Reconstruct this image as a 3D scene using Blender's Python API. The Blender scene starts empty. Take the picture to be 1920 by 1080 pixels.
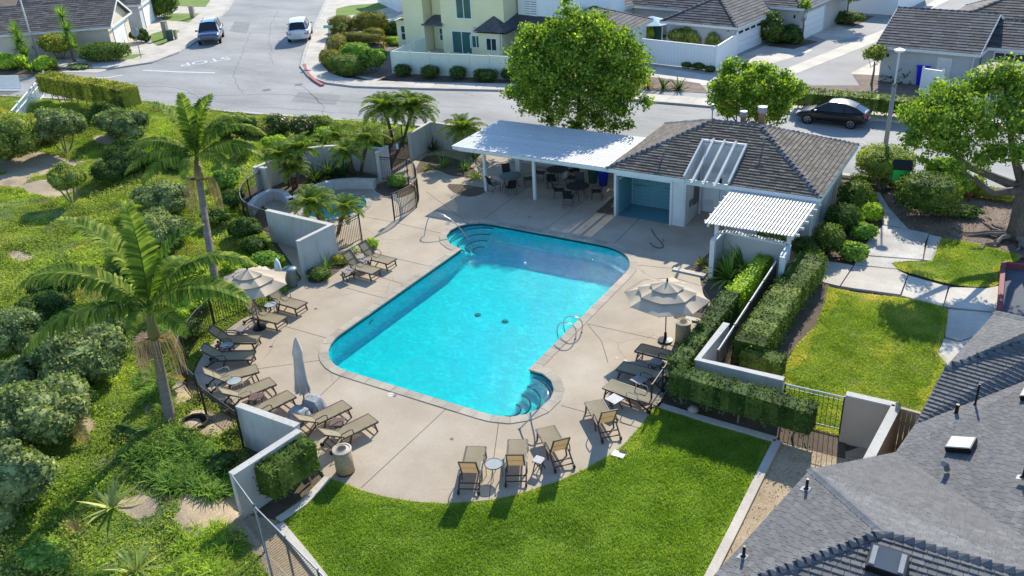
import bpy, math, random
import numpy as np
from mathutils import Vector, Matrix, noise
from mathutils.geometry import tessellate_polygon
random.seed(7); rng = np.random.default_rng(7)
S = bpy.context.scene; COL = S.collection
PI = math.pi; R = math.radians

# ------------------------------------------------------------------ camera
CAM_H = 17.5; F_PX = 1649.0
_p, _r, _y = R(27.27), R(-3.278), R(31.86)
_fw = np.array([0, math.cos(_p), -math.sin(_p)]); _rt = np.array([1.0, 0, 0]); _up = np.cross(_rt, _fw)
_RT = math.cos(_r)*_rt + math.sin(_r)*_up; _UP = -math.sin(_r)*_rt + math.cos(_r)*_up
_M = np.array([[math.cos(_y), -math.sin(_y), 0], [math.sin(_y), math.cos(_y), 0], [0, 0, 1]])
FW, RT, UP = _M@_fw, _M@_RT, _M@_UP
cd = bpy.data.cameras.new('camera'); cam = bpy.data.objects.new('camera', cd); COL.objects.link(cam)
cd.sensor_width = 36; cd.lens = 36*F_PX/1920; cd.clip_start = 0.1; cd.clip_end = 1500
cam.matrix_world = Matrix(((RT[0], UP[0], -FW[0], 0), (RT[1], UP[1], -FW[1], 0), (RT[2], UP[2], -FW[2], CAM_H), (0, 0, 0, 1)))
S.camera = cam
S.render.resolution_x, S.render.resolution_y = 1024, 576

# ------------------------------------------------------------------ sky, sun, exposure
SUN_EL, SUN_AZ = 32.5, -10.0          # azimuth from +Y, clockwise
w = bpy.data.worlds.new('World'); S.world = w; w.use_nodes = True
nt = w.node_tree; nt.nodes.clear()
sky = nt.nodes.new('ShaderNodeTexSky'); sky.sky_type = 'NISHITA'; sky.sun_disc = False
sky.sun_elevation = R(SUN_EL); sky.sun_rotation = R(SUN_AZ); sky.air_density = 1.0; sky.dust_density = 0.0; sky.ozone_density = 4.5
bg = nt.nodes.new('ShaderNodeBackground'); bg.inputs[1].default_value = 0.15
wo = nt.nodes.new('ShaderNodeOutputWorld'); nt.links.new(sky.outputs[0], bg.inputs[0]); nt.links.new(bg.outputs[0], wo.inputs[0])
sl = bpy.data.lights.new('sun', 'SUN'); sl.energy = 3.9; sl.angle = R(0.5); sl.color = (1.0, 0.93, 0.79)
sun = bpy.data.objects.new('sun', sl); COL.objects.link(sun)
_s = Vector((math.sin(R(SUN_AZ))*math.cos(R(SUN_EL)), math.cos(R(SUN_AZ))*math.cos(R(SUN_EL)), math.sin(R(SUN_EL))))
sun.rotation_euler = _s.to_track_quat('Z', 'Y').to_euler(); sun.location = _s*100
S.view_settings.view_transform = 'Standard'; S.view_settings.look = 'None'
S.view_settings.exposure = 0.88; S.view_settings.gamma = 1; S.view_settings.use_curve_mapping = False

# pixel of the photograph (1920 wide) -> point at height z
def G(px, py, z=0.0):
    d = (px-960)*RT - (py-540)*UP + F_PX*FW
    t = (z-CAM_H)/d[2]
    return Vector((d[0]*t, d[1]*t, z))
def G2(px, py, z=0.0):
    g = G(px, py, z); return (g.x, g.y)
def Gs(L, z=0.0): return [G2(a, b, z) for a, b in L]
def ray_plane(px, py, p0, n):
    d = Vector((px-960)*RT - (py-540)*UP + F_PX*FW); o = Vector((0, 0, CAM_H))
    t = (Vector(p0)-o).dot(n)/d.dot(n); return o + d*t

# ------------------------------------------------------------------ materials
MATS = {}
def nodes(name):
    m = bpy.data.materials.new(name); m.use_nodes = True; t = m.node_tree; t.nodes.clear()
    o = t.nodes.new('ShaderNodeOutputMaterial'); MATS[name] = m
    return m, t, o
def N(t, kind, **k):
    n = t.nodes.new(kind)
    for a, b in k.items():
        if a.startswith('i_'): n.inputs[int(a[2:]) if a[2:].isdigit() else a[2:]].default_value = b
        else: setattr(n, a, b)
    return n
def ramp(t, src, stops):
    r = N(t, 'ShaderNodeValToRGB'); e = r.color_ramp.elements
    while len(e) < len(stops): e.new(0.5)
    for i, (p, c) in enumerate(stops):
        e[i].position = p; e[i].color = (*c, 1) if len(c) == 3 else c
    t.links.new(src, r.inputs[0]); return r
def mixc(t, fac, a, b, mode='MIX'):
    m = N(t, 'ShaderNodeMix', data_type='RGBA', blend_type=mode)
    for s, v in ((m.inputs[0], fac), (m.inputs[6], a), (m.inputs[7], b)):
        if isinstance(v, (float, int)): s.default_value = v
        elif isinstance(v, tuple): s.default_value = (*v, 1) if len(v) == 3 else v
        else: t.links.new(v, s)
    return m.outputs[2]
def noise_n(t, co, scale, detail=5, rough=.6, dist=0):
    n = N(t, 'ShaderNodeTexNoise'); n.inputs['Scale'].default_value = scale; n.inputs['Detail'].default_value = detail
    n.inputs['Roughness'].default_value = rough; n.inputs['Distortion'].default_value = dist
    t.links.new(co, n.inputs['Vector']); return n.outputs['Fac']
def pm(name, c, c2=None, scale=1.5, rough=.75, bump=.15, bscale=40, metal=0, spec=.4, c3=None, fine=.25, rnd=0, objrnd=0, stretch=None, extra=None, coat=0):
    """principled with large blotches c->c2, fine grain and bump; rnd = per-piece variation from the face attribute"""
    m, t, o = nodes(name); L = t.links
    tc = N(t, 'ShaderNodeTexCoord'); co = tc.outputs['Object']
    if stretch:
        mp = N(t, 'ShaderNodeMapping'); mp.inputs['Scale'].default_value = stretch; L.new(co, mp.inputs[0]); co = mp.outputs[0]
    c2 = c2 or tuple(x*.8 for x in c)
    big = noise_n(t, co, scale, 6, .62)
    col = ramp(t, big, [(.32, c2), (.66, c)] if not c3 else [(.25, c2), (.5, c), (.72, c3)]).outputs[0]
    fn = noise_n(t, co, bscale, 3, .7)
    if fine:
        g = ramp(t, fn, [(.3, (1-fine,)*3), (.7, (1+fine*.6,)*3)]); col = mixc(t, 1.0, col, g.outputs[0], 'MULTIPLY')
    if rnd:
        at = N(t, 'ShaderNodeAttribute', attribute_name='rnd'); g = ramp(t, at.outputs['Fac'], [(0, (1-rnd,)*3), (1, (1+rnd,)*3)])
        col = mixc(t, 1.0, col, g.outputs[0], 'MULTIPLY')
    if objrnd:
        oi = N(t, 'ShaderNodeObjectInfo'); g = ramp(t, oi.outputs['Random'], [(0, (1-objrnd,)*3), (1, (1+objrnd,)*3)])
        col = mixc(t, 1.0, col, g.outputs[0], 'MULTIPLY')
    if extra: col = extra(t, co, col)
    b = N(t, 'ShaderNodeBsdfPrincipled'); L.new(col, b.inputs['Base Color'])
    b.inputs['Roughness'].default_value = rough; b.inputs['Metallic'].default_value = metal
    b.inputs['Specular IOR Level'].default_value = spec; b.inputs['Coat Weight'].default_value = coat
    if bump:
        bp = N(t, 'ShaderNodeBump'); bp.inputs['Strength'].default_value = bump; bp.inputs['Distance'].default_value = .02
        L.new(fn, bp.inputs['Height']); L.new(bp.outputs[0], b.inputs['Normal'])
    L.new(b.outputs[0], o.inputs[0]); return m
def streaks(k):
    def f(t, co, col):
        mp = N(t, 'ShaderNodeMapping'); mp.inputs['Scale'].default_value = (3.2, 3.2, .35); t.links.new(co, mp.inputs[0])
        n = noise_n(t, mp.outputs[0], 1.6, 5, .7); r = ramp(t, n, [(.52, (1, 1, 1)), (.72, (k, k*.97, k*.92))]); return mixc(t, 1.0, col, r.outputs[0], 'MULTIPLY')
    return f
def cracks(scale, width, dark, dist=1.2):
    def f(t, co, col):
        nz = N(t, 'ShaderNodeTexNoise'); nz.inputs['Scale'].default_value = scale*1.5; nz.inputs['Detail'].default_value = 4
        t.links.new(co, nz.inputs['Vector'])
        ad = N(t, 'ShaderNodeVectorMath', operation='MULTIPLY_ADD'); ad.inputs[1].default_value = (dist,)*3
        t.links.new(nz.outputs['Color'], ad.inputs[0]); t.links.new(co, ad.inputs[2])
        v = N(t, 'ShaderNodeTexVoronoi', feature='DISTANCE_TO_EDGE'); v.inputs['Scale'].default_value = scale
        t.links.new(ad.outputs[0], v.inputs['Vector'])
        r = ramp(t, v.outputs['Distance'], [(0, (1, 1, 1)), (width, (0, 0, 0))])
        # only some stretches of the net show
        pn = noise_n(t, co, scale*.8, 2); pr = ramp(t, pn, [(.5, (0, 0, 0)), (.58, (1, 1, 1))])
        fac = mixc(t, 1.0, r.outputs[0], pr.outputs[0], 'MULTIPLY')
        return mixc(t, fac, col, mixc(t, 1.0, col, (dark,)*3, 'MULTIPLY'))
    return f
LEAFK = 1.8
def leafm(name, c, c2, trans=.3, scale=.7, rough=.45, c3=None, spec=.25):
    c3 = c3 or tuple(min(1, x*1.5) for x in c); c, c2, c3 = [(min(.9, q[0]*LEAFK*1.22*k), min(.9, q[1]*LEAFK*k), q[2]*LEAFK*k) for q, k in ((c, 1), (c2, .72), (c3, 1.08))]; trans = min(.6, trans+.13); spec = .06; rough = .65
    m, t, o = nodes(name); L = t.links
    tc = N(t, 'ShaderNodeTexCoord'); big = noise_n(t, tc.outputs['Object'], scale, 3)
    at = N(t, 'ShaderNodeAttribute', attribute_name='rnd')
    a = N(t, 'ShaderNodeMath', operation='MULTIPLY_ADD'); a.inputs[1].default_value = .55; L.new(at.outputs['Fac'], a.inputs[0])
    b_ = N(t, 'ShaderNodeMath', operation='MULTIPLY_ADD'); b_.inputs[1].default_value = .9; b_.inputs[2].default_value = -.22
    L.new(big, b_.inputs[0]); L.new(b_.outputs[0], a.inputs[2])
    col = ramp(t, a.outputs[0], [(.12, c2), (.55, c), (.95, c3 or tuple(min(1, x*1.5) for x in c))]).outputs[0]
    p = N(t, 'ShaderNodeBsdfPrincipled'); L.new(col, p.inputs['Base Color']); p.inputs['Roughness'].default_value = rough
    p.inputs['Specular IOR Level'].default_value = spec
    tr = N(t, 'ShaderNodeBsdfTranslucent'); L.new(mixc(t, 1.0, col, (1.25, 1.35, .5), 'MULTIPLY'), tr.inputs[0])
    mx = N(t, 'ShaderNodeMixShader'); mx.inputs[0].default_value = trans
    L.new(p.outputs[0], mx.inputs[1]); L.new(tr.outputs[0], mx.inputs[2]); L.new(mx.outputs[0], o.inputs[0]); return m

pm('deck', (.40, .325, .235), (.295, .235, .168), scale=.35, rough=.8, bump=.1, bscale=14, fine=.1, extra=cracks(.30, .005, .55, 1.6), c3=(.475, .40, .305))
pm('coping', (.43, .375, .29), (.30, .26, .20), scale=1.2, rough=.8, bump=.1, bscale=25, fine=.18, rnd=.12)
pm('joint', (.10, .085, .07), rough=.9, bump=0)
pm('sidewalk', (.60, .545, .455), (.42, .375, .31), scale=.6, rough=.85, bump=.1, bscale=12, fine=.12, rnd=.05)
pm('sidewalk_old', (.62, .58, .52), (.30, .28, .26), scale=.55, rough=.85, bump=.1, bscale=9, fine=.15, rnd=.05)
pm('street', (.30, .292, .275), (.19, .188, .183), scale=.11, rough=.85, bump=.1, bscale=3, fine=.12, c3=(.38, .368, .345), stretch=(1, 2.2, 1), extra=cracks(.16, .004, .5, 3))
pm('asphalt_drive', (.36, .35, .33), (.27, .26, .25), scale=.2, rough=.9, bscale=6, fine=.1, extra=cracks(.2, .004, .5, 2))
pm('tar', (.13, .128, .122), (.10, .10, .10), scale=2, rough=.6, bump=0)
pm('asphalt_patch', (.26, .255, .24), (.21, .207, .20), scale=.5, rough=.9, bscale=6, fine=.15)
pm('kerb', (.55, .52, .46), (.38, .35, .31), scale=.8, rough=.85, bscale=8)
pm('kerb_red', (.42, .13, .11), (.32, .12, .10), scale=.8, rough=.8)
pm('paint_white', (.72, .72, .70), (.5, .5, .48), scale=4, rough=.7, bump=0)
pm('grass_base', (.16, .25, .03), (.10, .18, .02), scale=.5, rough=.95, bump=.6, bscale=25, fine=.5, c3=(.24, .28, .06))
pm('grass_dry_base', (.19, .25, .05), (.12, .19, .03), scale=.45, rough=.95, bump=.6, bscale=25, fine=.5, c3=(.38, .30, .12))
pm('hill_soil', (.13, .19, .03), (.06, .10, .018), scale=.5, rough=.95, bump=.8, bscale=9, fine=.5, c3=(.22, .25, .06))
pm('hose', (.04, .07, .05), rough=.6, bump=0)
pm('soil', (.15, .108, .07), (.08, .058, .038), scale=.9, rough=.95, bump=.7, bscale=20, fine=.4)
pm('dry_dirt', (.50, .39, .25), (.36, .27, .17), scale=.8, rough=.95, bump=.7, bscale=20, fine=.35)
pm('mulch', (.27, .20, .155), (.15, .11, .085), scale=1.2, rough=.95, bump=.9, bscale=16, fine=.55)
pm('stucco', (.55, .535, .49), (.46, .44, .40), scale=.8, rough=.85, bump=.25, bscale=45, fine=.05, extra=streaks(.75))
pm('stucco_tan', (.55, .44, .34), (.46, .36, .27), scale=1.0, rough=.85, bump=.2, bscale=45, fine=.05)
pm('stucco_grey', (.48, .49, .48), (.42, .43, .42), scale=.8, rough=.85, bump=.2, bscale=30, fine=.05)
pm('white_wood', (.66, .66, .62), (.56, .55, .52), scale=1.4, rough=.6, bump=.08, bscale=20, fine=.06)
pm('white_vinyl', (.80, .82, .80), (.75, .77, .75), scale=.5, rough=.5, bump=0, fine=.03)
pm('cream_vinyl', (.66, .72, .60), (.61, .67, .55), scale=.5, rough=.5, bump=0, fine=.03)
pm('yellow_siding', (.80, .76, .46), (.74, .70, .42), scale=.5, rough=.7, bump=0, fine=.04)
pm('siding_grey', (.48, .46, .42), (.42, .40, .37), scale=.5, rough=.7, bump=0, fine=.05)
pm('siding_pink', (.62, .53, .42), (.56, .47, .37), scale=.5, rough=.7, bump=0, fine=.05)
pm('tan_fence', (.50, .39, .28), (.42, .32, .22), scale=1.5, rough=.8, bscale=20, stretch=(4, 4, .6))
pm('fascia', (.66, .68, .66), (.58, .6, .58), scale=1, rough=.6, bump=0, fine=.03)
pm('shingle_club', (.17, .145, .12), (.10, .086, .072), scale=2.5, rough=.9, bump=.4, bscale=30, fine=.3, rnd=.3)
pm('shingle_house', (.115, .112, .115), (.062, .062, .068), scale=2.5, rough=.9, bump=.4, bscale=14, fine=.3, rnd=.35)
pm('shingle_brown', (.17, .145, .125), (.10, .088, .078), scale=2.5, rough=.9, bump=.4, bscale=14, fine=.3, rnd=.35)
pm('shingle_near', (.195, .188, .182), (.145, .142, .14), scale=5, rough=.9, bump=.5, bscale=60, fine=.35, rnd=.14, objrnd=.14)
pm('shingle_cap', (.15, .155, .165), (.11, .115, .125), scale=5, rough=.9, bump=.4, bscale=60, fine=.25, objrnd=.12, rnd=.12)
pm('roof_edge', (.10, .10, .11), rough=.8)
pm('iron', (.035, .032, .03), rough=.5, bump=0, metal=.3)
pm('iron_rail', (.16, .14, .13), rough=.45, bump=0, metal=.4)
pm('galvanised', (.26, .27, .275), (.2, .205, .21), scale=3, rough=.4, bump=0, metal=.8)
pm('steel', (.50, .50, .50), rough=.22, bump=0, metal=1, fine=0)
pm('steel_dark', (.16, .14, .13), rough=.3, bump=0, metal=.8, fine=0)
pm('lounge_frame', (.085, .055, .038), (.06, .04, .03), scale=3, rough=.5, bump=0)
pm('lounge_bar', (.55, .50, .42), rough=.5, bump=0)
pm('slat_brown', (.17, .095, .075), (.12, .07, .055), scale=4, rough=.6, bump=0)
pm('slat_grey', (.34, .30, .28), (.26, .22, .21), scale=4, rough=.6, bump=0)
pm('slat_white', (.60, .58, .55), rough=.6, bump=0)
pm('canvas', (.50, .41, .30), (.43, .35, .255), scale=1, rough=.9, bump=.15, bscale=80, fine=.06)
pm('canvas_closed', (.58, .55, .50), (.40, .385, .36), scale=1.5, rough=.9, bump=.15, bscale=80, fine=.08)
pm('wood_pole', (.24, .13, .06), (.16, .085, .04), scale=3, rough=.5, bump=0)
pm('aggregate', (.50, .37, .22), (.34, .24, .14), scale=14, rough=.85, bump=.5, bscale=60, fine=.4)
pm('aggregate_rim', (.58, .50, .40), rough=.7, bump=.1)
pm('dark_hole', (.03, .022, .018), rough=.8, bump=0)
pm('bin_grey', (.17, .22, .23), (.14, .18, .19), scale=2, rough=.45, bump=0)
pm('bin_green', (.05, .13, .10), rough=.5, bump=0)
pm('bin_blue', (.01, .03, .42), rough=.4, bump=0)
pm('recycle_blue', (.01, .02, .60), rough=.4, bump=0)
pm('tile', (.11, .28, .31), (.09, .24, .28), scale=1, rough=.3, bump=0, rnd=.1)
pm('grout', (.30, .42, .43), rough=.8, bump=0)
pm('plaster', (.05, .88, .92), (.04, .83, .88), scale=.5, rough=.6, bump=.1, bscale=4, fine=.04)
pm('plaster_step', (.82, .93, .95), rough=.6, bump=0)
pm('waterline_tile', (.02, .10, .16), (.015, .07, .12), scale=5, rough=.2, bump=0)
pm('drain', (.02, .22, .25), rough=.6, bump=0)
pm('bark', (.16, .13, .105), (.09, .072, .058), scale=3, rough=.95, bump=.9, bscale=18, fine=.4, stretch=(1, 1, .3))
pm('bark_light', (.26, .21, .17), (.15, .12, .10), scale=3, rough=.95, bump=.7, bscale=20, fine=.35, stretch=(1, 1, .35))
pm('palm_trunk', (.27, .225, .175), (.14, .115, .09), scale=2.2, rough=.9, bump=.3, bscale=30, fine=.2, stretch=(.25, .25, 5))
pm('palm_fibre', (.17, .12, .075), (.09, .06, .04), scale=4, rough=.95, bump=.9, bscale=25, fine=.4)
pm('crownshaft', (.12, .17, .05), (.14, .11, .045), scale=1.2, rough=.45, bump=0)
pm('crownshaft_tan', (.30, .20, .085), (.20, .16, .06), scale=1.2, rough=.5, bump=0)
pm('glass_dark', (.02, .05, .05), (.012, .03, .035), scale=.8, rough=.08, bump=0, spec=.6)
pm('glass_green', (.05, .15, .12), (.03, .10, .09), scale=.8, rough=.08, bump=0, spec=.6)
pm('car_glass', (.012, .014, .018), rough=.05, bump=0, spec=.7, fine=0)
pm('car_black', (.006, .007, .011), rough=.28, bump=0, spec=.4, fine=0, coat=.25)
pm('car_blue', (.025, .045, .10), rough=.2, bump=0, spec=.6, fine=0, coat=1)
pm('car_white', (.62, .64, .66), rough=.25, bump=0, fine=0, coat=.8)
pm('tyre', (.015, .015, .016), rough=.85, bump=0)
pm('rim', (.50, .50, .52), rough=.3, bump=0, metal=.8, fine=0)
pm('lamp_clear', (.70, .72, .74), rough=.15, bump=0, fine=0)
pm('lamp_red', (.35, .02, .02), rough=.2, bump=0, fine=0)
pm('plate', (.65, .60, .52), rough=.5, bump=0)
pm('green_box', (.03, .62, .09), (.025, .54, .08), scale=2, rough=.6, bump=0)
pm('mint', (.25, .50, .38), rough=.6, bump=0)
pm('red_post', (.22, .045, .03), rough=.7, bump=0)
pm('black', (.012, .012, .014), rough=.5, bump=0)
pm('black_metal', (.01, .01, .013), rough=.45, bump=0, metal=.2)
pm('grey_metal', (.30, .31, .32), rough=.45, bump=0, metal=.4)
pm('skylight_white', (.66, .70, .74), (.58, .63, .68), scale=1.2, rough=.18, bump=0, spec=.6, fine=.02)
pm('skylight_dark', (.10, .115, .13), (.08, .09, .10), scale=1.2, rough=.2, bump=0, spec=.6, fine=.02)
pm('flashing', (.32, .32, .33), rough=.5, bump=0)
pm('concrete_pole', (.33, .32, .29), (.27, .26, .24), scale=3, rough=.8, bscale=60)
pm('stone', (.42, .36, .29), (.28, .24, .19), scale=4, rough=.9, bump=.5, bscale=14, fine=.3)
pm('rust', (.35, .17, .09), rough=.7)
pm('utility_green', (.02, .09, .06), rough=.5, bump=0)
pm('orange', (.85, .22, .02), rough=.6, bump=0)
pm('cover_grey', (.30, .32, .34), (.2, .22, .25), scale=3, rough=.7, bump=.3, bscale=12)
pm('pink_flower', (.75, .30, .28), rough=.6, bump=0, fine=0)
pm('white_flower', (.75, .74, .68), rough=.6, bump=0, fine=0)
pm('paint_maroon', (.22, .035, .05), rough=.7)
pm('court', (.09, .10, .12), rough=.85)

leafm('leaf_tree', (.10, .19, .028), (.035, .085, .012), .34, c3=(.24, .31, .05))
leafm('leaf_big', (.085, .17, .028), (.022, .06, .01), .34, c3=(.26, .33, .05))
leafm('leaf_hedge', (.055, .105, .022), (.02, .045, .01), .2, c3=(.15, .20, .05))
leafm('leaf_dark', (.035, .075, .02), (.015, .035, .009), .2, c3=(.09, .14, .035))
leafm('leaf_grey', (.10, .155, .06), (.025, .05, .018), .2, c3=(.25, .33, .15))
leafm('leaf_olive', (.13, .19, .045), (.05, .085, .018), .25, c3=(.27, .33, .085))
leafm('leaf_yellow', (.14, .18, .033), (.05, .085, .017), .25, c3=(.34, .33, .06))
leafm('leaf_lime', (.18, .30, .035), (.08, .16, .02), .3, c3=(.32, .42, .06))
leafm('leaf_box', (.10, .12, .028), (.045, .065, .014), .2, c3=(.20, .17, .05))
leafm('leaf_cover', (.165, .255, .03), (.06, .12, .014), .3, scale=.22, c3=(.31, .37, .055))
leafm('leaf_cover_grey', (.15, .20, .08), (.08, .12, .04), .2, scale=.4, c3=(.26, .32, .16))
leafm('leaf_strap', (.095, .20, .035), (.035, .085, .018), .3, c3=(.22, .33, .075), rough=.35)
leafm('leaf_agave', (.20, .28, .10), (.10, .15, .05), .2, c3=(.40, .42, .14), rough=.4)
leafm('leaf_dry', (.17, .125, .07), (.11, .08, .04), .2, c3=(.26, .21, .12))
leafm('frond', (.075, .14, .022), (.022, .06, .01), .28, scale=.9, c3=(.24, .28, .05))
leafm('frond_dry', (.19, .175, .09), (.11, .10, .05), .2, c3=(.30, .27, .12))
leafm('skirt', (.17, .14, .125), (.10, .08, .07), .2, c3=(.27, .22, .20))
leafm('blade', (.125, .22, .03), (.088, .18, .02), .42, scale=.35, c3=(.20, .265, .06))
leafm('blade_dry', (.14, .22, .035), (.09, .17, .022), .42, scale=.4, c3=(.32, .31, .11))

m, t, o = nodes('sling')
tc = N(t, 'ShaderNodeTexCoord'); n_ = noise_n(t, tc.outputs['Object'], 2, 4); wv = N(t, 'ShaderNodeTexWave', bands_direction='X'); wv.inputs['Scale'].default_value = 5; t.links.new(tc.outputs['Object'], wv.inputs['Vector'])
cl_ = ramp(t, n_, [(.3, (.33, .285, .18)), (.7, (.40, .345, .225))]).outputs[0]; cl_ = mixc(t, .12, cl_, wv.outputs['Color'], 'MULTIPLY')
p_ = N(t, 'ShaderNodeBsdfPrincipled'); p_.inputs['Roughness'].default_value = .8; t.links.new(cl_, p_.inputs['Base Color'])
tr = N(t, 'ShaderNodeBsdfTranslucent'); tr.inputs[0].default_value = (.36, .23, .10, 1); mx = N(t, 'ShaderNodeMixShader', i_0=.35)
t.links.new(p_.outputs[0], mx.inputs[1]); t.links.new(tr.outputs[0], mx.inputs[2]); t.links.new(mx.outputs[0], o.inputs[0])
pm('canvas_blue', (.34, .55, .68), rough=.8, bump=0)
# water: tinted see-through body, mirror sheen on ripples
m, t, o = nodes('water')
tc = N(t, 'ShaderNodeTexCoord'); co = tc.outputs['Object']
n1 = noise_n(t, co, 3.2, 4, .6, .8); n2 = noise_n(t, co, 11, 3, .6, .5)
ad = N(t, 'ShaderNodeMath', operation='MULTIPLY_ADD', i_1=.35); t.links.new(n2, ad.inputs[0]); t.links.new(n1, ad.inputs[2])
bp = N(t, 'ShaderNodeBump'); bp.inputs['Strength'].default_value = .55; bp.inputs['Distance'].default_value = .10; t.links.new(ad.outputs[0], bp.inputs['Height'])
tr = N(t, 'ShaderNodeBsdfTransparent')
mp = N(t, 'ShaderNodeMapping'); mp.inputs['Scale'].default_value = (1, 1.6, 1); mp.inputs['Rotation'].default_value = (0, 0, .55); t.links.new(co, mp.inputs[0])
n3 = noise_n(t, mp.outputs[0], 2.1, 5, .62, 1.6); caustic_tint = ramp(t, n3, [(.3, (.07, .60, .61)), (.5, (.09, .68, .675)), (.66, (.20, .83, .80))]); t.links.new(caustic_tint.outputs[0], tr.inputs[0])  # mottled tint: rippling caustic light put into the water colour
gl = N(t, 'ShaderNodeBsdfGlossy'); gl.inputs['Roughness'].default_value = .05; t.links.new(bp.outputs[0], gl.inputs['Normal'])
lw = N(t, 'ShaderNodeLayerWeight', i_0=.5); t.links.new(bp.outputs[0], lw.inputs['Normal'])
pw = N(t, 'ShaderNodeMath', operation='POWER', i_1=5.0); t.links.new(lw.outputs['Facing'], pw.inputs[0])
fr = N(t, 'ShaderNodeMath', operation='MULTIPLY_ADD', i_1=.45, i_2=.025); t.links.new(pw.outputs[0], fr.inputs[0])
mx = N(t, 'ShaderNodeMixShader'); t.links.new(fr.outputs[0], mx.inputs[0]); t.links.new(tr.outputs[0], mx.inputs[1]); t.links.new(gl.outputs[0], mx.inputs[2])
t.links.new(mx.outputs[0], o.inputs[0])
# clear glass for table tops
m, t, o = nodes('table_glass')
tr = N(t, 'ShaderNodeBsdfTransparent'); tr.inputs[0].default_value = (.72, .78, .76, 1)
gl = N(t, 'ShaderNodeBsdfPrincipled'); gl.inputs['Base Color'].default_value = (.55, .58, .56, 1); gl.inputs['Roughness'].default_value = .12
mx = N(t, 'ShaderNodeMixShader', i_0=.55); t.links.new(tr.outputs[0], mx.inputs[1]); t.links.new(gl.outputs[0], mx.inputs[2]); t.links.new(mx.outputs[0], o.inputs[0])

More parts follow.
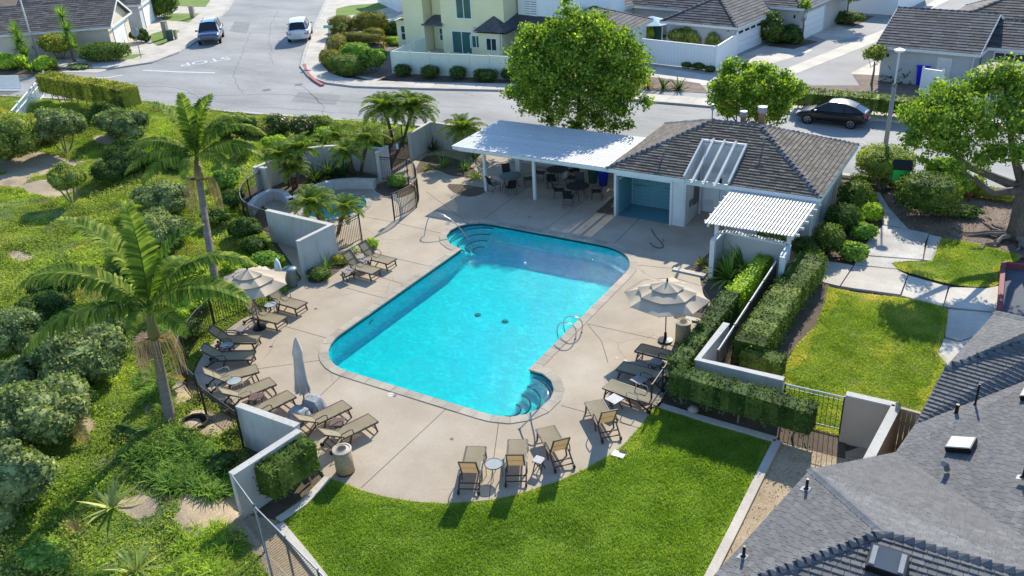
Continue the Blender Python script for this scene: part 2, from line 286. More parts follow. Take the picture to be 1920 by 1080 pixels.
# ------------------------------------------------------------------ mesh helpers
class MB:
    def __init__(s): s.v = []; s.f = []; s.r = []; s.mi = []; s.cur = 0
    def add(s, vs, fs, r=None, mi=None):
        b = len(s.v); s.v += [tuple(v) for v in vs]; q = random.random() if r is None else r
        for f in fs: s.f.append(tuple(b+i for i in f)); s.r.append(q); s.mi.append(s.cur if mi is None else mi)
        return s
    def box(s, c, d, rz=0, mi=None):
        cx, cy, cz = c; hx, hy, hz = d[0]/2, d[1]/2, d[2]/2; co, si = math.cos(rz), math.sin(rz); vs = []
        for z in (-hz, hz):
            for x, y in ((-hx, -hy), (hx, -hy), (hx, hy), (-hx, hy)): vs.append((cx+x*co-y*si, cy+x*si+y*co, cz+z))
        return s.add(vs, [(0, 3, 2, 1), (4, 5, 6, 7), (0, 1, 5, 4), (1, 2, 6, 5), (2, 3, 7, 6), (3, 0, 4, 7)], mi=mi)
    def beam(s, a, b, w_, h, up=(0, 0, 1), mi=None):
        a, b = Vector(a), Vector(b); d = (b-a).normalized(); up = Vector(up)
        if abs(d.dot(up)) > .98: up = Vector((1, 0, 0))
        x = d.cross(up).normalized(); y = x.cross(d).normalized(); vs = []
        for p in (a, b):
            for i, j in ((-1, -1), (1, -1), (1, 1), (-1, 1)): vs.append(p + x*(i*w_/2) + y*(j*h/2))
        return s.add(vs, [(0, 1, 2, 3), (7, 6, 5, 4), (0, 4, 5, 1), (1, 5, 6, 2), (2, 6, 7, 3), (3, 7, 4, 0)], mi=mi)
    def tube(s, pts, r, n=6, cap=True, mi=None, closed=False):
        pts = [Vector(p) for p in pts]; k = len(pts); rr = r if isinstance(r, (list, tuple)) else [r]*k; vs = []; x = None
        for i, p in enumerate(pts):
            if closed: d = pts[(i+1) % k]-pts[i-1]
            else: d = pts[min(i+1, k-1)]-pts[max(i-1, 0)]
            d = d.normalized() if d.length > 1e-9 else Vector((0, 0, 1))
            if x is None: x = d.orthogonal().normalized()
            else:
                x = (x-d*x.dot(d)); x = x.normalized() if x.length > 1e-6 else d.orthogonal().normalized()
            y = d.cross(x)
            for j in range(n):
                a = 2*PI*j/n; vs.append(p + (x*math.cos(a)+y*math.sin(a))*rr[i])
        fs = []
        for i in range(k if closed else k-1):
            for j in range(n): fs.append((i*n+j, i*n+(j+1) % n, ((i+1) % k)*n+(j+1) % n, ((i+1) % k)*n+j))
        if cap and not closed: fs += [tuple(range(n))[::-1], tuple((k-1)*n+j for j in range(n))]
        return s.add(vs, fs, mi=mi)
    def lathe(s, prof, c=(0, 0, 0), n=20, mi=None):
        vs = []
        for (r, z) in prof:
            for j in range(n): a = 2*PI*j/n; vs.append((c[0]+r*math.cos(a), c[1]+r*math.sin(a), c[2]+z))
        fs = [(i*n+j, i*n+(j+1) % n, (i+1)*n+(j+1) % n, (i+1)*n+j) for i in range(len(prof)-1) for j in range(n)]
        if prof[0][0] > 0: fs.append(tuple(range(n))[::-1])
        if prof[-1][0] > 0: fs.append(tuple((len(prof)-1)*n+j for j in range(n)))
        return s.add(vs, fs, mi=mi)
    def sheet(s, poly, z, holes=(), mi=None):
        P = [[Vector((*p[:2], 0)) for p in poly]] + [[Vector((*p[:2], 0)) for p in h] for h in holes]
        tri = tessellate_polygon(P); fl = [p for q in P for p in q]; vs = [(p.x, p.y, z) for p in fl]; fs = []
        for a, b, c in tri:
            cr = (fl[b]-fl[a]).cross(fl[c]-fl[a]).z
            if abs(cr) < 1e-9: continue
            fs.append((a, b, c) if cr > 0 else (a, c, b))
        return s.add(vs, fs, mi=mi)
    def prism(s, poly, z0, z1, holes=(), mi=None, bottom=False):
        s.sheet(poly, z1, holes, mi)
        for q in [poly, *holes]:
            n = len(q); ar = sum(q[i][0]*q[(i+1) % n][1]-q[(i+1) % n][0]*q[i][1] for i in range(n))
            vs = [(*p[:2], z0) for p in q]+[(*p[:2], z1) for p in q]
            fl = (ar > 0) == (q is poly)
            s.add(vs, [((i, (i+1) % n, n+(i+1) % n, n+i) if fl else (i, n+i, n+(i+1) % n, (i+1) % n)) for i in range(n)], mi=mi)
        if bottom: s.sheet(poly, z0, holes, mi)
        return s
    def poly(s, pts, mi=None, r=None): return s.add(pts, [tuple(range(len(pts)))], r, mi)
    def build(s, name, mat, parent=None, smooth=False, world=True):
        me = bpy.data.meshes.new(name); off = parent.location if (parent is not None and world) else Vector((0, 0, 0))
        if parent is not None and world and parent.parent is not None: off = off + parent.parent.location
        me.from_pydata([(a-off.x, b-off.y, c-off.z) for a, b, c in s.v], [], s.f)
        ms = mat if isinstance(mat, (list, tuple)) else [mat]
        for q in ms: me.materials.append(MATS[q])
        if len(ms) > 1: me.polygons.foreach_set('material_index', s.mi)
        at = me.attributes.new('rnd', 'FLOAT', 'FACE'); at.data.foreach_set('value', s.r)
        if smooth: me.polygons.foreach_set('use_smooth', [True]*len(s.f))
        me.update(); o = bpy.data.objects.new(name, me); COL.objects.link(o)
        if parent is not None: o.parent = parent
        return o
def tag(o, label=None, cat=None, group=None, kind=None):
    if label: o['label'] = label
    if cat: o['category'] = cat
    if group: o['group'] = group
    if kind: o['kind'] = kind
    return o
def thing(name, label, cat, loc=(0, 0, 0), rz=0, group=None):
    o = bpy.data.objects.new(name, None); COL.objects.link(o); o.location = (loc[0], loc[1], loc[2] if len(loc) > 2 else 0)
    o.rotation_euler = (0, 0, rz); o.empty_display_size = .3; return tag(o, label, cat, group)
def struct(o): o['kind'] = 'structure'; return o
def copy_tree(o, parent=None):
    c = o.copy(); COL.objects.link(c); c.parent = parent
    for ch in list(o.children): copy_tree(ch, c)
    return c
def child(mesh_obj, name, parent, loc=(0, 0, 0), rot=(0, 0, 0), scale=(1, 1, 1)):
    """another object sharing mesh_obj's mesh"""
    o = bpy.data.objects.new(name, mesh_obj.data if hasattr(mesh_obj, 'data') else mesh_obj); COL.objects.link(o)
    o.location = loc; o.rotation_euler = rot; o.scale = scale; o.parent = parent; return o
def arc(c, r, a0, a1, n, ry=None):
    ry = ry or r
    return [(c[0]+r*math.cos(R(a0+(a1-a0)*i/n)), c[1]+ry*math.sin(R(a0+(a1-a0)*i/n))) for i in range(n+1)]
def smooth_line(P, n=6, closed=False):
    P = [Vector((*p, 0)) if len(p) == 2 else Vector(p) for p in P]; out = []; k = len(P)
    for i in range(k if closed else k-1):
        if closed: a, b, c, d = P[i-1], P[i], P[(i+1) % k], P[(i+2) % k]
        else: a, b, c, d = P[max(i-1, 0)], P[i], P[i+1], P[min(i+2, k-1)]
        for j in range(n):
            t_ = j/n; out.append(.5*((2*b)+(c-a)*t_+(2*a-5*b+4*c-d)*t_**2+(3*b-a-3*c+d)*t_**3))
    if not closed: out.append(P[-1])
    return out
def offset_line(P, d):
    out = []
    for i, p in enumerate(P):
        a = P[max(i-1, 0)]; b = P[min(i+1, len(P)-1)]; dx, dy = b[0]-a[0], b[1]-a[1]; l = math.hypot(dx, dy) or 1
        out.append((p[0]-dy/l*d, p[1]+dx/l*d))
    return out
def strip(P, w_):  # centreline -> closed polygon
    return offset_line(P, w_/2)+offset_line(P, -w_/2)[::-1]

# fast mesh from numpy (leaf quads)
def np_mesh(name, V, nv, mat, rnd=None, parent=None, smooth=False):
    """V (n*nv,3): n separate polygons of nv verts"""
    n = len(V)//nv; me = bpy.data.meshes.new(name); me.vertices.add(len(V))
    off = parent.location if parent is not None else Vector((0, 0, 0))
    me.vertices.foreach_set('co', (V-np.array(off)).astype(np.float32).ravel())
    me.loops.add(n*nv); me.loops.foreach_set('vertex_index', np.arange(n*nv, dtype=np.int32))
    me.polygons.add(n); me.polygons.foreach_set('loop_start', np.arange(0, n*nv, nv, dtype=np.int32))
    me.polygons.foreach_set('loop_total', np.full(n, nv, dtype=np.int32))
    me.materials.append(MATS[mat]); me.update(calc_edges=True)
    at = me.attributes.new('rnd', 'FLOAT', 'FACE'); at.data.foreach_set('value', (rng.random(n) if rnd is None else rnd).astype(np.float32))
    o = bpy.data.objects.new(name, me); COL.objects.link(o)
    if parent is not None: o.parent = parent
    return o
def unit(a): return a/np.maximum(np.linalg.norm(a, axis=1, keepdims=True), 1e-9)
def leaves(P, Nn, size, aspect=.5, spread=.8):
    """diamond leaves at P facing roughly Nn"""
    n = len(P); nn = unit(Nn + rng.normal(0, spread, (n, 3))); a = unit(np.cross(nn, rng.normal(0, 1, (n, 3)))); b = np.cross(nn, a)
    s = (size*(.6+.8*rng.random(n)))[:, None]; fold = nn*s*.12
    return np.stack([P-a*s*.5, P-b*s*aspect*.5+fold, P+a*s*.5, P+b*s*aspect*.5+fold], 1).reshape(-1, 3)
# ------------------------------------------------------------------ pool outlines
def pool_outline():
    P = [(-14.02, 23.48)] + arc((-13.95, 21.92), 1.56, 70, -70, 14)[0:0]
    P += [(-13.45, 23.46), (-12.95, 23.18), (-12.58, 22.72), (-12.42, 22.15), (-12.46, 21.5), (-12.72, 20.95), (-13.15, 20.56), (-13.7, 20.39), (-14.2, 20.36)]
    P += [(-20.1, 20.36)] + arc((-20.1, 22.46), 2.1, 270, 180, 8)[1:]
    P += [(-22.2, 31.3), (-22.75, 31.42), (-23.3, 31.75), (-23.75, 32.3), (-23.95, 32.95), (-23.88, 33.6), (-23.55, 34.12), (-23.0, 34.46), (-22.4, 34.55)]
    P += [(-16.4, 34.55)] + arc((-16.4, 32.17), 2.38, 90, 0, 9)[1:]
    return P[::-1]          # counter-clockwise
def dens(P, step):
    out = []
    for i in range(len(P)):
        a, b = P[i], P[(i+1) % len(P)]; l = math.hypot(b[0]-a[0], b[1]-a[1]); k = max(1, round(l/step))
        for j in range(k): out.append((a[0]+(b[0]-a[0])*j/k, a[1]+(b[1]-a[1])*j/k))
    return out
def grow(P, d):   # offset closed polygon outwards (ccw)
    n = len(P); out = []
    for i in range(n):
        a, b, c = Vector(P[i-1]), Vector(P[i]), Vector(P[(i+1) % n])
        e1 = (b-a).normalized(); e2 = (c-b).normalized(); n1 = Vector((e1.y, -e1.x)); n2 = Vector((e2.y, -e2.x))
        k = (n1+n2); k = k/max(.5, k.dot(n1)); out.append((b.x+k.x*d, b.y+k.y*d))
    return out
POOL = pool_outline()
_ar = sum(POOL[i][0]*POOL[(i+1) % len(POOL)][1]-POOL[(i+1) % len(POOL)][0]*POOL[i][1] for i in range(len(POOL)))
if _ar < 0: POOL = POOL[::-1]
POOL_O = grow(POOL, .34)
_sa, _sb = G(684, 388), G(566, 398); SPA_C = ((_sa+_sb)/2); SPA_R = 1.75
SPA_C = Vector((_sa.x-1.65, _sa.y-.55, 0))
SPA = arc(SPA_C, SPA_R, 0, 360, 36)[:-1]; SPA_O = arc(SPA_C, SPA_R+.3, 0, 360, 36)[:-1]

# ------------------------------------------------------------------ ground, streets, pavements
big = [(-400, -60), (300, -60), (300, 500), (-400, 500)]
struct(MB().sheet(big, -.07, [POOL_O, SPA_O]).build('ground', 'soil'))
def dens_o(P, step):
    out = [tuple(P[0][:2])]
    for a, b in zip(P[:-1], P[1:]):
        l = math.hypot(b[0]-a[0], b[1]-a[1]); k = max(1, round(l/step)); out += [(a[0]+(b[0]-a[0])*j/k, a[1]+(b[1]-a[1])*j/k) for j in range(1, k+1)]
    return out
near = [(-140, 27), (-95, 36), (-78, 40.5), (-66, 43), (-58, 44.2), (-51, 44.8), (-44, 45.8), (-36, 47.0), (-22, 47.6), (-9.2, 47.9), (2, 48.4), (60, 52)]
farR = [(60, 64), (0, 59.6), (-13.1, 58.6), (-24.3, 58.0), (-35.0, 57.2), (-41, 55.6), (-47.4, 54.1), (-50.5, 54.2), (-53.5, 55.4), (-56.9, 58.1), (-60.5, 62.5), (-69.1, 73.6), (-79.8, 87.8), (-110, 130)]
farL = [(-124, 120), (-93.6, 85.2), (-87.5, 78.2), (-81.5, 70.0), (-76.5, 63.8), (-73.6, 58.6), (-72.6, 54.6), (-74.2, 51.8), (-78.9, 50.4), (-90, 47.6), (-140, 35)]
struct(MB().sheet(near+farR+farL, -.03).build('street', 'street'))
kr = MB(); kr.prism(strip(farR[:-1], .22), -.06, .10); struct(kr.build('street_kerb', 'kerb'))
kr = MB(); kr.prism(strip(farL, .22), -.06, .10); struct(kr.build('street_kerb', 'kerb'))
kr = MB(); kr.prism(strip(near, .22), -.06, .10); struct(kr.build('street_kerb', 'kerb'))
red = Gs([(571, 122), (575, 135), (588, 150), (605, 161)]); k2 = MB(); k2.prism(strip([tuple(p[:2]) for p in smooth_line(red, 5)], .26), -.05, .115)
struct(k2.build('red_kerb', 'kerb_red'))
stt = bpy.data.objects['street']
for L_ in ([(300, 170), (420, 178), (520, 176), (640, 190), (760, 196), (900, 202)], [(470, 60), (455, 100), (440, 140), (455, 175)], [(560, 160), (600, 190), (610, 225)], [(520, 20), (505, 60), (510, 120)], [(230, 160), (330, 165), (380, 185)], [(1230, 215), (1300, 222), (1350, 235)], [(470, 200), (560, 205), (700, 215), (820, 222)], [(1600, 262), (1700, 285), (1830, 300)]):
    q = [tuple(v[:2]) for v in smooth_line(Gs(L_), 5)]; q = [(x+.25*noise.noise(Vector((x*.5, y, 0))), y+.35*noise.noise(Vector((x*.6, y, 4)))) for x, y in dens_o(q, .5)]; pq = strip(q, .045)
    MB().prism(pq if sum(pq[i][0]*pq[(i+1) % len(pq)][1]-pq[(i+1) % len(pq)][0]*pq[i][1] for i in range(len(pq))) > 0 else pq[::-1], -.06, -.026).build('tar_seam', 'tar', stt)
for L_ in ([(560, 172), (640, 178), (628, 196), (545, 190)], [(440, 40), (470, 42), (462, 62), (430, 58)], [(700, 205), (790, 212), (785, 224), (692, 216)]):
    pq = Gs(L_)
    if sum(pq[i][0]*pq[(i+1) % len(pq)][1]-pq[(i+1) % len(pq)][0]*pq[i][1] for i in range(len(pq))) < 0: pq = pq[::-1]
    MB().sheet(pq, -.026).build('asphalt_patch', 'asphalt_patch', stt)
for px, py in ((500, 168), (590, 60), (1000, 198), (560, 158)):
    MB().lathe([(.34, -.04), (.34, -.022), (0, -.022)], G(px, py), 18).build('manhole_cover', 'iron_rail', stt)
# far pavements, laid as slabs
def slabs(line, w0, w1, z=.09, L_=1.8, mat='sidewalk', name='sidewalk'):
    """row of concrete slabs from offset w0 to w1 beside the line"""
    line = dens_open(line, L_); a = offset_line(line, w0); b = offset_line(line, w1); m_ = MB()
    for i in range(len(line)-1):
        e = .012
        q = [Vector((*a[i], 0)), Vector((*a[i+1], 0)), Vector((*b[i+1], 0)), Vector((*b[i], 0))]; c = sum(q, Vector())/4
        q = [p+(c-p).normalized()*e for p in q]
        if (q[1]-q[0]).cross(q[3]-q[0]).z < 0: q = q[::-1]
        m_.prism([(p.x, p.y) for p in q], -.05, z)
    return struct(m_.build(name, mat))
def dens_open(P, step):
    out = [tuple(P[0][:2])]
    for a, b in zip(P[:-1], P[1:]):
        l = math.hypot(b[0]-a[0], b[1]-a[1]); k = max(1, round(l/step))
        out += [(a[0]+(b[0]-a[0])*j/k, a[1]+(b[1]-a[1])*j/k) for j in range(1, k+1)]
    return out
slabs(farR[:-1], -.13, -1.75); slabs(farL[:-1], -.13, -3.0); slabs(near, .13, .25)
# plots beyond the streets
def sheet(name, poly, z, mat, kind='structure'): return tag(MB().sheet(poly, z).build(name, mat), kind=kind)
sheet('driveway', [(-74.5, 50), (-73.6, 58.6), (-76.5, 63.8), (-81.5, 70), (-93.6, 85.2), (-104, 98), (-125, 92), (-100, 55), (-90, 46)], -.012, 'sidewalk')
for i, q in enumerate([[(282, 66), (296, 60), (313, 56), (335, 57), (357, 60), (346, 74), (332, 86), (308, 84), (288, 82)], [(305, 31), (318, 26), (345, 25), (384, 27), (374, 43), (340, 40), (308, 37)],
        [(322, 6), (334, -6), (400, -6), (394, 11), (352, 12), (324, 10)], [(232, 105), (262, 101), (312, 101), (285, 109), (255, 114), (228, 119)]]):
    p = [tuple(v[:2]) for v in smooth_line(Gs(q), 3, True)]; sheet('front_lawn', p, -.002+.001*i, 'grass_base')
sheet('planting_bed', Gs([(0, 150), (0, 108), (60, 104), (150, 112), (205, 90), (232, 100), (228, 119), (180, 128), (120, 133), (95, 138)]), -.001, 'soil')
sheet('driveway', [(-47, 56), (-53, 58.2), (-57, 61), (-62, 67), (-72, 78), (-82, 92), (-60, 110), (-47, 90), (-47, 62)], -.014, 'sidewalk')
sheet('front_lawn', Gs([(631, 16), (655, 10), (742, 3), (748, 8), (700, 21), (660, 28), (629, 33)]), .0, 'grass_base')
sheet('planting_bed', Gs([(606, 95), (612, 62), (640, 36), (700, 33), (760, 60), (765, 92), (735, 100), (742, 140), (716, 147), (664, 142), (620, 124)]), .003, 'mulch')
sheet('planting_bed', Gs([(716, 147), (742, 138), (960, 152), (975, 168), (800, 160)]), .006, 'soil')
sheet('alley', [(-31, 60.2), (-30, 110), (10, 130), (10, 60.5), (-13, 60.3)], -.016, 'asphalt_drive')
sheet('sidewalk', Gs([(1150, 140), (1205, 122), (1340, 142), (1350, 160), (1150, 160)]), -.003, 'sidewalk')
sheet('planting_bed', Gs([(1180, 140), (1240, 146), (1312, 156), (1330, 175), (1190, 166)]), .002, 'mulch')
sheet('concrete_gutter', Gs([(1470, 130), (1655, 56), (1740, 8), (1760, -5), (1790, -5), (1690, 45), (1640, 80), (1480, 143)]), -.004, 'sidewalk')
sheet('driveway', Gs([(1380, 108), (1436, 85), (1500, 82), (1525, 95), (1440, 122), (1395, 125)]), -.006, 'sidewalk')
sheet('driveway', Gs([(1500, 60), (1540, 38), (1580, 50), (1620, 68), (1560, 78)]), -.007, 'sidewalk')
sheet('planting_bed', Gs([(1437, 86), (1480, 68), (1534, 78), (1488, 92)]), -.002, 'soil')
sheet('planting_bed', Gs([(1540, 40), (1570, 25), (1640, 30), (1600, 50)]), -.002, 'soil')
sheet('driveway', Gs([(1595, 137), (1648, 110), (1650, 142), (1598, 139)]), -.003, 'sidewalk')
sheet('planting_bed', Gs([(1598, 139), (1650, 141), (1830, 156), (1830, 210), (1480, 205), (1500, 160), (1612, 160)]), .001, 'mulch')
sheet('planting_bed', [(-48, 60), (-34, 61), (-31, 68), (-36, 71), (-50, 66)], -.003, 'sidewalk')

# ------------------------------------------------------------------ pool deck and its joints
deck_px = [(560, 938), (610, 894), (655, 910), (680, 920), (720, 931), (780, 941), (830, 944), (880, 941), (930, 936), (970, 927), (1042, 904), (1100, 878), (1135, 858), (1167, 836), (1195, 806), (1232, 757), (1247, 737)]
DECK = Gs(deck_px) + [(-9.0, 24.6), (-9.5, 26), (-9.8, 27.4), (-9.2, 28.2), (-9.3, 30.6), (-10.3, 31.6), (-11.0, 33.2), (-10.4, 36), (-7.6, 36.2), (-7.6, 45.5), (-17, 45.8), (-31.2, 45.0), (-33.2, 44.2)] + \
    Gs([(768, 300), (714, 340), (705, 322), (600, 275), (505, 330), (478, 372), (500, 392), (508, 440), (566, 521), (556, 531), (540, 546), (514, 561), (490, 576), (463, 591), (425, 618), (410, 632), (395, 645), (384, 660), (372, 680), (364, 700), (374, 728), (410, 748), (443, 760), (520, 800), (575, 850), (590, 880)])
DECK[-1:] = Gs([(600, 893), (560, 938)])[:1]
DECK = Gs(deck_px[1:]) + DECK[len(deck_px):-1]
deck = struct(MB().prism(DECK, -.07, 0, [POOL_O, SPA_O]).build('pool_deck', 'deck'))
jm = MB()
for L_ in [[(480, 692), (604, 675)], [(640, 705), (575, 765)], [(535, 612), (620, 636)], [(838, 765), (790, 810), (677, 915)], [(935, 791), (926, 857), (917, 936)], [(1052, 760), (1102, 774), (1200, 803)],
           [(1101, 607), (1235, 637)], [(682, 406), (740, 417), (807, 433), (842, 440)], [(744, 485), (809, 500)], [(650, 540), (727, 561)], [(700, 516), (775, 538)], [(1154, 455), (1192, 417), (1232, 372)], [(1022, 430), (1072, 394), (1130, 350)],
           [(905, 412), (960, 372), (1010, 335)], [(870, 412), (800, 360)], [(1195, 497), (1300, 507)], [(1140, 680), (1128, 640), (1101, 607)], [(367, 700), (450, 693), (480, 692)], [(1180, 560), (1260, 572)]]:
    jm.prism(strip(dens_open(Gs(L_), 1), .022), -.01, .0035)
jm.build('expansion_joint', 'joint', deck)
dm = MB()
for px, py in ((592, 579), (508, 650), (847, 823), (993, 407), (1098, 424), (1058, 390), (1157, 671), (1173, 676), (740, 742), (1083, 592)): 
    g = G(px, py); dm.lathe([(.07, .001), (.07, .005), (0, .005)], g, 10)
dm.build('deck_drain', 'iron_rail', deck)
def text_mesh(body, name, mat, loc, rz, size, parent=None, flip=False, extr=.002, rot=None, sx=1):
    cu = bpy.data.curves.new(name, 'FONT'); cu.body = body; cu.size = size; cu.align_x = 'CENTER'; cu.align_y = 'CENTER'; cu.extrude = extr
    tmp = bpy.data.objects.new(name, cu); COL.objects.link(tmp); bpy.context.view_layer.update()
    me = bpy.data.meshes.new_from_object(tmp.evaluated_get(bpy.context.evaluated_depsgraph_get())); bpy.data.objects.remove(tmp)
    me.materials.clear(); me.materials.append(MATS[mat]); o = bpy.data.objects.new(name, me); COL.objects.link(o)
    o.location = loc; o.rotation_euler = rot or (0, 0, rz); o.scale = (sx, 1, 1)
    if parent is not None: o.parent = parent
    return o
# depth marks beside the pool
for (px, py, s_, a) in ((749, 746, '3 FT', 0), (622, 627, '4 FT', 90), (693, 588, '5 FT', 90), (757, 524, '5 FT', 90)):
    g = G(px, py, .004); text_mesh(s_, 'depth_mark', 'paint_white', g, R(a), .17, deck)
g = G(733, 740); rm = MB(); rm.lathe([(.12, .001), (.12, .006), (0, .006)], g, 16); rm.build('no_diving_disc', 'paint_white', deck)
rm = MB(); rm.beam((g.x-.09, g.y-.06, .008), (g.x+.09, g.y+.06, .008), .02, .003); rm.build('no_diving_bar', 'lamp_red', deck)

# ------------------------------------------------------------------ swimming pool
pool = thing('swimming_pool', 'large turquoise swimming pool with curved step bays at two corners', 'swimming pool', (-18, 27, 0))
DP = -1.0
bm_ = MB(); fl = dens(POOL, .5); n = len(fl)
bm_.add([(*p, -.16) for p in fl]+[(*p, DP+.12) for p in fl], [(i, n+i, n+(i+1) % n, (i+1) % n)[::-1] for i in range(n)])
inn = grow(fl, -.12)
bm_.add([(*p, DP+.12) for p in fl]+[(*p, DP) for p in inn], [(i, n+i, n+(i+1) % n, (i+1) % n)[::-1] for i in range(n)])
bm_.sheet(inn, DP); bm_.build('basin', 'plaster', pool)
wt = MB(); wt.add([(*p, .0) for p in fl]+[(*p, -.17) for p in fl], [(i, n+i, n+(i+1) % n, (i+1) % n)[::-1] for i in range(n)]); wt.build('waterline_tiles', 'waterline_tile', pool)
# coping, stone by stone
cp = dens(POOL, .12); per = 0; cum = [0]
for i in range(len(cp)): a, b = cp[i], cp[(i+1) % len(cp)]; per += math.hypot(b[0]-a[0], b[1]-a[1]); cum.append(per)
cpo = grow(cp, .34); cpi = grow(cp, -.03); ns = 80; bounds = [0]
for k in range(1, ns): bounds.append(min(range(len(cum)), key=lambda j: abs(cum[j]-per*k/ns)))
bounds.append(len(cp))
for k in range(ns):
    ids = [j % len(cp) for j in range(bounds[k], bounds[k+1]+1)]
    if len(ids) < 2: continue
    pin = [Vector(cpi[j]) for j in ids]; pout = [Vector(cpo[j]) for j in ids]
    for q in (pin, pout):
        d = (q[1]-q[0]).normalized()*.007; q[0] = q[0]+d; d = (q[-1]-q[-2]).normalized()*.007; q[-1] = q[-1]-d
    poly = [(p.x, p.y) for p in pout]+[(p.x, p.y) for p in pin[::-1]]
    MB().prism(poly, -.05, .022+random.uniform(-.002, .003), bottom=True).build('coping_stone', 'coping', pool)
m_ = MB(); m_.prism(grow(fl, .335), -.07, -.008, [fl]); m_.build('mortar_bed', 'joint', pool)
wat = MB().sheet(grow(POOL, -.002), -.10).build('water', 'water', pool)
# curved steps in both bays
for (c, a0, a1, rr) in (((-22.2, 33.15), 95, 262, (1.72, 1.35, 1.0, .68)), ((-14.0, 21.85), -82, 70, (1.58, 1.24, .9, .6))):
    for k, r_ in enumerate(rr):
        P = arc(c, r_, a0, a1, 16); z1 = DP+.2*(len(rr)-k) if False else -.28-.18*(3-k) if False else -.30-.17*(3-k)
        q = [(c[0], c[1])]+P
        ar = sum(q[i][0]*q[(i+1) % len(q)][1]-q[(i+1) % len(q)][0]*q[i][1] for i in range(len(q)))
        if ar < 0: q = q[::-1]
for (c, a0, a1, sgn) in (((-22.2, 33.0), 96, 258, -1), ((-14.0, 21.9), -84, 84, 1)):
    for k in range(4):
        ro, ri = 1.8-.36*k, 1.8-.36*(k+1); z1 = -.24-.19*k
        o_ = [p for p in arc(c, ro, a0, a1, 18)]; i_ = arc(c, max(ri, .02), a0, a1, 18)
        def clampp(p):
            x, y = p
            if sgn < 0: return (max(x, -23.93), min(max(y, 31.38), 34.5))
            return (min(x, -12.46), min(max(y, 20.4), 23.44))
        # keep treads inside the bay outline
        def inside(p):
            q = Vector(p)-Vector(c); 
            lim = 1.56 if sgn > 0 else 1.72
            return (c[0]+q.x*min(1, lim/max(q.length, .01)), c[1]+q.y*min(1, lim/max(q.length, .01)))
        poly = [inside(p) for p in o_]+[inside(p) for p in i_[::-1]]
        if sum(poly[i][0]*poly[(i+1) % len(poly)][1]-poly[(i+1) % len(poly)][0]*poly[i][1] for i in range(len(poly))) < 0: poly = poly[::-1]
        st = MB().prism(poly, DP, z1); so = st.build('step', 'plaster_step', pool)
        no = MB(); mid = [inside(p) for p in arc(c, ri+.04, a0, a1, 18)]
        no.tube([(x, y, z1+.012) for x, y in mid], .03, 5); no.build('step_nosing', 'waterline_tile', so, world=True)
for px, py in ((896, 591), (947, 603)):
    g = G(px, py, DP); MB().lathe([(.15, .0), (.15, .03), (.1, .06), (0, .06)], g, 16).build('floor_drain', 'drain', pool)
g = G(698, 608, -.5); MB().tube([(-22.17, g.y-.12, -.45), (-22.12, g.y-.05, -.35), (-22.12, g.y+.1, -.33)], .025, 6).build('wall_fitting', 'drain', pool)

def rail(name, label, pts, r=.024, mat='steel', group=None, cat='handrail'):
    o = thing(name, label, cat, pts[0][:2]+(0,) if isinstance(pts[0], tuple) else (pts[0][0], pts[0][1], 0), group=group)
    MB().tube(smooth_line(pts, 5), r, 8).build('rail', mat, o, smooth=True)
    e = MB()
    for p in (pts[0], pts[-1]): e.lathe([(.05, p[2]-.01), (.05, p[2]+.015), (r, p[2]+.03)], (p[0], p[1], 0), 10)
    e.build('flange', mat, o); return o
rail('handrail', 'grey metal handrail over the curved steps at the far left pool corner', [(-24.75, 31.9, 0), (-24.85, 32.2, .35), (-24.8, 32.6, .85), (-24.4, 32.75, .95), (-23.5, 32.8, .55), (-22.6, 32.6, -.1), (-22.3, 32.5, -.5)], mat='steel')
rail('handrail', 'long dark handrail hooped over the pool steps nearest the front loungers', [(-12.55, 20.15, 0), (-12.2, 20.35, .45), (-11.95, 20.9, .86), (-12.1, 21.35, .92), (-12.7, 21.8, .6), (-13.5, 22.3, -.05), (-13.8, 22.5, -.45)])
for dy, lab in ((0, 'nearer looped grab rail of the pool ladder at the right edge'), (.55, 'farther looped grab rail of the pool ladder at the right edge')):
    y0 = 26.15+dy
    rail('ladder_rail', lab, [(-13.5, y0, 0), (-13.46, y0, .36), (-13.58, y0, .58), (-13.9, y0, .64), (-14.2, y0, .48), (-14.3, y0, .15), (-14.2, y0, -.4)], r=.022, group='grab rails of the pool ladder', cat='ladder rail')

# ------------------------------------------------------------------ spa pool
spa = thing('spa_pool', 'small round turquoise spa behind the low palms', 'spa pool', SPA_C)
s_ = MB(); n = 36; s_.add([(*p, .0) for p in SPA]+[(*p, -.8) for p in SPA], [(i, n+i, n+(i+1) % n, (i+1) % n)[::-1] for i in range(n)]); s_.sheet(SPA, -.8); s_.prism(SPA, -.8, -.42, [arc(SPA_C, 1.25, 0, 360, 36)[:-1]]); s_.build('basin', 'plaster', spa)
for k in range(18):
    a0, a1 = 20*k+.4, 20*k+19.6; MB().prism(arc(SPA_C, SPA_R+.3, a0, a1, 4)+arc(SPA_C, SPA_R-.03, a1, a0, 4), -.05, .03, bottom=True).build('coping_stone', 'coping', spa)
MB().prism(SPA_O, -.07, -.008, [SPA]).build('mortar_bed', 'joint', spa)
MB().sheet(SPA, -.12).build('water', 'water', spa)

